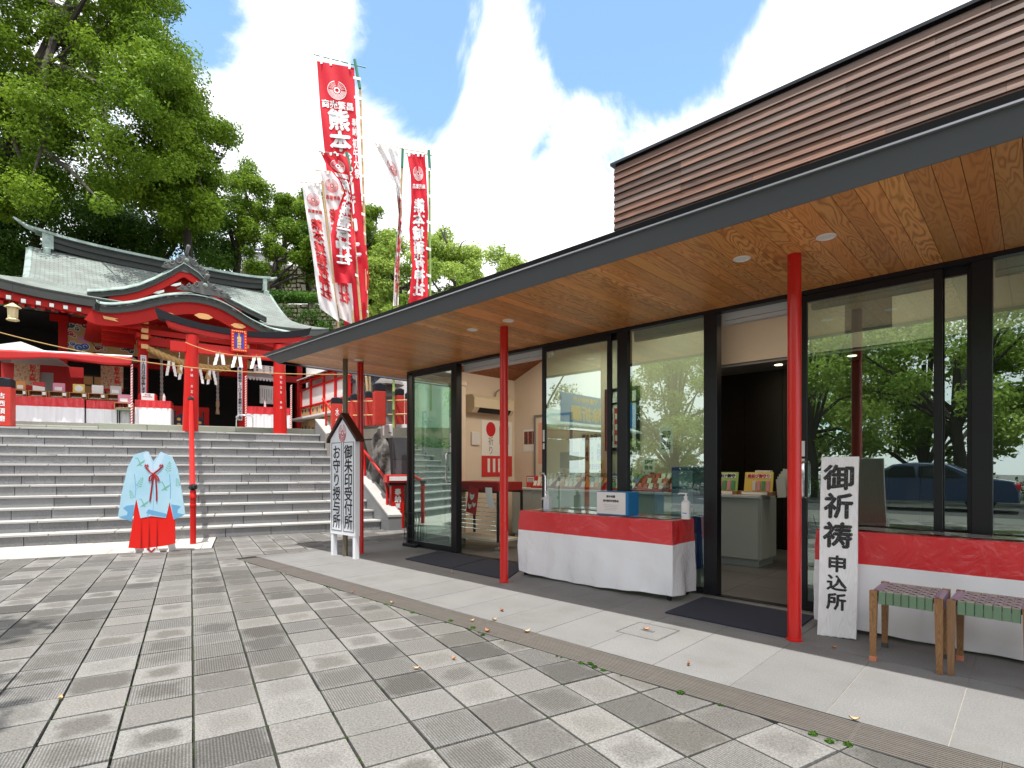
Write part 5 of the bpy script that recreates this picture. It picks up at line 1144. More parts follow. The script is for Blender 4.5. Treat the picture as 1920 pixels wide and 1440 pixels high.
# left eave of the porch seen edge on
x0, z0 = lerpP(0); MB().slab([(x0 - .03, YK, z0 + .02), (x0 - .03, 2.9, z0 + .12), (x0 - .03, 2.9, z0 - .18), (x0 - .03, YK, z0 - .2)], (.09, 0, 0)).build('porch_eave_edge', M_eave, shrine)
for k in range(5): MB().box(x0 + .12 + k * .02, x0 + .9, YK + .3 + k * .42, YK + .42 + k * .42, z0 - .42 - k * .05, z0 - .3 - k * .05).build('rafter', M_rw, shrine)
def boss(px, py, w_, name='gilt_boss', y=YK + .03):
    p = QF.ony(px, py, y); m = MB(); n = 10
    V = [(p.x + w_ * math.cos(2 * math.pi * k / 20) * (1 + .12 * math.cos(6 * math.pi * k / 10)), y, p.z + w_ * .38 * math.sin(2 * math.pi * k / 20) - (px - 350) * 0) for k in range(20)]
    m.slab(V, (0, .03, 0)); m.build(name, M_tanw, shrine)
boss(382, 593, .19); boss(447, 611, .17); boss(315, 590, .15)
a_ = QF.ony(193, 592, YK + .03); b_ = QF.ony(222, 603, YK + .03); MB().slab([(a_.x, YK + .03, a_.z), (b_.x, YK + .03, a_.z - .02), (b_.x - .07, YK + .03, (a_.z + b_.z) / 2), (b_.x, YK + .03, b_.z), (a_.x + .02, YK + .03, b_.z + .02)], (0, .02, 0)).build('gilt_fitting', M_tanw, shrine)
# crest ornaments with scrolls (on both gables)
def scroll(m, c, R, s, y, r=.028, turns=1.3):
    pts = [Vector((c[0] + s * R * (1 - t / 14 * .8) * math.cos(math.pi * .5 + t / 14 * turns * 2 * math.pi) , y, c[1] + R * (1 - t / 14 * .8) * math.sin(math.pi * .5 + t / 14 * turns * 2 * math.pi))) for t in range(15)]
    m.tube(pts, [r * (1 - .04 * t) for t in range(15)], 6)
M_orn = mat('dark_bronze_ornament', (.1, .105, .1), .5, var=.3, vscale=10)
def ornament(px, py0, py1, y, W):
    t_ = QF.ony(px, py0, y); b_ = QF.ony(px, py1, y); h = t_.z - b_.z; m = MB(); cx = (t_.x + b_.x) / 2
    pts = [(-W, 0), (-W * .92, .07 * h), (-W * .7, .2 * h), (-W * .45, .36 * h), (-W * .3, .52 * h), (-W * .12, .62 * h), (W * .12, .62 * h), (W * .3, .52 * h), (W * .45, .36 * h), (W * .7, .2 * h), (W * .92, .07 * h), (W, 0), (0, -.05)]
    m.slab([(cx + a, y, b_.z + b) for a, b in pts], (0, .12, 0)); m.build('crest_plate', M_orn, shrine)
    m = MB()
    for s in (-1, 1):
        for f, R in ((.35, h * .17), (.62, h * .12), (.85, h * .08)): scroll(m, (cx + s * W * f, b_.z + h * (.42 - f * .42) + R * .5), R, s, y - .03, r=.02)
    m.build('crest_scroll', M_orn, shrine, smooth=True, kind='stuff')
    MB().lathe([(.06, 0), (.05, .03), (.03, .06)], (0, 0, 0), 12, M=T(cx, y - .02, b_.z + h * .42) @ Matrix.Rotation(math.pi / 2, 4, 'X')).build('crest_hub', M_copl, shrine)
    MB().tube([(cx, y + .05, b_.z + h * .6), (cx + .01, y - .03, b_.z + h * .8), (cx + .03, y - .1, b_.z + h * .93), (cx + .03, y - .12, b_.z + h)], [.06, .045, .06, .04], 8).build('crest_finial', M_orn, shrine, smooth=True)
ornament(385, 516, 549, YK + .02, .62)
# triangular gable above the porch
YG = 1.7
gp = [(164, 547), (190, 546), (233, 542), (260, 536), (290, 524), (318, 510), (345, 494), (372, 512), (395, 535), (430, 560), (465, 578), (500, 595)]
GP = [QF.ony(a, b, YG) for a, b in gp]
def gl(u):
    f = u * (len(GP) - 1); i = min(int(f), len(GP) - 2); t = f - i; return GP[i].x + (GP[i + 1].x - GP[i].x) * t, GP[i].z + (GP[i + 1].z - GP[i].z) * t
MB().grid(lambda u, v: (gl(u)[0] * (1 - .0 * v), YG + 3.2 * v, gl(u)[1] + .10 * min(1, v * 6) + .0 * v), 44, 6, thick=(0, 0, -.04), uvf=lambda u, v: (v * 8, u * 24)).build('gable_roof', M_cop, shrine)
MB().grid(lambda u, v: (gl(u)[0], YG - .02 + .2 * v, gl(u)[1] + .02 + .1 * v), 44, 2, thick=(0, 0, -.02), uvf=lambda u, v: (v * .8, u * 30)).build('gable_verge', M_copl, shrine)
def gband(d0, d1, y0, name, m, u0, u1):
    mb = MB(); n = 44; V = []
    for i in range(n + 1):
        u = u0 + (u1 - u0) * i / n; x, z = gl(u); V += [(x, y0, z - d0), (x, y0, z - d1), (x, y0 + .1, z - d1), (x, y0 + .1, z - d0)]
    F = [(0, 1, 2, 3), tuple(n * 4 + k for k in (3, 2, 1, 0))] + [(i * 4 + k, i * 4 + (k + 1) % 4, i * 4 + 4 + (k + 1) % 4, i * 4 + 4 + k) for i in range(n) for k in range(4)]
    mb.add(V, F); mb.build(name, m, shrine)
gband(.0, .15, YG, 'gable_edge', M_eave, 0, 1); gband(.15, .36, YG + .06, 'bargeboard', M_rw, .12, .88)
tri = [gl(.2), gl(.55), gl(.85)]
MB().slab([(gl(.14)[0], YG + .4, gl(.14)[1] - .4), (gl(.3)[0], YG + .4, gl(.3)[1] - .2), (gl(.545)[0], YG + .4, gl(.545)[1] - .2), (gl(.8)[0], YG + .4, gl(.8)[1] - .2), (gl(.9)[0], YG + .4, gl(.9)[1] - .5)], (0, .05, 0)).build('gable_panel', M_rw, shrine)
for px, py in ((298, 547), (330, 533)):
    p = QF.ony(px, py, YG + .05); MB().slab([(p.x - .14, YG + .04, p.z - .07), (p.x - .05, YG + .04, p.z + .0), (p.x + .12, YG + .04, p.z + .08), (p.x + .13, YG + .04, p.z + .02), (p.x + .0, YG + .04, p.z - .06)], (0, .02, 0)).build('gable_fitting', M_capw, shrine)
ornament(350, 461, 508, YG + .02, .62)
# body: posts, beams, dark rooms
YW = 3.2
for px in (118, 268, 455, 560):
    y = YW if px == 118 or px == 560 else 0.0; p = QF.ony(px, 700, y); r_ = .1
    MB().bbox(p.x - r_, p.x + r_, y - r_, y + r_, PZ, ZE + .05 if y else 4.55, b=.01).build('post', M_rw, shrine)
def beamq(px0, px1, py, h, y, m=M_rw, d=.1, name='beam'):
    a = QF.ony(px0, py, y); b = QF.ony(px1, py, y); z = QF.ony((px0 + px1) / 2, py, y).z; z = a.z
    MB().bbox(a.x, b.x, y - d, y + d, z - h / 2, z + h / 2, b=.01).build(name, m, shrine)
beamq(93, 130, 594, .17, YW - .15); beamq(130, 560, 600, .16, YW - .02); beamq(112, 560, 668, .22, YW - .02)
beamq(275, 460, 640, .22, .0); beamq(240, 480, 618, .14, .0)
# stepped bracket on the porch post
for px in (268, 458):
    for k, (py, w_) in enumerate(((617, .22), (630, .3), (645, .2))):
        p = QF.ony(px, py, -.12); MB().bbox(p.x - w_ / 2, p.x + w_ / 2, -.3 + k * .05, .12, p.z - .06, p.z + .06, b=.01).build('bracket', M_rw, shrine)
    for py in (603, 620, 632, 650): p = QF.ony(px + 3, py, -.3); MB().bbox(p.x - .075, p.x + .075, -.36, -.31, p.z - .055, p.z + .055, b=.01).build('bracket_cap', M_tanw, shrine)
# painted panels
M_mur = mat('painted_panel_gold', (.6, .4, .16), .6, var=.1)
mur = QF.ony(127, 600, YW - .05); mx1 = QF.ony(470, 660, YW - .05); zt = QF.ony(127, 602, YW).z; zb = QF.ony(127, 655, YW).z
MB().box(mur.x, mx1.x, YW - .04, YW, zb, zt).build('painted_panel', M_mur, shrine)
zt2 = QF.ony(127, 586, YW).z; zb2 = QF.ony(127, 597, YW).z; MB().box(mur.x, mx1.x, YW - .04, YW, zb2, zt2).build('painted_frieze', M_mur, shrine)
MB().box(QF.ony(290, 640, .05).x, QF.ony(450, 640, .05).x, .03, .06, QF.ony(300, 655, .05).z, QF.ony(300, 634, .05).z).build('painted_panel', mat('dark_painted_panel', (.12, .09, .05), .6, col2=(.4, .26, .1), c2scale=5), shrine)
cols = {'b': mat('mural_blue', (.04, .14, .42), .6), 'g': mat('mural_green', (.02, .14, .12), .6), 'm': mat('mural_maroon', (.22, .02, .025), .6), 'k': mat('mural_navy', (.02, .02, .035), .6), 'r': mat('mural_red', (.55, .05, .03), .6), 'w': M_stick, 'p': mat('mural_pink', (.6, .3, .4), .6)}
dp_ = [0]
def cloud(px, py, R, c, n=4):
    p = QF.ony(px, py, YW - .045); m = MB(); w_ = MB(); dp_[0] += .0012
    for k in range(n):
        cx = p.x + (k - (n - 1) / 2) * R * .85; cz = p.z + R * .35 * math.sin(k * 2.1); rr = R * (.5 + .18 * math.sin(k * 1.7 + px)); y = YW - .046 - dp_[0]
        w_.add([(cx + (rr + .018) * math.cos(2 * math.pi * q / 16), y + .0005, cz + (rr + .018) * math.sin(2 * math.pi * q / 16)) for q in range(16)], [tuple(range(16))])
        y -= .0006 + k * .0002; m.add([(cx + rr * math.cos(2 * math.pi * q / 16), y, cz + rr * math.sin(2 * math.pi * q / 16)) for q in range(16)], [tuple(range(16))])
        w_.tube([(cx + rr * .55 * math.cos(t) * (1 - t * .08), y - .001, cz + rr * .55 * math.sin(t) * (1 - t * .08)) for t in [j * .5 for j in range(10)]], .007, 4)
    m.build('mural_cloud', cols[c], shrine, kind='stuff'); w_.build('mural_outline', M_stick, shrine, kind='stuff')
cloud(133, 612, .16, 'g', 3); cloud(132, 627, .10, 'r', 3); cloud(150, 606, .13, 'm', 3); cloud(163, 610, .1, 'm', 2); cloud(142, 648, .16, 'b', 4); cloud(190, 653, .1, 'm', 3); cloud(238, 655, .12, 'k', 3); cloud(240, 635, .1, 'k', 2); cloud(165, 594, .05, 'm', 3); cloud(133, 592, .05, 'b', 3)
cloud(300, 630, .12, 'k', 3); cloud(320, 640, .1, 'r', 2)
p = QF.ony(156, 637, YW - .07)
m = MB(); m.add([(p.x + .12 * math.cos(a), YW - .075, p.z + .12 * math.sin(a)) for a in [2 * math.pi * k / 16 for k in range(16)]], [tuple(range(16))]); m.build('mural_drum', cols['p'], shrine)
m = MB(); m.tube([(p.x + .1, YW - .077, p.z + .08), (p.x + .32, YW - .077, p.z - .22)], .012, 5); m.build('mural_stick', cols['m'], shrine)
p = QF.ony(214, 645, YW - .07); m = MB(); m.add([(p.x - .12, YW - .07, p.z - .07), (p.x + .12, YW - .07, p.z - .07), (p.x + .09, YW - .07, p.z + .04), (p.x + .03, YW - .07, p.z + .1), (p.x - .03, YW - .07, p.z + .1), (p.x - .09, YW - .07, p.z + .04)], [tuple(range(6))]); m.build('mural_bag', cols['r'], shrine)
# dark rooms
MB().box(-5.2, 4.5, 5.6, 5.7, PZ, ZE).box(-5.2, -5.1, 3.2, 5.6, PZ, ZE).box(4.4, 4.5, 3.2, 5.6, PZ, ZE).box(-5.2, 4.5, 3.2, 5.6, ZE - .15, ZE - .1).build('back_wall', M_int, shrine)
a = QF.ony(120, 700, YW).x; b = QF.ony(258, 700, YW + .2).x
MB().box(a + .1, a + .16, YW, YW + .02, PZ, 4.0).build('side_panel', M_rw, shrine)
m = MB(); xx = QF.ony(128, 700, 3.6).x
for k in range(5): MB().box(xx + k * .28, xx + k * .28 + .03, 3.58, 3.61, PZ, 3.9).build('lattice_bar', mat('lattice_black', (.02, .012, .01), .6) if k == 0 else bpy.data.materials['lattice_black'], shrine)
for z in (3.9, 3.62, 3.34): MB().box(xx, xx + 1.4, 3.575, 3.6, z - .015, z + .015).build('lattice_bar', bpy.data.materials['lattice_black'], shrine)
MB().box(xx + .03, xx + 1.1, 3.62, 3.63, 3.35, 3.88).build('shoji_light', mat('amber_paper', (.5, .26, .09), .7), shrine)
# offering hall furniture seen under the porch
dpn = thing('drum_front', 'red panel with dark blue drum emblem and gold crests under the porch', 'panel', QF.M)
y_ = 1.2; a_ = QF.ony(322, 770, y_); b_ = QF.ony(392, 800, y_); MB().box(a_.x, b_.x, y_, y_ + .05, PZ, QF.ony(350, 762, y_).z).build('board', M_rw, dpn)
c_ = QF.ony(354, 787, y_); m = MB(); R = .27; zc_ = PZ + .3; m.add([(c_.x + R * 1.35 * math.cos(t), y_ - .004, zc_ + R * math.sin(t)) for t in [2 * math.pi * k / 24 for k in range(24)]], [tuple(range(24))]); m.build('drum_face', mat('navy_enamel', (.012, .015, .06), .4), dpn)
m = MB()
for k in range(7): m.add([(c_.x + .27 * math.cos(k * .9) + .05 * math.cos(t), y_ - .007, zc_ + .17 * math.sin(k * .9) + .045 * math.sin(t)) for t in [2 * math.pi * q / 8 for q in range(8)]], [tuple(range(8))])
m.build('gold_crest', M_gold, dpn, kind='stuff')
for px in (328, 381): p = QF.ony(px, 780, y_); MB().box(p.x - .02, p.x + .02, y_ - .02, y_ - .001, PZ, PZ + .62).build('black_strap', M_frame, dpn)
# sacred straw rope
rope = thing('sacred_straw_rope', 'thick twisted straw rope sagging between the porch posts behind the torii', 'rope', QF.M)
M_str = mat('straw', (.45, .29, .11), .9, var=.25, vscale=30, bump=.5, bscale=60)
R0 = QF.ony(276, 652, -.25); R1 = QF.ony(430, 690, -.25); mid = QF.ony(350, 684, -.25)
def rp(t):
    x = R0.x + (R1.x - R0.x) * t; z = R0.z * (1 - t) ** 2 + 2 * (2 * mid.z - .5 * (R0.z + R1.z)) * t * (1 - t) + R1.z * t * t; return x, z
for ph in (0, 2.09, 4.19):
    pts = []; n = 90
    for i in range(n + 1):
        t = i / n; x, z = rp(t); R = .05 * (.55 + .45 * math.sin(math.pi * min(1, t * 1.6 + .1)) if t < .4 else 1); a = t * 34 + ph; pts.append((x, -.25 + R * math.cos(a), z + R * math.sin(a)))
    MB().tube(pts, [.058 * (.6 + .4 * math.sin(math.pi * min(.9, max(.1, i / n)))) for i in range(n + 1)], 7).build('strand', M_str, rope, smooth=True)
M_pap = mat('white_paper_streamer', (.78, .78, .76), .7)
def shide(name, label, P, h, w_, group, frame=QF, n=4):
    t = thing(name, label, 'streamer', Matrix.Translation(P) @ frame.M.to_3x3().to_4x4(), group=group); m = MB()
    for s in (-1, 1):
        for k in range(n):
            x0 = s * (.01 + .12 * w_ * k); z0 = -h * k / n * .85
            m.slab([(x0, -.01 * k, z0), (x0 + s * w_ * .55, -.01 * k, z0 - h * .05), (x0 + s * w_ * .6, -.01 * k, z0 - h * .32), (x0 + s * w_ * .08, -.01 * k, z0 - h * .28)], (0, .003, 0))
    m.build('folded_paper', M_pap, t, kind='stuff'); MB().tube([(0, 0, .05), (0, 0, -.01)], .006, 5).build('string', M_str, t); return t
for px, lb in ((320, 'white paper streamer nearest the left end of the straw rope'), (343, 'white paper streamer just left of the gate pillar'), (371, 'white paper streamer just right of the gate pillar'), (396, 'white paper streamer on the right half of the straw rope')):
    p = QF.ony(px, 690, -.25); t = (p.x - R0.x) / (R1.x - R0.x); x, z = rp(t); shide('paper_streamer', lb, QF.w(x, -.32, z - .05), .42, .12, 'streamers on the straw rope')
for px, lb in ((336, 'straw tassel at left below the big twisted rope'), (390, 'straw tassel at right below the big twisted rope')):
    p = QF.ony(px, 690, -.25); t = (p.x - R0.x) / (R1.x - R0.x); x, z = rp(t); tt_ = thing('straw_tassel', lb, 'tassel', QF.M @ T(x, -.27, z - .06), group='tassels on the straw rope'); MB().lathe([(.02, .0), (.045, -.04), (.04, -.06), (.08, -.2), (.085, -.24)], (0, 0, 0), 12).build('bundle', M_str, tt_, smooth='auto'); MB().tube([(0, .0, .35), (0, 0, 0)], .006, 5).build('cord', M_white, tt_)
# bell ropes
M_brope = mat('grey_bell_rope', (.35, .33, .31), .8, var=.4, vscale=60)
for px, py0, py1, lb in ((303, 680, 742, 'grey bell rope hanging left of the gate pillar'), (408, 690, 752, 'grey bell rope with wooden grip hanging right of the gate pillar')):
    y_ = .6; a_ = QF.ony(px, py0, y_); b_ = QF.ony(px, py1, y_); t = thing('bell_rope', lb, 'rope', QF.M, group='bell ropes under the porch')
    for ph in (0, 3.14):
        MB().tube([(a_.x + .018 * math.cos(k * .9 + ph), y_ + .018 * math.sin(k * .9 + ph), a_.z + .4 + (b_.z - a_.z - .4) * k / 40) for k in range(41)], .022, 6).build('strand', M_brope, t, smooth=True)
    MB().lathe([(.04, 0), (.045, -.02), (.045, -.16), (.03, -.18), (.055, -.36), (.05, -.37)], (a_.x, y_, b_.z), 10).build('grip', mat('grip_wood', (.4, .28, .18), .6) if px == 303 else bpy.data.materials['grip_wood'], t, smooth='auto')
# lantern
ln_ = QF.ony(24, 580, .9); lan = thing('hanging_lantern', 'hexagonal cream lantern hanging under the left eave', 'lantern', QF.M @ T(ln_.x, .9, ln_.z - .12) @ Matrix.Scale(.78, 4)); M_lan = mat('cream_lantern', (.6, .5, .28), .5, var=.1)
MB().lathe([(.03, .34), (.06, .32), (.2, .22), (.2, .2), (.13, .2)], n=6).build('cap', M_lan, lan); MB().lathe([(.13, .2), (.12, -.08), (.12, -.1)], n=6).build('body', M_lan, lan); MB().lathe([(.1, -.1), (.16, -.16), (.15, -.19), (.13, -.17)], n=6).build('foot', M_lan, lan)
MB().tube([(0, 0, .34), (0, 0, .95)], .006, 5).build('chain', M_frame, lan)
# ---- signs on the porch posts
def vsign(label, px, py0, py1, w_px, y, txt, frame=QF, tcol=None):
    a_ = frame.ony(px, py0, y); b_ = frame.ony(px, py1, y); sc_ = (a_.z - b_.z) / (py1 - py0); w_ = w_px * sc_; h_ = a_.z - b_.z
    t = thing('vertical_sign', label, 'sign', frame.M @ T(a_.x, y, (a_.z + b_.z) / 2)); MB().box(-w_ / 2, w_ / 2, 0, .02, -h_ / 2, h_ / 2).build('board', M_nb, t); m = MB(); c_ = h_ / (len(txt) + .3); Mz = face((0, -.001, 0), (1, 0, 0))
    letters(m, txt, lambda X, Y, l: Mz @ Vector((X, Y, .002 + l)), (w_ * .8, c_ * 1.05), True, .03, adv=c_); m.build('lettering', tcol or M_letter, t); return t
vsign('tall narrow white sign with black text on the left porch post', 269, 666, 738, 9, -.13, '一日十五日は月次祭を致します')
vsign('tall narrow white sign on the right porch post, reaching nearly to the floor', 450, 688, 788, 8, -.13, '奉祝感謝申し上げます感謝の心で参拝')
# hanging board 祈念木 etc
hb = thing('price_board', 'white hanging board with three columns of black characters beside the right gate pillar', 'sign', QF.M); y_ = .4; a_ = QF.ony(476, 683, y_); b_ = QF.ony(513, 702, y_); MB().bbox(a_.x, b_.x, y_, y_ + .02, b_.z, a_.z, b=.004).build('board', M_stick, hb)
m = MB(); cx = (a_.x + b_.x) / 2; cz = (a_.z + b_.z) / 2; w_ = b_.x - a_.x; h_ = a_.z - b_.z
for s, k in (('祈念木', .33), ('ローソク', 0), ('線香', -.33)): letters(m, s, lambda X, Y, l: Vector((cx + k * w_ + X, y_ - .002 - l, cz + Y)), (h_ * .27, h_ * .25), True, .03, adv=h_ * (.3 if len(s) < 4 else .235))
m.build('lettering', M_letter, hb)
# notice behind right pillar
nn = thing('shrine_notice', 'white framed notice of small vertical text beside the right gate pillar', 'notice', QF.M); y_ = 2.6; a_ = QF.ony(487, 722, y_); b_ = QF.ony(515, 758, y_); MB().bbox(a_.x, b_.x, y_, y_ + .03, b_.z, a_.z, b=.004).build('board', M_stick, nn); m = MB()
for k in range(7): m.box(b_.x - .05 - k * .07, b_.x - .035 - k * .07, y_ - .003, y_ - .001, b_.z + .08 + (k % 3) * .06, a_.z - .06 - (k > 0) * .05)
m.build('printed_lines', mat('faint_print', (.25, .25, .25), .6), nn, kind='stuff')
aw = thing('scalloped_awning', 'small pale scalloped awning right of the porch', 'awning', QF.M); a_ = QF.ony(460, 705, 2.2); b_ = QF.ony(516, 712, 2.2); m = MB()
m.slab([(a_.x, 2.2, a_.z), (b_.x, 2.2, a_.z), (b_.x, 2.9, a_.z + .3), (a_.x, 2.9, a_.z + .3)], (0, 0, .01)); n = 9
for k in range(n): x_ = a_.x + (b_.x - a_.x) * k / n; d = (b_.x - a_.x) / n; m.slab([(x_, 2.2, a_.z), (x_ + d, 2.2, a_.z), (x_ + d * .85, 2.2, a_.z - .08), (x_ + d / 2, 2.2, a_.z - .11), (x_ + d * .15, 2.2, a_.z - .08)], (0, .006, 0))
m.build('canvas', M_whitedull, aw)
# ---- covered tables on the podium
M_ft = M_filmred
def ptable(label, px0, px1, D0, h, band, frame=ST, y=None, dpt=.5):
    y = y; a_ = frame.ony(px0, 790, y); b_ = frame.ony(px1, 790, y); x0, x1 = a_.x, b_.x
    t = thing('covered_table', label, 'table', frame.M @ T((x0 + x1) / 2, y, PZ)); X = (x1 - x0) / 2
    def sk(za, zb, mm, nm): 
        MB().grid(lambda u, v: (-X + 2 * X * u, .012 * math.sin(u * 33) * (1 - v) - .01 + .01 * math.sin(u * 77), za + (zb - za) * v), 40, 4).build(nm, mm, t, smooth=True)
        MB().box(-X, -X + .01, .01, dpt, za, zb).box(X - .01, X, .01, dpt, za, zb).build(nm, mm, t)
    sk(.0, band, M_filmwhite, 'skirt'); sk(band, h, M_filmred, 'valance'); MB().box(-X, X, -.012, dpt, h, h + .015).build('table_top', M_filmred, t); return t, x0, x1
YT = 4.6
TH = .56
ta = ptable('covered table under the left tent, carrying five display boxes', 22, 158, 0, TH, .37, y=YT)
tb = ptable('narrower covered table partly behind the small stool with a box', 162, 246, 0, TH - .02, .36, y=YT + .02)
tcx = ptable('covered table with a notice standing alone left of the gate pillar', 253, 321, 0, .58, .42, y=YT - .15)
td = ptable('covered table behind the right gate pillar', 460, 545, 0, .6, .42, y=YT + .4)
M_box = mat('varnished_box_wood', (.42, .2, .07), .45, var=.1, rvar=.1); M_boxi = mat('box_interior', (.25, .11, .04), .7)
def dispbox(label, px0, px1, yy, zb, hh, cardcol, pz0, txt=None):
    a_ = ST.ony(px0, 740, yy); b_ = ST.ony(px1, 740, yy); w_ = b_.x - a_.x; t = thing('display_box', label, 'box', ST.M @ T((a_.x + b_.x) / 2, yy, zb), group='wooden display boxes on the red cloth tables'); W = w_ / 2
    m = MB(); m.box(-W, W, 0, .25, 0, .012).box(-W, -W + .012, 0, .25, .012, hh).box(W - .012, W, 0, .25, .012, hh).box(-W, W, .24, .25, .012, hh).box(-W, W, .0, .25, hh, hh + .012).box(W * .42, W * .42 + .012, .0, .24, .012, hh); m.build('case', M_box, t)
    MB().box(W * .5, W - .02, -.003, -.001, hh * .35, hh * .9).build('price_tag', M_stick, t)
    m = MB()
    for k in range(9): x_ = -W + .04 + k * (W * 1.3) / 9; m.lathe([(.0, 0), (.022, .012), (.0, .03)], (x_, .05, .013 + .006 * (k % 2)), 6)
    m.build('charms', M_cardw, t, kind='stuff')
    cw = W * .78; cz = hh + .014; MB().box(-W * .7, -W * .7 + cw * 1.7, .1, .11, cz, cz + .2).build('card', cardcol, t)
    if pz0 == 'disc': m = MB(); m.add([(-W * .7 + cw * .85 + .08 * math.cos(k / 16 * 6.283), .098, cz + .1 + .075 * math.sin(k / 16 * 6.283)) for k in range(16)], [tuple(range(16))]); m.build('card_print', M_stick, t)
    elif pz0 == 'wave': MB().slab([(-W * .7, .098, cz), (-W * .7 + cw * 1.7, .098, cz), (-W * .7 + cw * 1.7, .098, cz + .09), (-W * .7, .098, cz + .12)], (0, .001, 0)).build('card_print', M_stick, t)
    elif pz0 == 'pic': MB().box(-W * .5, -W * .7 + cw * 1.3, .096, .099, cz + .03, cz + .11).build('card_print', M_stick, t)
    return t
zt_ = PZ + TH + .016
for a, b, c, pr0, lb in ((22, 50, M_pk['o'], 'pic', 'display box with orange and blue card, partly behind the red stone post'), (53, 88, M_pk['r'], 'wave', 'display box with red card crossed by a white wave'), (91, 126, M_pk['p'], 'pic', 'display box holding a pink card with red picture'), (129, 163, M_pk['y'], 'disc', 'display box with yellow card and round white print'),
                        (165, 198, M_stick, None, 'display box with plain white card left of the poster'), (200, 232, mat('greywhite_card', (.55, .53, .52), .5), 'pic', 'display box with grey white card below the hanging poster')):
    dispbox(lb, a, b, YT + .04, zt_, .13, c, pr0)
# posters
def poster(label, px0, px1, py0, py1, yy, tilt=0):
    a_ = ST.ony(px0, py0, yy); b_ = ST.ony(px1, py1, yy); w_ = b_.x - a_.x; h_ = abs(a_.z - b_.z); t = thing('festival_poster', label, 'poster', ST.M @ T((a_.x + b_.x) / 2, yy, (a_.z + b_.z) / 2) @ Matrix.Rotation(tilt, 4, 'Y')); 
    MB().box(-w_ / 2, w_ / 2, 0, .004, -h_ / 2, h_ / 2).build('sheet', M_post, t); MB().box(-w_ / 2, w_ / 2, -.002, -.0005, -h_ / 2, -h_ / 2 + .06).build('red_band', M_redlet, t); m = MB()
    letters(m, '初午大祭', lambda X, Y, l: Vector((w_ * .22 + X, -.002 - l, h_ * .14 + Y)), (w_ * .26, h_ * .17), True, .05); m.build('lettering', M_redlet, t)
M_post = mat('busy_poster_print', (.5, .42, .26), .55, col2=(.5, .12, .1), c2scale=22, c2lo=.5, c2hi=.56, var=.3, vscale=30)
poster('crowded pictorial poster with red characters hanging inside the tent', 26, 74, 681, 728, YT + .8, .03); poster('pictorial poster with red characters hanging beside the striped pole', 189, 231, 685, 735, YT + .8, 0)
wb = thing('blank_board', 'plain grey board leaning beside the tent poster', 'board', ST.M); a_ = ST.ony(76, 698, YT + .85); b_ = ST.ony(100, 740, YT + .85); MB().box(a_.x, b_.x, YT + .85, YT + .87, b_.z, a_.z).build('sheet', M_grey, wb)
# tent canopy
tent = thing('red_edged_tent', 'low canvas tent roof with a red edge over the display tables', 'tent', ST.M); M_cv = mat('grey_canvas', (.4, .37, .36), .8, var=.1); M_rc2 = mat('red_canvas', (.5, .015, .015), .55, var=.1, bump=.2, bscale=12)
yt = YT - .35; L_ = ST.ony(-60, 650, yt); R_a = ST.ony(247, 672, yt); zl = ST.ony(0, 652, yt).z; zr = ST.ony(247, 670, yt).z
apx = ST.ony(33, 637, yt + 1.0)
z0 = 3.72
zl = ST.ony(0, 655, yt).z; zr = ST.ony(245, 668, yt).z
MB().grid(lambda u, v: (L_.x + (R_a.x - L_.x) * u, yt + (-.02 + .012 * math.sin(u * 40)) * 1, (zl + (zr - zl) * u) - .03 - .17 * (1 - v) * (1 + .25 * math.sin(u * 9)) + .02), 50, 4, thick=(0, .01, 0)).build('valance', M_rc2, tent, smooth=True)
MB().grid(lambda u, v: (L_.x + (R_a.x - L_.x) * u, yt + .1 * v, (zl + (zr - zl) * u) + .0 + .035 * v), 20, 2, thick=(0, 0, -.01)).build('white_hem', M_white, tent)
m = MB(); A_ = Vector((apx.x, yt + 1.2, apx.z)); q_ = [Vector((L_.x, yt + .1, zl)), Vector((ST.ony(85, 660, yt).x, yt + .1, (zl + zr) / 2 + .02)), Vector((ST.ony(85, 660, yt).x, yt + 2.2, zl)), Vector((L_.x, yt + 2.2, zl))]
m.add([A_] + q_, [(0, 1, 2), (0, 2, 3), (0, 3, 4), (0, 4, 1)]); m.add([Vector((ST.ony(80, 660, yt).x, yt + .1, (zl + zr) / 2)), Vector((R_a.x, yt + .1, zr)), Vector((R_a.x, yt + 1.6, zr + .12)), Vector((ST.ony(80, 660, yt).x, yt + 1.6, (zl + zr) / 2 + .12))], [(0, 1, 2, 3)]); m.build('canvas_roof', M_cv, tent)
MB().slab([(L_.x, yt + 1.7, PZ), (ST.ony(118, 700, yt).x, yt + 1.7, PZ), (ST.ony(118, 700, yt).x, yt + 1.7, zl - .02), (L_.x, yt + 1.7, zl - .02)], (0, .02, 0)).build('red_backdrop', M_rc2, tent)
# striped poles
def striped(label, px, py0, py1, yy, frame=ST):
    a_ = frame.ony(px, py0, yy); t = thing('striped_pole', label, 'pole', frame.M @ T(a_.x, yy, 0)); b_ = frame.ony(px, py1, yy); n = 44; ms = [M_redlet, M_stick]; m = MB(); k = 14
    for i in range(n):
        z0 = PZ + (a_.z - PZ) * i / n; z1 = PZ + (a_.z - PZ) * (i + 1) / n; r_ = .022
        V = [(r_ * math.cos(6.283 * q / 10), r_ * math.sin(6.283 * q / 10), z0 + .02 * math.cos(6.283 * q / 10)) for q in range(10)] + [(r_ * math.cos(6.283 * q / 10), r_ * math.sin(6.283 * q / 10), z1 + .02 * math.cos(6.283 * q / 10)) for q in range(10)]
        m.add(V, [(q, (q + 1) % 10, 10 + (q + 1) % 10, 10 + q) for q in range(10)], i % 2)
    m.build('wrapping', ms, t, smooth=True); return t
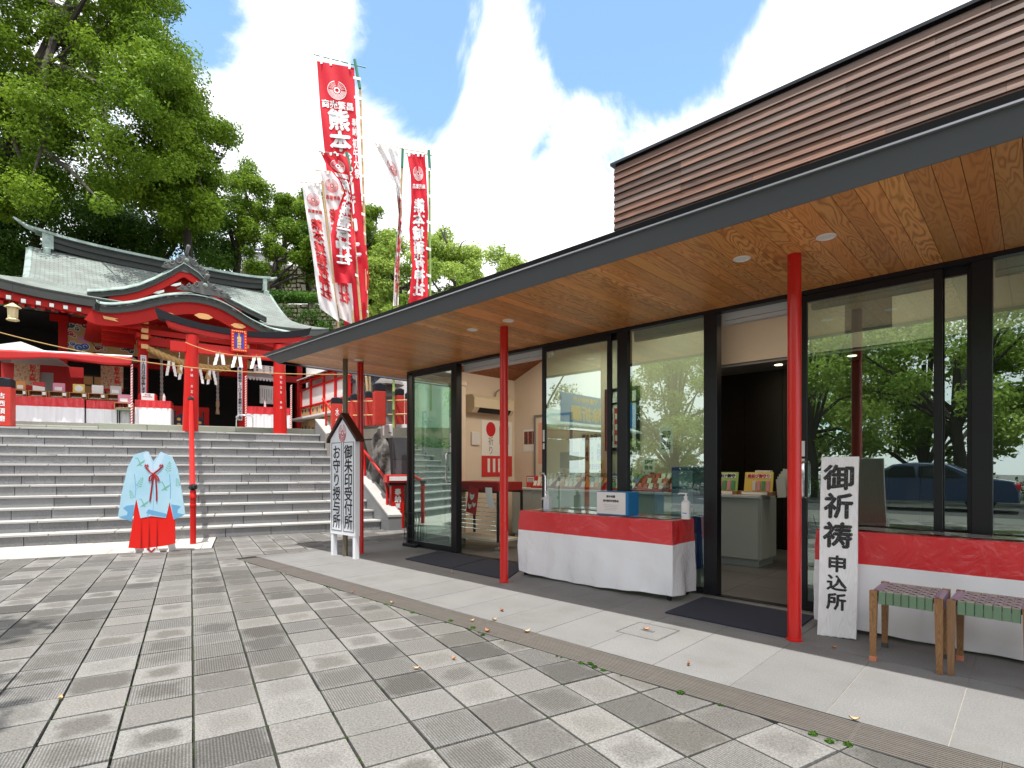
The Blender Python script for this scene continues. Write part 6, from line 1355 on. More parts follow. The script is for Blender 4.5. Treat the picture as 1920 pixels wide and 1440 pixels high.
striped('red and white wrapped pole at the right end of the tent', 247, 684, 795, YT - .3); striped('red and white wrapped pole right of the tall narrow sign', 461, 705, 800, YT - .0); striped('thin red and white wrapped pole beyond the right gate pillar', 546, 722, 800, YT + .4)
# stool with a box in front of the tables
ss_ = thing('small_stool', 'small dark stool carrying a wooden display box at the top of the stairs', 'stool', ST.M); a_ = ST.ony(219, 790, 4.35); b_ = ST.ony(246, 790, 4.35); m = MB(); m.box(a_.x - .01, b_.x + .01, 4.33, 4.6, PZ + .33, PZ + .36); m.build('seat', M_green, ss_)
for x_ in (a_.x, b_.x - .025):
    for y_ in (4.34, 4.56): MB().box(x_, x_ + .025, y_, y_ + .025, PZ, PZ + .329).build('leg', M_frame, ss_)
dispbox('display box with pink portrait card on the small dark stool', 214, 250, 4.38, PZ + .361, .13, M_pk['p'], 'pic')
# notice box + bottles on table c
tn = thing('notice_box', 'small red box with white notice on the lone covered table', 'box', ST.M); a_ = ST.ony(258, 745, YT); b_ = ST.ony(293, 752, YT); MB().bbox(a_.x, b_.x, YT, YT + .2, PZ + .6, PZ + .76, b=.01).build('box_body', M_rw, tn); MB().box(a_.x + .07, b_.x - .04, YT - .008, YT - .002, PZ + .605, PZ + .77).build('notice', M_stick, tn)
m = MB(); cx = (a_.x + b_.x) / 2 + .015; letters(m, '熊本地震', lambda X, Y, l: Vector((cx + X, YT - .0095 - l, PZ + .735 + Y)), (.028, .028), False, .03); letters(m, '境内復旧支援募金', lambda X, Y, l: Vector((cx + X, YT - .0095 - l, PZ + .69 + Y)), (.024, .026), False, .03); m.build('lettering', M_letter, tn)
p = ST.ony(307, 750, YT); pump('pump_bottle', 'small clear sanitiser bottle with blue pump on the lone covered table', ST.w(p.x, YT + .05, PZ + .596), .035, .16, .03)
p = ST.ony(497, 768, YT + .5); pump('pump_bottle', 'small sanitiser bottle on the table behind the right gate pillar', ST.w(p.x, YT + .55, PZ + .616), .03, .14, .03)
# metal hoop barrier
hb2 = thing('hoop_barrier', 'low grey metal hoop rail at the top of the stairs', 'barrier', ST.M); a_ = ST.ony(443, 800, 4.15); b_ = ST.ony(474, 800, 4.15)
for dy in (0, .18): MB().tube([(a_.x, 4.15 + dy, PZ), (a_.x, 4.15 + dy, PZ + .26), (a_.x + .05, 4.15 + dy, PZ + .31), (b_.x - .05, 4.15 + dy, PZ + .31), (b_.x, 4.15 + dy, PZ + .26), (b_.x, 4.15 + dy, PZ)], .012, 8).build('hoop', M_chrome, hb2, smooth=True)
# rope with streamers across the view
lr = thing('long_rope', 'thin straw rope strung from the left edge past the gate to the shop roof', 'rope'); P0 = PD(-40, 612, 9.5); P1 = PD(655, 702, 11.0)
def bez(P0, C, P1, n=40): return [(P0 * (1 - t) ** 2 + C * 2 * t * (1 - t) + P1 * t * t) for t in [i / n for i in range(n + 1)]]
MB().tube(bez(P0, PD(280, 706, 10.4), P1, 60), .0095, 6).build('strand', M_str, lr, smooth=True)
lr2 = thing('short_rope', 'thin rope with paper streamers tied to the left gate pillar', 'rope'); Q0 = PD(348, 642, 11.9); Q1 = PD(640, 652, 11.6); pts = bez(Q0, PD(455, 690, 11.8), Q1, 40); MB().tube(pts, .010, 6).build('strand', M_str, lr2, smooth=True)
TW = Fr(Q0, Q1 - Q0)
for px, lb in ((411, 'white paper streamer on the thin rope left of the plaque'), (446, 'white paper streamer on the thin rope just right below the plaque'), (482, 'white paper streamer on the thin rope beside the right gate pillar')):
    pt = min(pts, key=lambda P: abs(CX + FP * (P - CAMP).dot(RT) / (P - CAMP).dot(FW) - px)); t = shide('rope_streamer', lb, pt, .3, .15, 'streamers on the thin rope', TW, 3)
# red stone posts (inscribed) at stair head
def spost(label, px, pytop, pybot, wpx, D, txt=None, zb=None, frame=ST):
    p = PD(px, pybot, D); w_ = wpx * D / FP / 2; h_ = (pybot - pytop) * D / FP; t = thing('stone_fence_post', label, 'fence post', Matrix.Translation(p) @ frame.M.to_3x3().to_4x4(), group='red stone fence posts with black caps')
    MB().bbox(-w_, w_, -w_ * .9, w_ * .9, 0, h_ * .8, b=.012).build('shaft', M_redst, t); MB().bbox(-w_, w_, -w_ * .9, w_ * .9, h_ * .8 + .001, h_ * .97, b=.012).lathe([(w_ * .95, h_ * .97), (w_ * .6, h_ * .995), (0.01, h_)], n=12).build('cap', M_blkst, t)
    if txt: m = MB(); letters(m, txt, lambda X, Y, l: Vector((X, -w_ * .9 - .003 - l, h_ * .38 + Y)), (w_ * .75, h_ * .5 / len(txt)), True, .02, adv=h_ * .62 / len(txt)); m.build('lettering', M_whitelet, t)
    return t
spost('inscribed red stone post with black cap at the left picture edge', 8, 708, 799, 27, 11.0, '古西須磨')
spost('inscribed red stone post at the right head of the stairs', 631, 745, 806, 19, 12.6, '水谷')
# ================================================================== UPPER RIGHT: wall, rock, fence, covered walk
rw = thing('retaining_wall', 'low retaining wall with granite slabs and mossy coping right of the stairs', 'wall', ST.M)
M_gpan = mat('grey_slate_panel', (.1, .105, .115), .35, var=.25, vscale=5, rvar=.15); M_cope = granite('mossy_coping', (.2, .19, .16), (.12, .11, .09), 50, stain=(.07, .09, .03))
ax = ST.ony(737, 900, .3).x
for r_ in range(4):
    for c_ in range(8): MB().bbox(ax + c_ * .5 + .003, ax + c_ * .5 + .497, .3, .34, r_ * .46 + .003, r_ * .46 + .457, b=.004).build('slab', M_gpan, rw)
MB().box(ax + .01, ax + 4, .341, .8, 0, 1.84).build('core', M_black, rw)
x = ST.ony(640, 800, .45).x
pts = [(2.6, 2.0), (2.95, 1.25), (3.35, .7), (3.8, .42), (4.3, .27), (8, .27)]
for (x0, y0), (x1, y1) in zip(pts, pts[1:]):
    d = Vector((x1 - x0, y1 - y0)).normalized(); n_ = Vector((-d.y, d.x)) * .4; MB().prism([(x0, y0), (x1, y1), (x1 + n_.x, y1 + n_.y), (x0 + n_.x, y0 + n_.y)], 1.845, 2.06).build('coping', M_cope, rw)
from mathutils import noise as NZ
def rock(name, label, c, s, seed, par=None, m=None, amp=.28):
    bm = bmesh.new(); bmesh.ops.create_icosphere(bm, subdivisions=5, radius=1)
    for v in bm.verts:
        p = v.co.copy(); q = p + Vector((seed, seed * 2.1, 0)); d = NZ.noise(q * 1.3) * amp * 1.4 + NZ.noise(q * 3.1) * amp * .7 + abs(NZ.noise(q * 6.5)) * amp * .4 - abs(NZ.noise(q * 14)) * amp * .12
        v.co = p * (1 + d); v.co = Vector((v.co.x * s[0], v.co.y * s[1], v.co.z * s[2]))
    me = bpy.data.meshes.new(name); bm.to_mesh(me); bm.free(); me.materials.append(m or M_rock); o = bpy.data.objects.new(name, me); COL.objects.link(o); o.matrix_world = ST.M @ T(*c)
    me.polygons.foreach_set('use_smooth', [True] * len(me.polygons)); return tag(o, label, 'rock')
M_rock = mat('weathered_rock', (.16, .15, .14), .85, var=.45, vscale=5, bump=1.0, bscale=14, col2=(.045, .04, .035), c2scale=3.5, c2lo=.42, c2hi=.58)
M_rockm = mat('mossy_rock', (.12, .11, .1), .9, var=.4, vscale=6, bump=1.0, bscale=14, col2=(.11, .13, .02), c2scale=3, c2lo=.45, c2hi=.6)
rx = ST.ony(703, 900, .6).x
rock('boulder', 'large weathered boulder between the curb railing and the slate wall', (3.3, 1.0, .95), (.45, .42, .98), 3.3)
rock('boulder', 'mossy boulder squeezed against the slate wall', (3.52, .62, .8), (.24, .3, .95), 8.1, m=M_rockm)
rock('boulder', 'low dark rock at the foot of the curb behind the notice board', (3.25, .35, .1), (.3, .25, .3), 12.7, m=M_rockm)
for px, yt_, yb_, w_, D, lb in ((711, 718, 797, 21, 10.75, 'widest red stone post above the large boulder'), (749, 728, 795, 15, 10.9, 'red stone post above the slate wall, right of the green bamboo'), (691, 733, 798, 12, 11.2, 'red stone post just right of the end column'), (664, 738, 800, 13, 11.7, 'red stone post just left of the end column'), (655, 744, 802, 9, 12.2, 'thin red stone post beside the grey downpipe'), (766, 736, 795, 12, 11.3, 'red stone post half hidden by the corner glass'), (700, 737, 798, 10, 11.6, 'red stone post crowded behind the widest one')): spost(lb, px, yt_, yb_, w_, D)
fr_ = thing('bamboo_rail', 'thin bamboo rails lashed with rope across the red stone posts', 'rail')
M_bam = mat('dry_bamboo', (.5, .36, .17), .5, var=.2, rvar=.15); M_bamg = mat('green_bamboo', (.2, .3, .08), .45, var=.2); M_lash = mat('dark_green_paint', (.01, .16, .08), .4)
for zy in (750, 776): MB().tube([PD(650, zy + 3, 11.9), PD(700, zy + 2, 10.9), PD(770, zy, 10.7)], .013, 6).build('rail', M_bam, fr_)
def bamboo(m, a, b, r, par, name='pole', nodes=.35):
    d = (b - a); L = d.length; k = max(2, int(L / nodes)); mb = MB(); pts = []; rad = []
    for i in range(k + 1):
        p = a + d * (i / k); pts += [p - d.normalized() * .006, p, p + d.normalized() * .006]; rad += [r, r * 1.18, r]
    mb.tube(pts, rad, 8); return mb.build(name, m, par, smooth='auto')
gb = thing('green_bamboo_pole', 'short green bamboo pole tied upright to the fence above the meter box', 'pole'); bamboo(M_bamg, PD(738, 802, 10.7), PD(738, 700, 10.7), .022, gb)
mb_ = thing('meter_box', 'white electrical box mounted on the mossy coping', 'box', ST.M); p = ST.ony(726, 812, .25); MB().bbox(p.x - .09, p.x + .09, .14, .262, 1.86, 2.08, b=.01).build('case', M_white, mb_); MB().box(p.x + .0, p.x + .06, .137, .139, 1.9, 1.93).build('label_plate', M_grey, mb_)
# donation post: red pillar with lamp box
rp_ = thing('offering_post', 'red inscribed post with a white panelled red box on top by the curb', 'post', ST.M); p = ST.ony(746, 990, -.05); X_ = p.x
MB().bbox(X_ - .13, X_ + .13, -.05, .12, 0, .86, b=.006).build('shaft', M_red, rp_); MB().bbox(X_ - .17, X_ + .17, -.06, .14, .862, .92, b=.006).build('bracket', M_frame, rp_)
MB().bbox(X_ - .24, X_ + .24, -.14, .2, .921, 1.07, b=.012).build('lamp_box', M_red, rp_); MB().bbox(X_ - .19, X_ + .2, -.146, -.139, .955, 1.035, b=.002).build('white_panel', M_stick, rp_)
m = MB(); letters(m, '奉納', lambda X, Y, l: Vector((X_ + X, -.053 - l, .66 + Y)), (.13, .14), True, .04); letters(m, '東敏雄', lambda X, Y, l: Vector((X_ + X, -.053 - l, .33 + Y)), (.1, .11), True, .04, adv=.125); m.build('lettering', M_whitelet, rp_)
# covered walk with red frame
cw = thing('covered_walk', 'red framed lean-to with white panels and a shelf of wooden plaques', 'canopy', QF.M)
cxp = QF.loc(PD(565, 719, 17)).x; q = lambda px, py, dx=0: QF.onx(px, py, cxp + dx)
ys = [q(px, 740).y for px in (564.5, 583, 607.5, 629, 655)]; zt1 = q(565, 719).z; zm1 = q(565, 765).z; zb1 = q(565, 784).z
for k, y_ in enumerate(ys): MB().box(cxp - .03, cxp + .03, y_ - .03, y_ + .03, zb1 - .02, zt1).build('post', M_red, cw)
for z_ in (zt1, zt1 - .22, zm1, zb1): MB().box(cxp - .025, cxp + .025, ys[-1] - .1, ys[0] + .1, z_ - .025, z_ + .025).build('rail', M_red, cw)
M_wp = mat('white_panel', (.85, .85, .84), .5)
for k in range(4): MB().box(cxp + .03, cxp + .04, ys[k + 1] + .035, ys[k] - .035, zm1 + .03, zt1 - .25).build('panel', M_wp, cw)
MB().box(cxp + .26, cxp + .3, ys[-1] - .1, ys[0] + .3, zb1 - .6, zt1 + .9).build('rear_panel', M_wp, cw)
for k in range(9):
    y_ = ys[-1] + (ys[0] - ys[-1]) * k / 8
    MB().slab([(cxp - .05, y_ - .03, zt1 + .0), (cxp + 1.4, y_ - .03, zt1 + .5), (cxp + 1.4, y_ - .03, zt1 + .58), (cxp - .05, y_ - .03, zt1 + .08)], (0, .06, 0)).build('rafter', M_red, cw)
MB().slab([(cxp - .1, ys[-1] - .1, zt1 + .085), (cxp + 1.4, ys[-1] - .1, zt1 + .585), (cxp + 1.4, ys[0] + .1, zt1 + .585), (cxp - .1, ys[0] + .1, zt1 + .085)], (0, 0, .02)).build('roof_panel', M_wp, cw)
M_ema = mat('plaque_wood', (.55, .36, .18), .6, rvar=.15); M_mot = mat('dark_motif', (.03, .035, .08), .6); random.seed(5)
for k in range(4):
    n_ = 3
    for j in range(n_):
        for zz, hh in ((zb1 + .04, zm1 - zb1 - .08), (zb1 - .62, .5)):
            ya = ys[k + 1] + (ys[k] - ys[k + 1]) * (j + .06) / n_; yb = ys[k + 1] + (ys[k] - ys[k + 1]) * (j + .94) / n_
            MB().box(cxp - .0, cxp + .02, ya, yb, zz, zz + hh).build('wooden_plaque', M_ema, cw)
            m = MB(); cy_ = (ya + yb) / 2; cz_ = zz + hh * random.uniform(.4, .65); R_ = min(hh, yb - ya) * .3
            m.add([(cxp - .004, cy_ + R_ * random.uniform(.5, 1) * math.cos(t), cz_ + R_ * random.uniform(.6, 1.2) * math.sin(t)) for t in [k2 * .785 for k2 in range(8)]], [tuple(reversed(range(8)))]); m.build('plaque_motif', M_mot, cw)
MB().box(cxp - .3, cxp + .3, ys[-1] - .1, ys[0] + .3, zb1 - .09, zb1 - .04).build('counter_top', M_wp, cw)
wl = thing('bright_white_backing', 'plain white wall added for the overexposed brightness behind the covered walk', 'building', QF.M); MB().box(cxp + 1.5, cxp + 6, ys[-1] - 6, ys[0] + 4, TZ, zt1 + .6).build('wall', M_wp, wl)  # white block added to stand for the overexposed area behind the walk
tr_ = thing('tiled_roof_shelter', 'small dark tiled roof shelter seen between the column and red posts', 'shelter'); A0 = PD(658, 718, 14.5); xr_ = RT; 
Fk = Fr((A0.x, A0.y, 0), RT * 1.0 + FW * .3); tr_.matrix_world = Fk.M; M_rt = mat('dark_roof_tile', (.06, .075, .1), .45, var=.2)
MB().slab([(-.2, 0, A0.z), (1.3, 0, A0.z), (1.05, .7, A0.z + .42), (.05, .7, A0.z + .42)], (0, 0, .05)).build('roof', M_rt, tr_)
m = MB()
for k in range(12): m.tube([(-.15 + k * .125, -.01, A0.z + .05), (.0 + k * .1, .7, A0.z + .47)], .02, 5)
m.build('tile_rib', M_rt, tr_, kind='stuff')
for x_ in (0, 1.1): MB().box(x_, x_ + .08, .2, .28, TZ, A0.z + .08).build('post', M_rw, tr_)
sl_ = thing('stone_lantern', 'weathered stone lantern with a broad cap behind the red posts', 'lantern'); p = PD(729, 790, 12.2); sl_.location = p; M_lst = mat('lantern_stone', (.14, .13, .12), .9, var=.4, vscale=12, bump=.6, bscale=30)
MB().lathe([(.16, -.3), (.12, 0), (.12, .5), (.2, .54), (.2, .6)], n=8).build('shaft', M_lst, sl_); MB().lathe([(.13, .6), (.13, .8)], n=6).build('lamp_chamber', M_lst, sl_); MB().lathe([(.34, .8), (.3, .86), (.14, 1.0), (.05, 1.08)], n=8).build('cap', M_lst, sl_)

# ================================================================== BANNERS
M_bred = mat('red_banner_cloth', (.62, .012, .03), .75, var=.05); M_bwhite = mat('white_banner_cloth', (.78, .77, .78), .75)
for m_ in (M_bred, M_bwhite):
    nt = m_.node_tree; b = nt.nodes['Principled BSDF']; tr = N(nt, 'ShaderNodeBsdfTranslucent'); tr.inputs['Color'].default_value = (.62, .012, .03, 1) if m_ is M_bred else (.78, .77, .78, 1)
    ms = N(nt, 'ShaderNodeMixShader', i_Fac=.3); nt.links.new(b.outputs[0], ms.inputs[1]); nt.links.new(tr.outputs[0], ms.inputs[2]); nt.links.new(ms.outputs[0], nt.nodes['Material Output'].inputs['Surface'])
def banner(label, Lp, Rp, D, white, pole, bar, tip, items, fold=.05, mirror=True, loops=9, seed=0, polem=None):
    t = thing('tall_banner', label, 'banner', group='tall shrine banners on bamboo poles behind the shop'); mc = M_bwhite if white else M_bred; tm = M_redlet if white else M_whitelet
    def itp(P, v):
        L = [0]
        for a, b in zip(P, P[1:]): L.append(L[-1] + math.hypot(b[0] - a[0], b[1] - a[1]))
        d = v * L[-1]
        for i in range(len(P) - 1):
            if d <= L[i + 1] + 1e-6:
                f = (d - L[i]) / (L[i + 1] - L[i]); return P[i][0] + (P[i + 1][0] - P[i][0]) * f, P[i][1] + (P[i + 1][1] - P[i][1]) * f
        return P[-1]
    def S(u, v, off=0):
        a, b = itp(Lp, v), itp(Rp, v); w_ = 1 - v * .3
        d = D + fold * (math.sin(u * 7 + v * 9 + seed) * (.4 + .6 * v) + .5 * math.sin(u * 13 - v * 21 + seed * 2)) * (1 if abs(b[0] - a[0]) > 14 else 2.2) - off
        return PD(a[0] + (b[0] - a[0]) * u, a[1] + (b[1] - a[1]) * u, d)
    MB().grid(lambda u, v: S(u, v), 14, 60).build('cloth', mc, t, smooth=True)
    m = MB()
    for (s, cu, cv, cw_, ch_, vert, bo) in items:
        if s == 'crest': crest(m, lambda x, y, l: S(min(1, max(0, cu + x)), cv - y * ch_ / cw_, .012), cw_)
        else: letters(m, s, lambda x, y, l: S(cu + x, min(1, max(0, cv - y)), .012 + l * 4), (cw_, ch_), vert, bo, mirror=mirror)
    m.build('lettering', tm, t)
    pp = [PD(x, y, D + .06) for x, y in pole]; bamboo(polem or M_bam, pp[0], pp[-1], .027, t)
    if tip: MB().tube([PD(*tip[0], D + .03), PD(*tip[1], D + .03)], .034, 8).build('green_pole_tip', M_lash, t, smooth='auto')
    MB().tube([PD(*bar[0], D + .02), PD(*bar[1], D + .02)], .012, 6).build('cross_bar', M_lash if not white else M_bam, t)
    m = MB()
    for k in range(loops):
        v = (k + .5) / loops; r_ = itp(Rp, v); f = (r_[1] - pole[0][1]) / (pole[-1][1] - pole[0][1]); pxl = pole[0][0] + (pole[-1][0] - pole[0][0]) * f + 2
        m.slab([PD(r_[0] - 2, r_[1] - 2, D), PD(pxl, r_[1] + 1, D), PD(pxl, r_[1] + 6, D), PD(r_[0] - 2, r_[1] + 3, D)], -FW * .01)
    for k in range(4):
        u = (k + .5) / 4; a = itp(Lp, 0); b = itp(Rp, 0); x_ = a[0] + (b[0] - a[0]) * u; y_ = a[1] + (b[1] - a[1]) * u; yb_ = bar[0][1] + (bar[1][1] - bar[0][1]) * (x_ - bar[0][0]) / (bar[1][0] - bar[0][0]); m.slab([PD(x_ - 2, yb_ - 1, D - .01), PD(x_ + 2, yb_ - 1, D - .01), PD(x_ + 2, y_ + 4, D - .01), PD(x_ - 2, y_ + 4, D - .01)], -FW * .006)
    m.build('white_loops', M_stick, t, kind='stuff')
    return t
MAIN = '熊本城稲荷神社'
banner('tallest red banner of the group with round white crest and readable white characters', [(594, 114), (600, 200), (610, 300), (622, 420), (636, 520), (646, 612)], [(664, 127), (667, 200), (672, 300), (680, 400), (688, 470), (692, 520), (686, 600)], 12.9, False, [(675, 160), (695, 770)], [(588, 102), (686, 127)], [(665, 112), (675, 166)],
       [('crest', .5, .1, .26, .036, False, 0), ('商売繁昌', .5, .157, .225, .032, False, .03), (MAIN, .5, .46, .62, .082, True, .045), ('奉納', .93, .235, .13, .035, True, .03), ('初午大祭', .93, .36, .15, .04, True, .03)], mirror=False, loops=13, seed=1)
banner('short red banner twisted at its top in front of the tallest one', [(601, 286), (612, 310), (636, 338), (645, 360), (630, 400), (620, 440), (623, 480), (628, 530)], [(652, 290), (655, 310), (657, 338), (660, 362), (662, 400), (665, 440), (667, 480), (669, 532)], 12.0, False, [(651, 300), (692, 770)], [(598, 284), (656, 292)], [(650, 286), (657, 320)],
       [('crest', .5, .1, .3, .05, False, 0), ('商売繁昌', .5, .18, .2, .04, False, .05), (MAIN, .5, .535, .66, .093, True, .05)], fold=.07, seed=4, loops=7)
banner('leftmost white banner with red mirrored characters and round crest', [(566, 345), (574, 400), (586, 480), (597, 565), (600, 578)], [(600, 345), (608, 400), (618, 480), (629, 565), (636, 604)], 12.5, True, [(604, 341), (652, 770)], [(560, 341), (602, 344)], None,
       [('crest', .5, .12, .34, .05, False, 0), ('商売繁昌', .5, .21, .2, .03, False, .03), (MAIN, .5, .57, .62, .087, True, .05)], seed=2, loops=0)
banner('second white banner, mostly hidden behind the twisted red one', [(601, 322), (605, 350), (613, 420), (624, 520), (637, 596)], [(637, 324), (645, 400), (654, 480), (662, 560), (664, 610)], 12.65, True, [(640, 320), (676, 770)], [(591, 319), (641, 324)], None,
       [('crest', .5, .09, .34, .045, False, 0), ('商売繁昌', .5, .17, .2, .03, False, .03), (MAIN, .5, .56, .6, .09, True, .05)], seed=5, loops=4)
banner('narrow folded white banner hanging from a slanting bar beside the right red one', [(703, 270), (722, 310), (742, 350), (747, 400), (744, 450), (740, 500), (737, 574)], [(746, 281), (748, 310), (752, 350), (754, 400), (752, 450), (749, 500), (747, 572)], 13.3, True, [(755, 282), (738, 770)], [(702, 269), (806, 288)], [(755, 279), (754, 314)],
       [('crest', .5, .14, .3, .05, False, 0), ('熊本城稲荷', .6, .62, .9, .12, True, .04)], fold=.09, seed=7, loops=0)
banner('right hand red banner with white mirrored characters, nearest the shop roof', [(763, 289), (770, 330), (771, 380), (767, 430), (773, 500), (764, 590)], [(797, 290), (800, 340), (803, 400), (801, 450), (802, 520), (804, 590)], 12.8, False, [(805, 300), (808, 770)], [(760, 287), (810, 291)], [(804, 282), (806, 318)],
       [('crest', .5, .12, .3, .045, False, 0), ('商売繁昌', .5, .2, .2, .03, False, .03), (MAIN, .5, .58, .64, .087, True, .05)], seed=9, loops=6, polem=M_bamg)

# ================================================================== TREES, HILL, CASTLE WALL
def leaves(name, C, R, n, size, m, parent, kind=None, flat=.75, rng=None):
    """leaf quads spread through lumpy shells; C (k,3), R (k,)"""
    rng = rng or np.random
    C = np.array(C, float); R = np.array(R, float); w_ = R ** 2; k = rng.choice(len(C), n, p=w_ / w_.sum())
    d = rng.normal(size=(n, 3)); d /= np.linalg.norm(d, axis=1)[:, None]
    lump = 1 + .22 * np.sin(d[:, 0] * 5 + k * 1.7) * np.sin(d[:, 1] * 6 + k * .9) + .16 * np.sin(d[:, 2] * 9 + k * 2.3)
    rad = R[k] * lump * (rng.random(n) ** .35)
    P = C[k] + d * rad[:, None] * np.array([1, 1, flat])
    nrm = d * .6 + rng.normal(size=(n, 3)) * .55 + np.array([0, 0, .55]); nrm /= np.linalg.norm(nrm, axis=1)[:, None]
    t = np.cross(nrm, rng.normal(size=(n, 3))); t /= np.linalg.norm(t, axis=1)[:, None]; b = np.cross(nrm, t)
    s = size * (.6 + .8 * rng.random(n))[:, None]
    V = np.stack([P - t * s * .5, P + b * s * .27 - t * s * .05, P + t * s * .5 - nrm * s * .1, P - b * s * .27 - t * s * .05], 1).reshape(-1, 3)
    me = bpy.data.meshes.new(name); me.vertices.add(4 * n); me.vertices.foreach_set('co', V.ravel()); me.loops.add(4 * n); me.loops.foreach_set('vertex_index', np.arange(4 * n, dtype=np.int32)); me.polygons.add(n); me.polygons.foreach_set('loop_start', np.arange(0, 4 * n, 4, dtype=np.int32))
    me.materials.append(m); a = me.attributes.new('rnd', 'FLOAT', 'FACE'); rv = rng.random(n) * .6 + .4 * rng.random(len(C))[k]; a.data.foreach_set('value', rv.astype(np.float32)); me.update(calc_edges=True)
    o = bpy.data.objects.new(name, me); COL.objects.link(o)
    if parent is not None: o.parent = parent
    if kind: o['kind'] = kind
    return o
def inpoly(x, y, P):
    c = False
    for i in range(len(P)):
        x1, y1 = P[i]; x2, y2 = P[i - 1]
        if (y1 > y) != (y2 > y) and x < (x2 - x1) * (y - y1) / (y2 - y1) + x1: c = not c
    return c
def tree(name, label, poly, nc, rpx, D, dsp, n, size, m, trunk, tr=.3, group=None, limbs=14, dens=None, seed=1):
    rnd = random.Random(seed); C = []; R = []; xs_ = [p[0] for p in poly]; ys_ = [p[1] for p in poly]; tries = 0
    while len(C) < nc and tries < 9000:
        tries += 1; x = rnd.uniform(min(xs_), max(xs_)); y = rnd.uniform(min(ys_), max(ys_))
        if not inpoly(x, y, poly): continue
        if dens and rnd.random() > dens(x, y): continue
        d = D + rnd.uniform(-dsp, dsp); C.append(PD(x, y, d)); R.append(rnd.uniform(*rpx) * d / FP)
    t = thing(name, label, 'tree', group=group)
    leaves('crown', [tuple(c) for c in C], R, n, size, m, t, rng=np.random.RandomState(seed))
    tk = MB(); P = [PD(*a) for a in trunk]; tk.tube(P, [tr * (1 - .55 * i / (len(P) - 1)) for i in range(len(P))], 9); top = P[-1]; mid = P[len(P) // 2]
    idx = list(range(len(C))); rnd.shuffle(idx)
    for i in idx[:limbs]:
        a = P[rnd.randint(max(1, len(P) // 2), len(P) - 1)]; c = Vector(C[i]); k1 = a.lerp(c, .35) + Vector((rnd.uniform(-.4, .4), rnd.uniform(-.4, .4), rnd.uniform(-.1, .5))) * tr * 2.5; k2 = a.lerp(c, .7) + Vector((rnd.uniform(-.4, .4), rnd.uniform(-.4, .4), rnd.uniform(.0, .5))) * tr * 2
        tk.tube([a, k1, k2, c], [tr * .42, tr * .3, tr * .18, tr * .05], 6)
    tk.build('trunk', M_bark, t, smooth='auto'); return t
GT = 'trees on the slope behind the shrine'
tree('camphor_tree', 'huge camphor tree with dark spreading limbs filling the upper left', [(-160, -160), (335, -160), (318, 0), (335, 90), (358, 140), (345, 200), (350, 300), (300, 380), (150, 400), (-160, 400)], 250, (26, 48), 20, 3.2, 230000, .115, M_leafmid, [(-140, 760, 21), (-60, 420, 20.5), (30, 250, 20), (75, 120, 19.6), (120, 20, 19.6)], .34, GT, 26, dens=lambda x, y: .6 if (x < 175 and y < 125 and x > -20) else 1, seed=3)
tree('camphor_tree', 'camphor tree leaning right beside the huge one, its edge against white cloud', [(300, 90), (360, 130), (372, 190), (430, 215), (428, 262), (398, 290), (408, 350), (395, 420), (330, 440), (280, 330)], 70, (18, 32), 22, 2, 52000, .12, M_leafmid, [(360, 640, 24), (355, 480, 23), (345, 380, 22.5), (350, 260, 22)], .2, GT, 12, seed=5)
tree('dark_evergreen_tree', 'dark shaded evergreen directly behind the shrine roof ridge at left', [(-120, 330), (180, 350), (200, 520), (-120, 520)], 60, (28, 46), 25, 2, 38000, .14, M_leafdark, [(60, 640, 26), (60, 500, 25.5), (70, 430, 25)], .3, GT, 10, seed=7)
tree('dark_evergreen_tree', 'dark evergreen behind the ornament of the upper gable', [(150, 360), (400, 370), (425, 440), (425, 500), (180, 520)], 60, (26, 42), 26, 2, 38000, .14, M_leafdark, [(300, 640, 27), (300, 500, 26.5), (300, 430, 26)], .3, GT, 10, seed=8)
tree('slender_tree', 'slender forked tree with bright crown left of the castle wall', [(432, 312), (470, 306), (478, 345), (500, 350), (508, 390), (495, 430), (440, 490), (405, 470), (410, 400), (425, 360)], 40, (13, 24), 28, 1.6, 26000, .115, M_leafmid, [(446, 560, 28), (443, 515, 28), (447, 480, 28), (450, 430, 28), (455, 380, 28)], .22, GT, 14, seed=9)
tree('slender_tree', 'thin dark stemmed tree in front of the pale castle roof', [(500, 400), (522, 370), (556, 368), (568, 430), (560, 480), (520, 500), (498, 450)], 26, (12, 20), 29, 1.4, 16000, .115, M_leafmid, [(526, 560, 29), (520, 510, 29), (532, 470, 29), (545, 400, 29)], .17, GT, 12, seed=10)
tree('slender_tree', 'upright tree partly hidden by the white banners', [(560, 380), (575, 352), (620, 370), (626, 470), (600, 520), (566, 500)], 30, (12, 21), 27, 1.4, 19000, .115, M_leafmid, [(585, 580, 27), (578, 530, 27), (580, 460, 27), (585, 400, 27)], .18, GT, 12, seed=11)
tree('broadleaf_tree', 'broad tree with dark limbs behind the tallest red banner', [(655, 390), (672, 356), (705, 372), (728, 395), (742, 430), (735, 520), (725, 590), (650, 600)], 44, (15, 27), 24, 1.5, 32000, .11, M_leafmid, [(704, 680, 24), (700, 600, 24), (695, 540, 24), (690, 470, 24)], .26, GT, 16, seed=12)
tree('fresh_leaved_tree', 'pale yellow green tree between the two groups of banners', [(700, 470), (730, 435), (760, 430), (800, 445), (820, 470), (815, 600), (690, 610), (690, 520)], 44, (15, 26), 21, 1.5, 32000, .10, M_leafyel, [(740, 680, 21), (745, 600, 21), (750, 540, 21)], .2, GT, 14, seed=13)
tree('fresh_leaved_tree', 'rounded yellow green tree rising above the shop eave', [(800, 450), (832, 436), (870, 452), (905, 470), (950, 482), (985, 495), (1000, 540), (940, 600), (790, 620)], 60, (16, 28), 19.5, 1.5, 46000, .09, M_leafyel, [(870, 700, 19.5), (875, 620, 19.5), (872, 560, 19.5)], .2, GT, 14, seed=14)
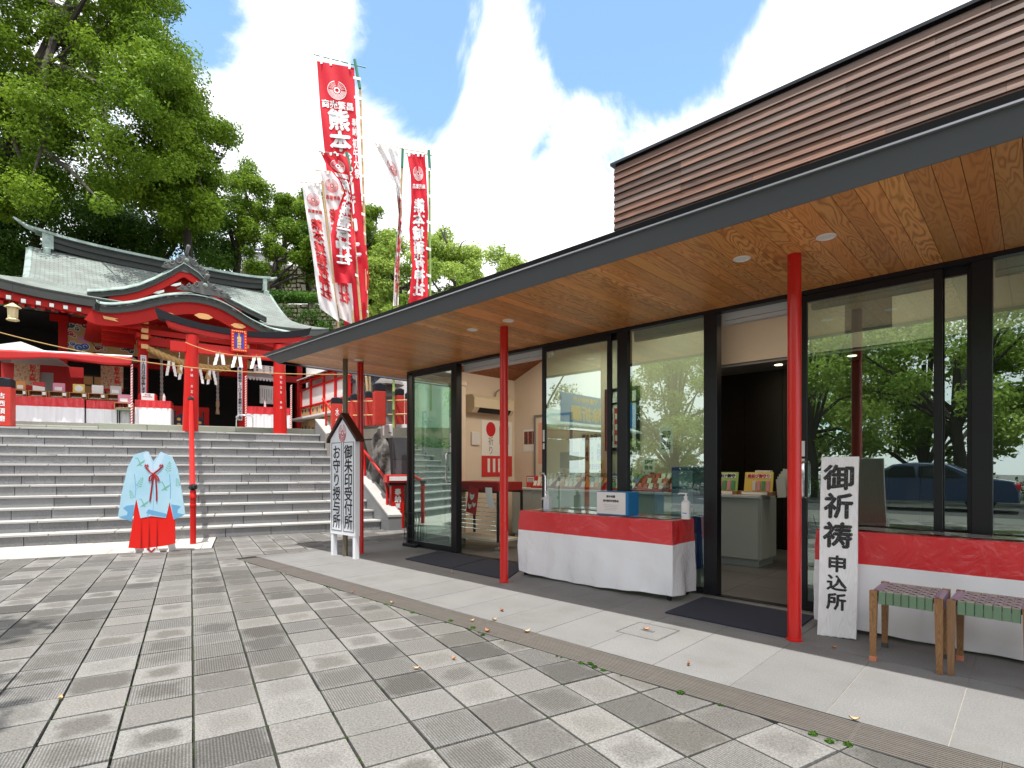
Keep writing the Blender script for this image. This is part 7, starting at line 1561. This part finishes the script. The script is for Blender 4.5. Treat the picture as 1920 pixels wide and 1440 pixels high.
bt = thing('bare_branch', 'dead forked branch poking above the yellow green tree', 'branch'); MB().tube([PD(838, 455, 19), PD(830, 438, 19), PD(826, 428, 19)], [.05, .03, .015], 6).tube([PD(834, 446, 19), PD(833, 430, 19), PD(838, 424, 19)], [.03, .02, .01], 6).tube([PD(862, 465, 19), PD(866, 455, 19), PD(874, 450, 19)], [.03, .02, .01], 6).build('stem', M_bark, bt)
# hill rising behind
M_hill = mat('wooded_slope_soil', (.045, .06, .02), .95, var=.4, vscale=2, col2=(.09, .075, .045), c2scale=1.2, bump=.8, bscale=5)
HF = QF
def hz(x, y):
    t = max(0, (y - 11.2) / 16); base = TZ + .1 + 10.5 * ss(t) * (1.0 - .35 * ss((x - 2) / 14)); return base + .5 * NZ.noise(Vector((x * .3, y * .3, 0)))
MB().grid(lambda u, v: (-40 + 75 * u, 11 + 38 * v ** 1.3, hz(-40 + 75 * u, 11 + 38 * v ** 1.3)), 60, 30).build('hillside', M_hill, kind='structure', smooth=True, M=QF.M)
rng = np.random.RandomState(4); n_ = 420; C = []; R = []
for i in range(n_):
    x = rng.uniform(-26, 26); y = rng.uniform(12, 27); C.append(tuple(QF.w(x, y, hz(x, y) + .1))); R.append(rng.uniform(.35, .9))
leaves('undergrowth', C, R, 60000, .14, M_leafhedge, None, kind='stuff', rng=rng)
# castle stone walls
def stonewall(label, pxs, pyt, pyb, D, sz, m):
    A_, B_ = PD(pxs[0], pyb, D), PD(pxs[1], pyb, D); Fw = Fr((A_.x, A_.y, 0), B_ - A_); L = (B_ - A_).length; zt_ = PD(pxs[0], pyt, D).z; zb_ = PD(pxs[0], pyb, D).z; w_ = thing('castle_stone_wall', label, 'wall', Fw.M)
    MB().slab([(0, .5, zb_), (L, .5, zb_), (L, .5 + .25 * (zt_ - zb_), zt_), (0, .5 + .25 * (zt_ - zb_), zt_)], (0, .5, 0)).build('core', M_hill, w_)
    m2 = MB(); z = zb_; rd = random.Random(2)
    while z < zt_:
        h = rd.uniform(.7, 1.2) * sz; x = -rd.random() * sz
        while x < L:
            l = rd.uniform(.7, 1.7) * sz; y = .25 * (z - zb_) + .4 + rd.uniform(-.05, .05)
            cx, cz = x + l / 2, z + h / 2; V = []
            hh_ = h; h = h * rd.uniform(.75, 1.25); cz += rd.uniform(-.12, .12) * sz; sk_ = rd.uniform(-.18, .18) * sz
            for (a, b) in ((-1, -1), (1, -1), (1, 1), (-1, 1)): V.append((cx + a * l * .5 + b * sk_, y + .15, cz + b * h * .5 + a * sk_ * .5))
            for (a, b) in ((-1, -1), (1, -1), (1, 1), (-1, 1)): V.append((cx + a * l * .36 + rd.uniform(-.05, .05) * sz, y - .12 * sz * 2, cz + b * h * .34 + rd.uniform(-.05, .05) * sz))
            m2.add(V, [(4, 5, 6, 7), (0, 1, 5, 4), (1, 2, 6, 5), (2, 3, 7, 6), (3, 0, 4, 7)]); h = hh_; x += l + .01
        z += h + .015
    m2.build('stone', m, w_, kind='stuff'); return w_
M_cst = mat('castle_stone', (.17, .15, .115), .9, var=.5, vscale=3, rvar=.3, bump=.7, bscale=12, col2=(.1, .12, .04), c2scale=.9, c2lo=.5, c2hi=.65)
stonewall('rough castle stone wall with plants rising behind the right end of the shrine roof', (505, 730), 556, 680, 22.5,   .2, M_cst)
stonewall('higher castle stone wall between the slender tree trunks', (440, 600), 492, 560, 33, .3, M_cst)
hd = thing('clipped_hedge', 'green hedge on top of the lower castle stone wall', 'hedge'); C = []; R = []
for i in range(60): x = 500 + i * 4.2; C.append(tuple(PD(x, 552 + (i % 3) * 3 + (x - 505) * .03, 23.6 + (i % 4) * .2))); R.append(.28)
leaves('foliage', C, R, 12000, .09, M_leafhedge, hd)
C = []; R = []; rng = np.random.RandomState(8)
for i in range(60): C.append(tuple(PD(rng.uniform(510, 690), rng.uniform(570, 640), 22.2))); R.append(rng.uniform(.12, .35))
leaves('wall_plants', C, R, 5000, .08, M_leafhedge, None, kind='stuff', rng=rng)
cr = thing('castle_turret', 'white plastered castle wall top with grey roof edge glimpsed between the trees', 'building'); A_ = PD(462, 462, 38); Fc = Fr((A_.x, A_.y, 0), RT + FW * .35); cr.matrix_world = Fc.M
MB().box(-.5, 2.6, 0, 4, PD(462, 500, 38).z - 2, PD(462, 470, 38).z).build('wall', M_white, cr); MB().slab([(-.8, -.4, PD(462, 472, 38).z), (2.9, -.4, PD(462, 472, 38).z), (2.9, 1.5, PD(462, 450, 38).z), (-.8, 1.5, PD(462, 450, 38).z)], (0, 0, .15)).build('roof', M_rt, cr)

# ================================================================== BEHIND THE VIEWER (seen in the glass, and shading the plaza)
road = MB(); road.add([(-60, -14.5, -.046), (60, -14.5, -.046), (60, -8.2, -.046), (-60, -8.2, -.046)], [(0, 1, 2, 3)]); road.build('road', granite('asphalt', (.06, .06, .062), (.04, .04, .04), 60), kind='structure')
m = MB()
for k in range(20): m.box(-50 + k * 5, -48 + k * 5, -11.4, -11.25, -.044, -.041)
m.build('road_marking', M_white, kind='structure')
def wtree(label, bx, by, H, Rc, n, m, seed, lo=2.2, size=.16, nc=34, sq=(1, 1)):
    rnd = random.Random(seed); C = []; R = []
    for i in range(nc):
        a = rnd.uniform(0, 6.283); r_ = Rc * math.sqrt(rnd.random()); z = lo + (H - lo) * rnd.random(); k = math.sin(math.pi * min(1, (z - lo) / (H - lo) * .8 + .2)) ** .5
        C.append((bx + r_ * k * math.cos(a) * sq[0], by + r_ * k * math.sin(a) * sq[1], z)); R.append(rnd.uniform(.14, .26) * Rc)
    t = thing('street_tree', label, 'tree', group='trees across the plaza behind the viewer'); leaves('crown', C, R, n, size, m, t, rng=np.random.RandomState(seed)); tk = MB(); tk.tube([(bx, by, -.05), (bx + .1, by, lo * .6), (bx - .05, by + .1, lo * 1.3), (bx, by, H * .6)], [.28, .22, .18, .1], 9)
    for i in range(16): c = Vector(C[i]); a = Vector((bx, by, lo * rnd.uniform(.9, 1.6))); tk.tube([a, a.lerp(c, .5) + Vector((0, 0, .3)), c], [.1, .06, .02], 6)
    tk.build('trunk', M_bark, t, smooth='auto'); return t
for i, (bx, by, H, Rc, mm, lb) in enumerate(((-21, -13, 9, 4.5, M_leafmid, 'spreading tree far left across the road, seen only in reflections'), (-13.5, -16, 8.5, 4.0, M_leafyel, 'pale spreading tree mirrored in the middle panes'), (-7.2, -16.5, 8.6, 4.2, M_leafyel, 'spreading tree mirrored behind the second column'), (-2.2, -17, 9.2, 4.4, M_leafyel, 'tall tree mirrored above the parked blue car'), (3.6, -16.2, 8.4, 4.2, M_leafyel, 'pale tree mirrored above the white van'), (9.5, -15.5, 9, 4.6, M_leafmid, 'tree at the right end of the mirrored row'), (16, -15, 9, 4.6, M_leafmid, 'outermost tree right of the mirrored row'))):
    wtree(lb, bx, by, H, Rc, 20000, mm, 20 + i)
wtree('leafy tree beside the viewer shading the plaza corner', -4.0, -3.2, 8.2, 2.0, 24000, M_leafmid, 41, lo=5.6, size=.13, nc=44, sq=(1.5, .95))
hg = thing('roadside_hedge', 'low clipped hedge along the far side of the road', 'hedge'); C = [(-30 + i * .8, -15.0, .5) for i in range(80)]; leaves('foliage', C, [.55] * 80, 14000, .12, M_leafhedge, hg)
for i, (bx, by) in enumerate(((-17, -23), (-9.5, -24), (-4, -23.5), (1.5, -24), (7.5, -23), (13, -24))):
    wtree(('tall back row tree furthest left beyond the road', 'back row tree behind the second mirrored tree', 'back row tree behind the blue sedan', 'back row tree between the sedan and the van', 'back row tree behind the white van', 'back row tree at the far right beyond the road')[i], bx, by, 10.5, 5.0, 17000, (M_leafmid, M_leafyel)[i % 2], 60 + i, lo=.8, size=.24, nc=30)
def car(label, x, y, L, W, H, paint, van=False, name='parked_car', cat='car'):
    t = thing(name, label, cat, loc=(x, y, -.045)); hl = L / 2
    if not van: body = [(-hl, .45), (-hl + .08, .72), (-hl + .3, .88), (-hl * .62, .93), (-hl * .3, H - .06), (-.1, H), (hl * .28, H - .05), (hl * .62, .98), (hl - .12, .86), (hl, .6), (hl, .3), (-hl, .28)]; belt = .93
    else: body = [(-hl, .4), (-hl + .02, 1.0), (-hl + .25, 1.15), (-hl * .62, H - .08), (-hl * .45, H), (hl - .1, H - .02), (hl, H - .3), (hl, .35), (-hl, .3)]; belt = 1.1
    m = MB(); n = len(body); V = []
    for k, (sy, ins) in enumerate(((-W / 2, 1), (-W / 2 + .07, 0), (W / 2 - .07, 0), (W / 2, 1))):
        for (a, b) in body: V.append((a * (1 - .015 * ins), sy + (math.copysign(.16 * max(0, (b - belt)) / max(.01, H - belt), -sy)), b - (.04 if b > belt and ins else 0)))
    F = [tuple(range(n)), tuple(reversed(range(3 * n, 4 * n)))] + [(k * n + i, (k + 1) * n + i, (k + 1) * n + (i + 1) % n, k * n + (i + 1) % n) for k in range(3) for i in range(n)]
    m.add(V, F); m.build('body', paint, t, smooth='auto')
    M_cg = bpy.data.materials.get('car_glass') or mat('car_glass', (.01, .012, .015), .08, coat=.5)
    for s in (-1, 1):
        z0, z1 = belt + .04, H - .12; yy0 = s * (W / 2 + .006); yy1 = s * (W / 2 - .13)
        for (a, b, c, d) in (((-hl * .5, -.06, -.12, -hl * .28), (-.0, hl * .48, hl * .25, -.0)) if not van else ((-hl * .55, -hl * .15, -hl * .15, -hl * .45), (-hl * .08, hl * .85, hl * .85, -hl * .08))):
            MB().slab([(a, yy0, z0), (b, yy0, z0), (c, yy1, z1), (d, yy1, z1)], (0, s * .01, 0)).build('side_window', M_cg, t)
        for wx in (-hl * .62, hl * .62):
            w_ = MB().lathe([(.2, -.09), (.31, -.09), (.32, 0), (.31, .02), (.2, .02)], n=20, M=T(wx, s * (W / 2 - .06), .32) @ Matrix.Rotation(math.pi / 2 * -s, 4, 'X')).build('wheel', M_blkst, t, smooth='auto'); MB().lathe([(.02, .02), (.19, .024), (.2, -.01)], n=14, M=T(wx, s * (W / 2 - .055), .32) @ Matrix.Rotation(math.pi / 2 * -s, 4, 'X')).build('rim', M_chrome, w_)
        MB().bbox(-hl - .005, -hl + .1, s * (W / 2 - .2) - .15, s * (W / 2 - .2) + .15, .58, .7, b=.01).build('headlight', M_stick, t); MB().bbox(hl - .1, hl + .008, s * (W / 2 - .2) - .12, s * (W / 2 - .2) + .12, .62, .8, b=.01).build('tail_lamp', M_redlet, t)
    return t
car('dark blue parked sedan mirrored in the large right pane', -2.5, -10.6, 4.4, 1.7, 1.42, mat('blue_car_paint', (.015, .035, .09), .25, coat=.8))
car('white parked van mirrored at the right edge of the glass', 2.6, -9.9, 4.4, 1.75, 1.95, mat('white_car_paint', (.75, .76, .76), .3, coat=.6), True, 'parked_van', 'van')
# stall with the blue banner, mirrored in the left panes
bs = thing('charm_stall', 'green roofed stall with a blue and gold board, mirrored in the left panes', 'stall'); Mr = Vector((-9.6, -5.3, 0)); Fb = Fr(Mr, (0, 1)); bs.matrix_world = Fb.M
# its front faces +X / +Y (towards the shop)
MB().box(-.2, 4.2, .1, 2.6, 2.25, 2.3).build('ceiling', M_rw, bs); MB().slab([(-.4, -.35, 2.3), (4.4, -.35, 2.3), (4.4, 1.4, 3.0), (-.4, 1.4, 3.0)], (0, 0, .06)).build('roof', M_copl, bs)
for x_ in (-.1, 1.9, 4.0): MB().box(x_, x_ + .1, .1, .2, -.05, 2.3).box(x_, x_ + .1, 2.4, 2.5, -.05, 2.3).build('post', M_rw, bs)
MB().box(0, 4, .2, .9, -.05, .9).build('counter', M_whitedull, bs); MB().box(0, 4, 2.3, 2.35, 0, 2.2).build('rear_wall', M_beige, bs)
MB().bbox(.1, 3.9, -.42, -.38, 2.45, 3.25, b=.01).build('signboard', M_blue, bs); m = MB(); letters(m, '開運厄除祈願', lambda X, Y, l: Vector((2 + X, -.424 - l, 2.72 + Y)), (.5, .44), False, .04); letters(m, '熊本城稲荷神社 守護神授与所', lambda X, Y, l: Vector((2 + X, -.424 - l, 3.1 + Y)), (.2, .17), False, .02); m.build('lettering', M_gold, bs)

# ================================================================== LITTER: leaves and weeds
M_dry = mat('dry_leaf', (.45, .17, .06), .7, rvar=.4); M_dry2 = mat('pale_dry_leaf', (.6, .4, .22), .7, rvar=.3)
random.seed(21)
spots = [(885, 1166, 'orange dry leaf lying on the drain grate'), (914, 1185, 'pale curled dry leaf beside the drain'), (927, 1164, 'tiny brown leaf on the drain edge'), (941, 1146, 'pale leaf on the walkway above the drain'), (988, 1186, 'rust coloured leaf at the grate edge right of centre'), (849, 1075, 'dry leaf near the shade line by the door mat'), (1212, 1182, 'pale leaf beside the inspection cover'), (1291, 1248, 'orange leaf alone on the sunlit slabs'), (1602, 1352, 'orange leaf on the grate at lower right'), (1564, 1217, 'brown leaf at the foot of the plank sign'), (563, 1035, 'small leaf near the walkway corner'), (851, 1237, 'cream leaf on a plain tile'), (781, 1256, 'orange leaf on the tile joint'), (113, 1313, 'pale leaf on the left tiles'), (735, 1132, 'pale leaf on the tiles next to the grates'), (662, 1112, 'small brown leaf on the tiles near the drain')]
for px, py, lb in spots:
    p = GR(px, py); s = random.uniform(.018, .03); a = random.uniform(0, 6.28); t = Matrix.Translation((p.x, p.y, .006)) @ Matrix.Rotation(a, 4, 'Z')
    m = MB(); m.grid(lambda u, v: (s * (2 * u - 1), s * .5 * (2 * v - 1) * math.sin(math.pi * min(.97, max(.03, u))), .012 * (2 * u - 1) ** 2 + .008 * (2 * v - 1) ** 2), 6, 3); o = m.build('fallen_leaf', random.choice((M_dry, M_dry2)), smooth=True); o.matrix_world = t; tag(o, lb, 'leaf', 'fallen leaves on the paving')
# weeds in the joints along the drain
C = []; R = []; rng = np.random.RandomState(3)
for x in rng.uniform(-7.4, .6, 45): C.append((x, 2.738 + rng.uniform(-.012, .006), .001)); R.append(rng.choice([.006, .01, .018], p=[.6, .3, .1]))
for px, py in ((1524, 1378), (1555, 1392), (1276, 1300), (1107, 1246), (1115, 1252), (887, 1178), (905, 1192), (845, 1165), (1590, 1398)): p = GR(px, py); C.append((p.x, p.y, .006)); R.append(.017)
leaves('joint_weeds', C, R, 5200, .011, M_leafhedge, None, kind='stuff', flat=.5, rng=rng)
C = []; R = []
for i in range(170):
    px, py = rng.uniform(0, 1300), rng.uniform(1060, 1430); p = GR(px, py); q = (Vector((p.x, p.y)) - PB); i_ = round(q.dot(PA) / PS) if rng.random() < .5 else q.dot(PA) / PS; j_ = round(q.dot(PC) / PS); pp = PB + PA * (i_ * PS) + PC * (j_ * PS)
    if pp.y < 2.7: C.append((pp.x, pp.y, -.004)); R.append(rng.uniform(.004, .012))
leaves('joint_moss', C, R, 2600, .005, M_leafdark, None, kind='stuff', flat=.5, rng=rng)
tree('slender_tree', 'leafy tree filling the gap before the upper castle wall', [(455, 430), (520, 420), (620, 430), (640, 520), (610, 545), (470, 520)], 34, (13, 22), 25.5, 1.2, 22000, .11, M_leafmid, [(500, 600, 25.5), (505, 540, 25.5), (520, 490, 25.5)], .14, GT, 12, seed=15, dens=lambda x, y: .55)
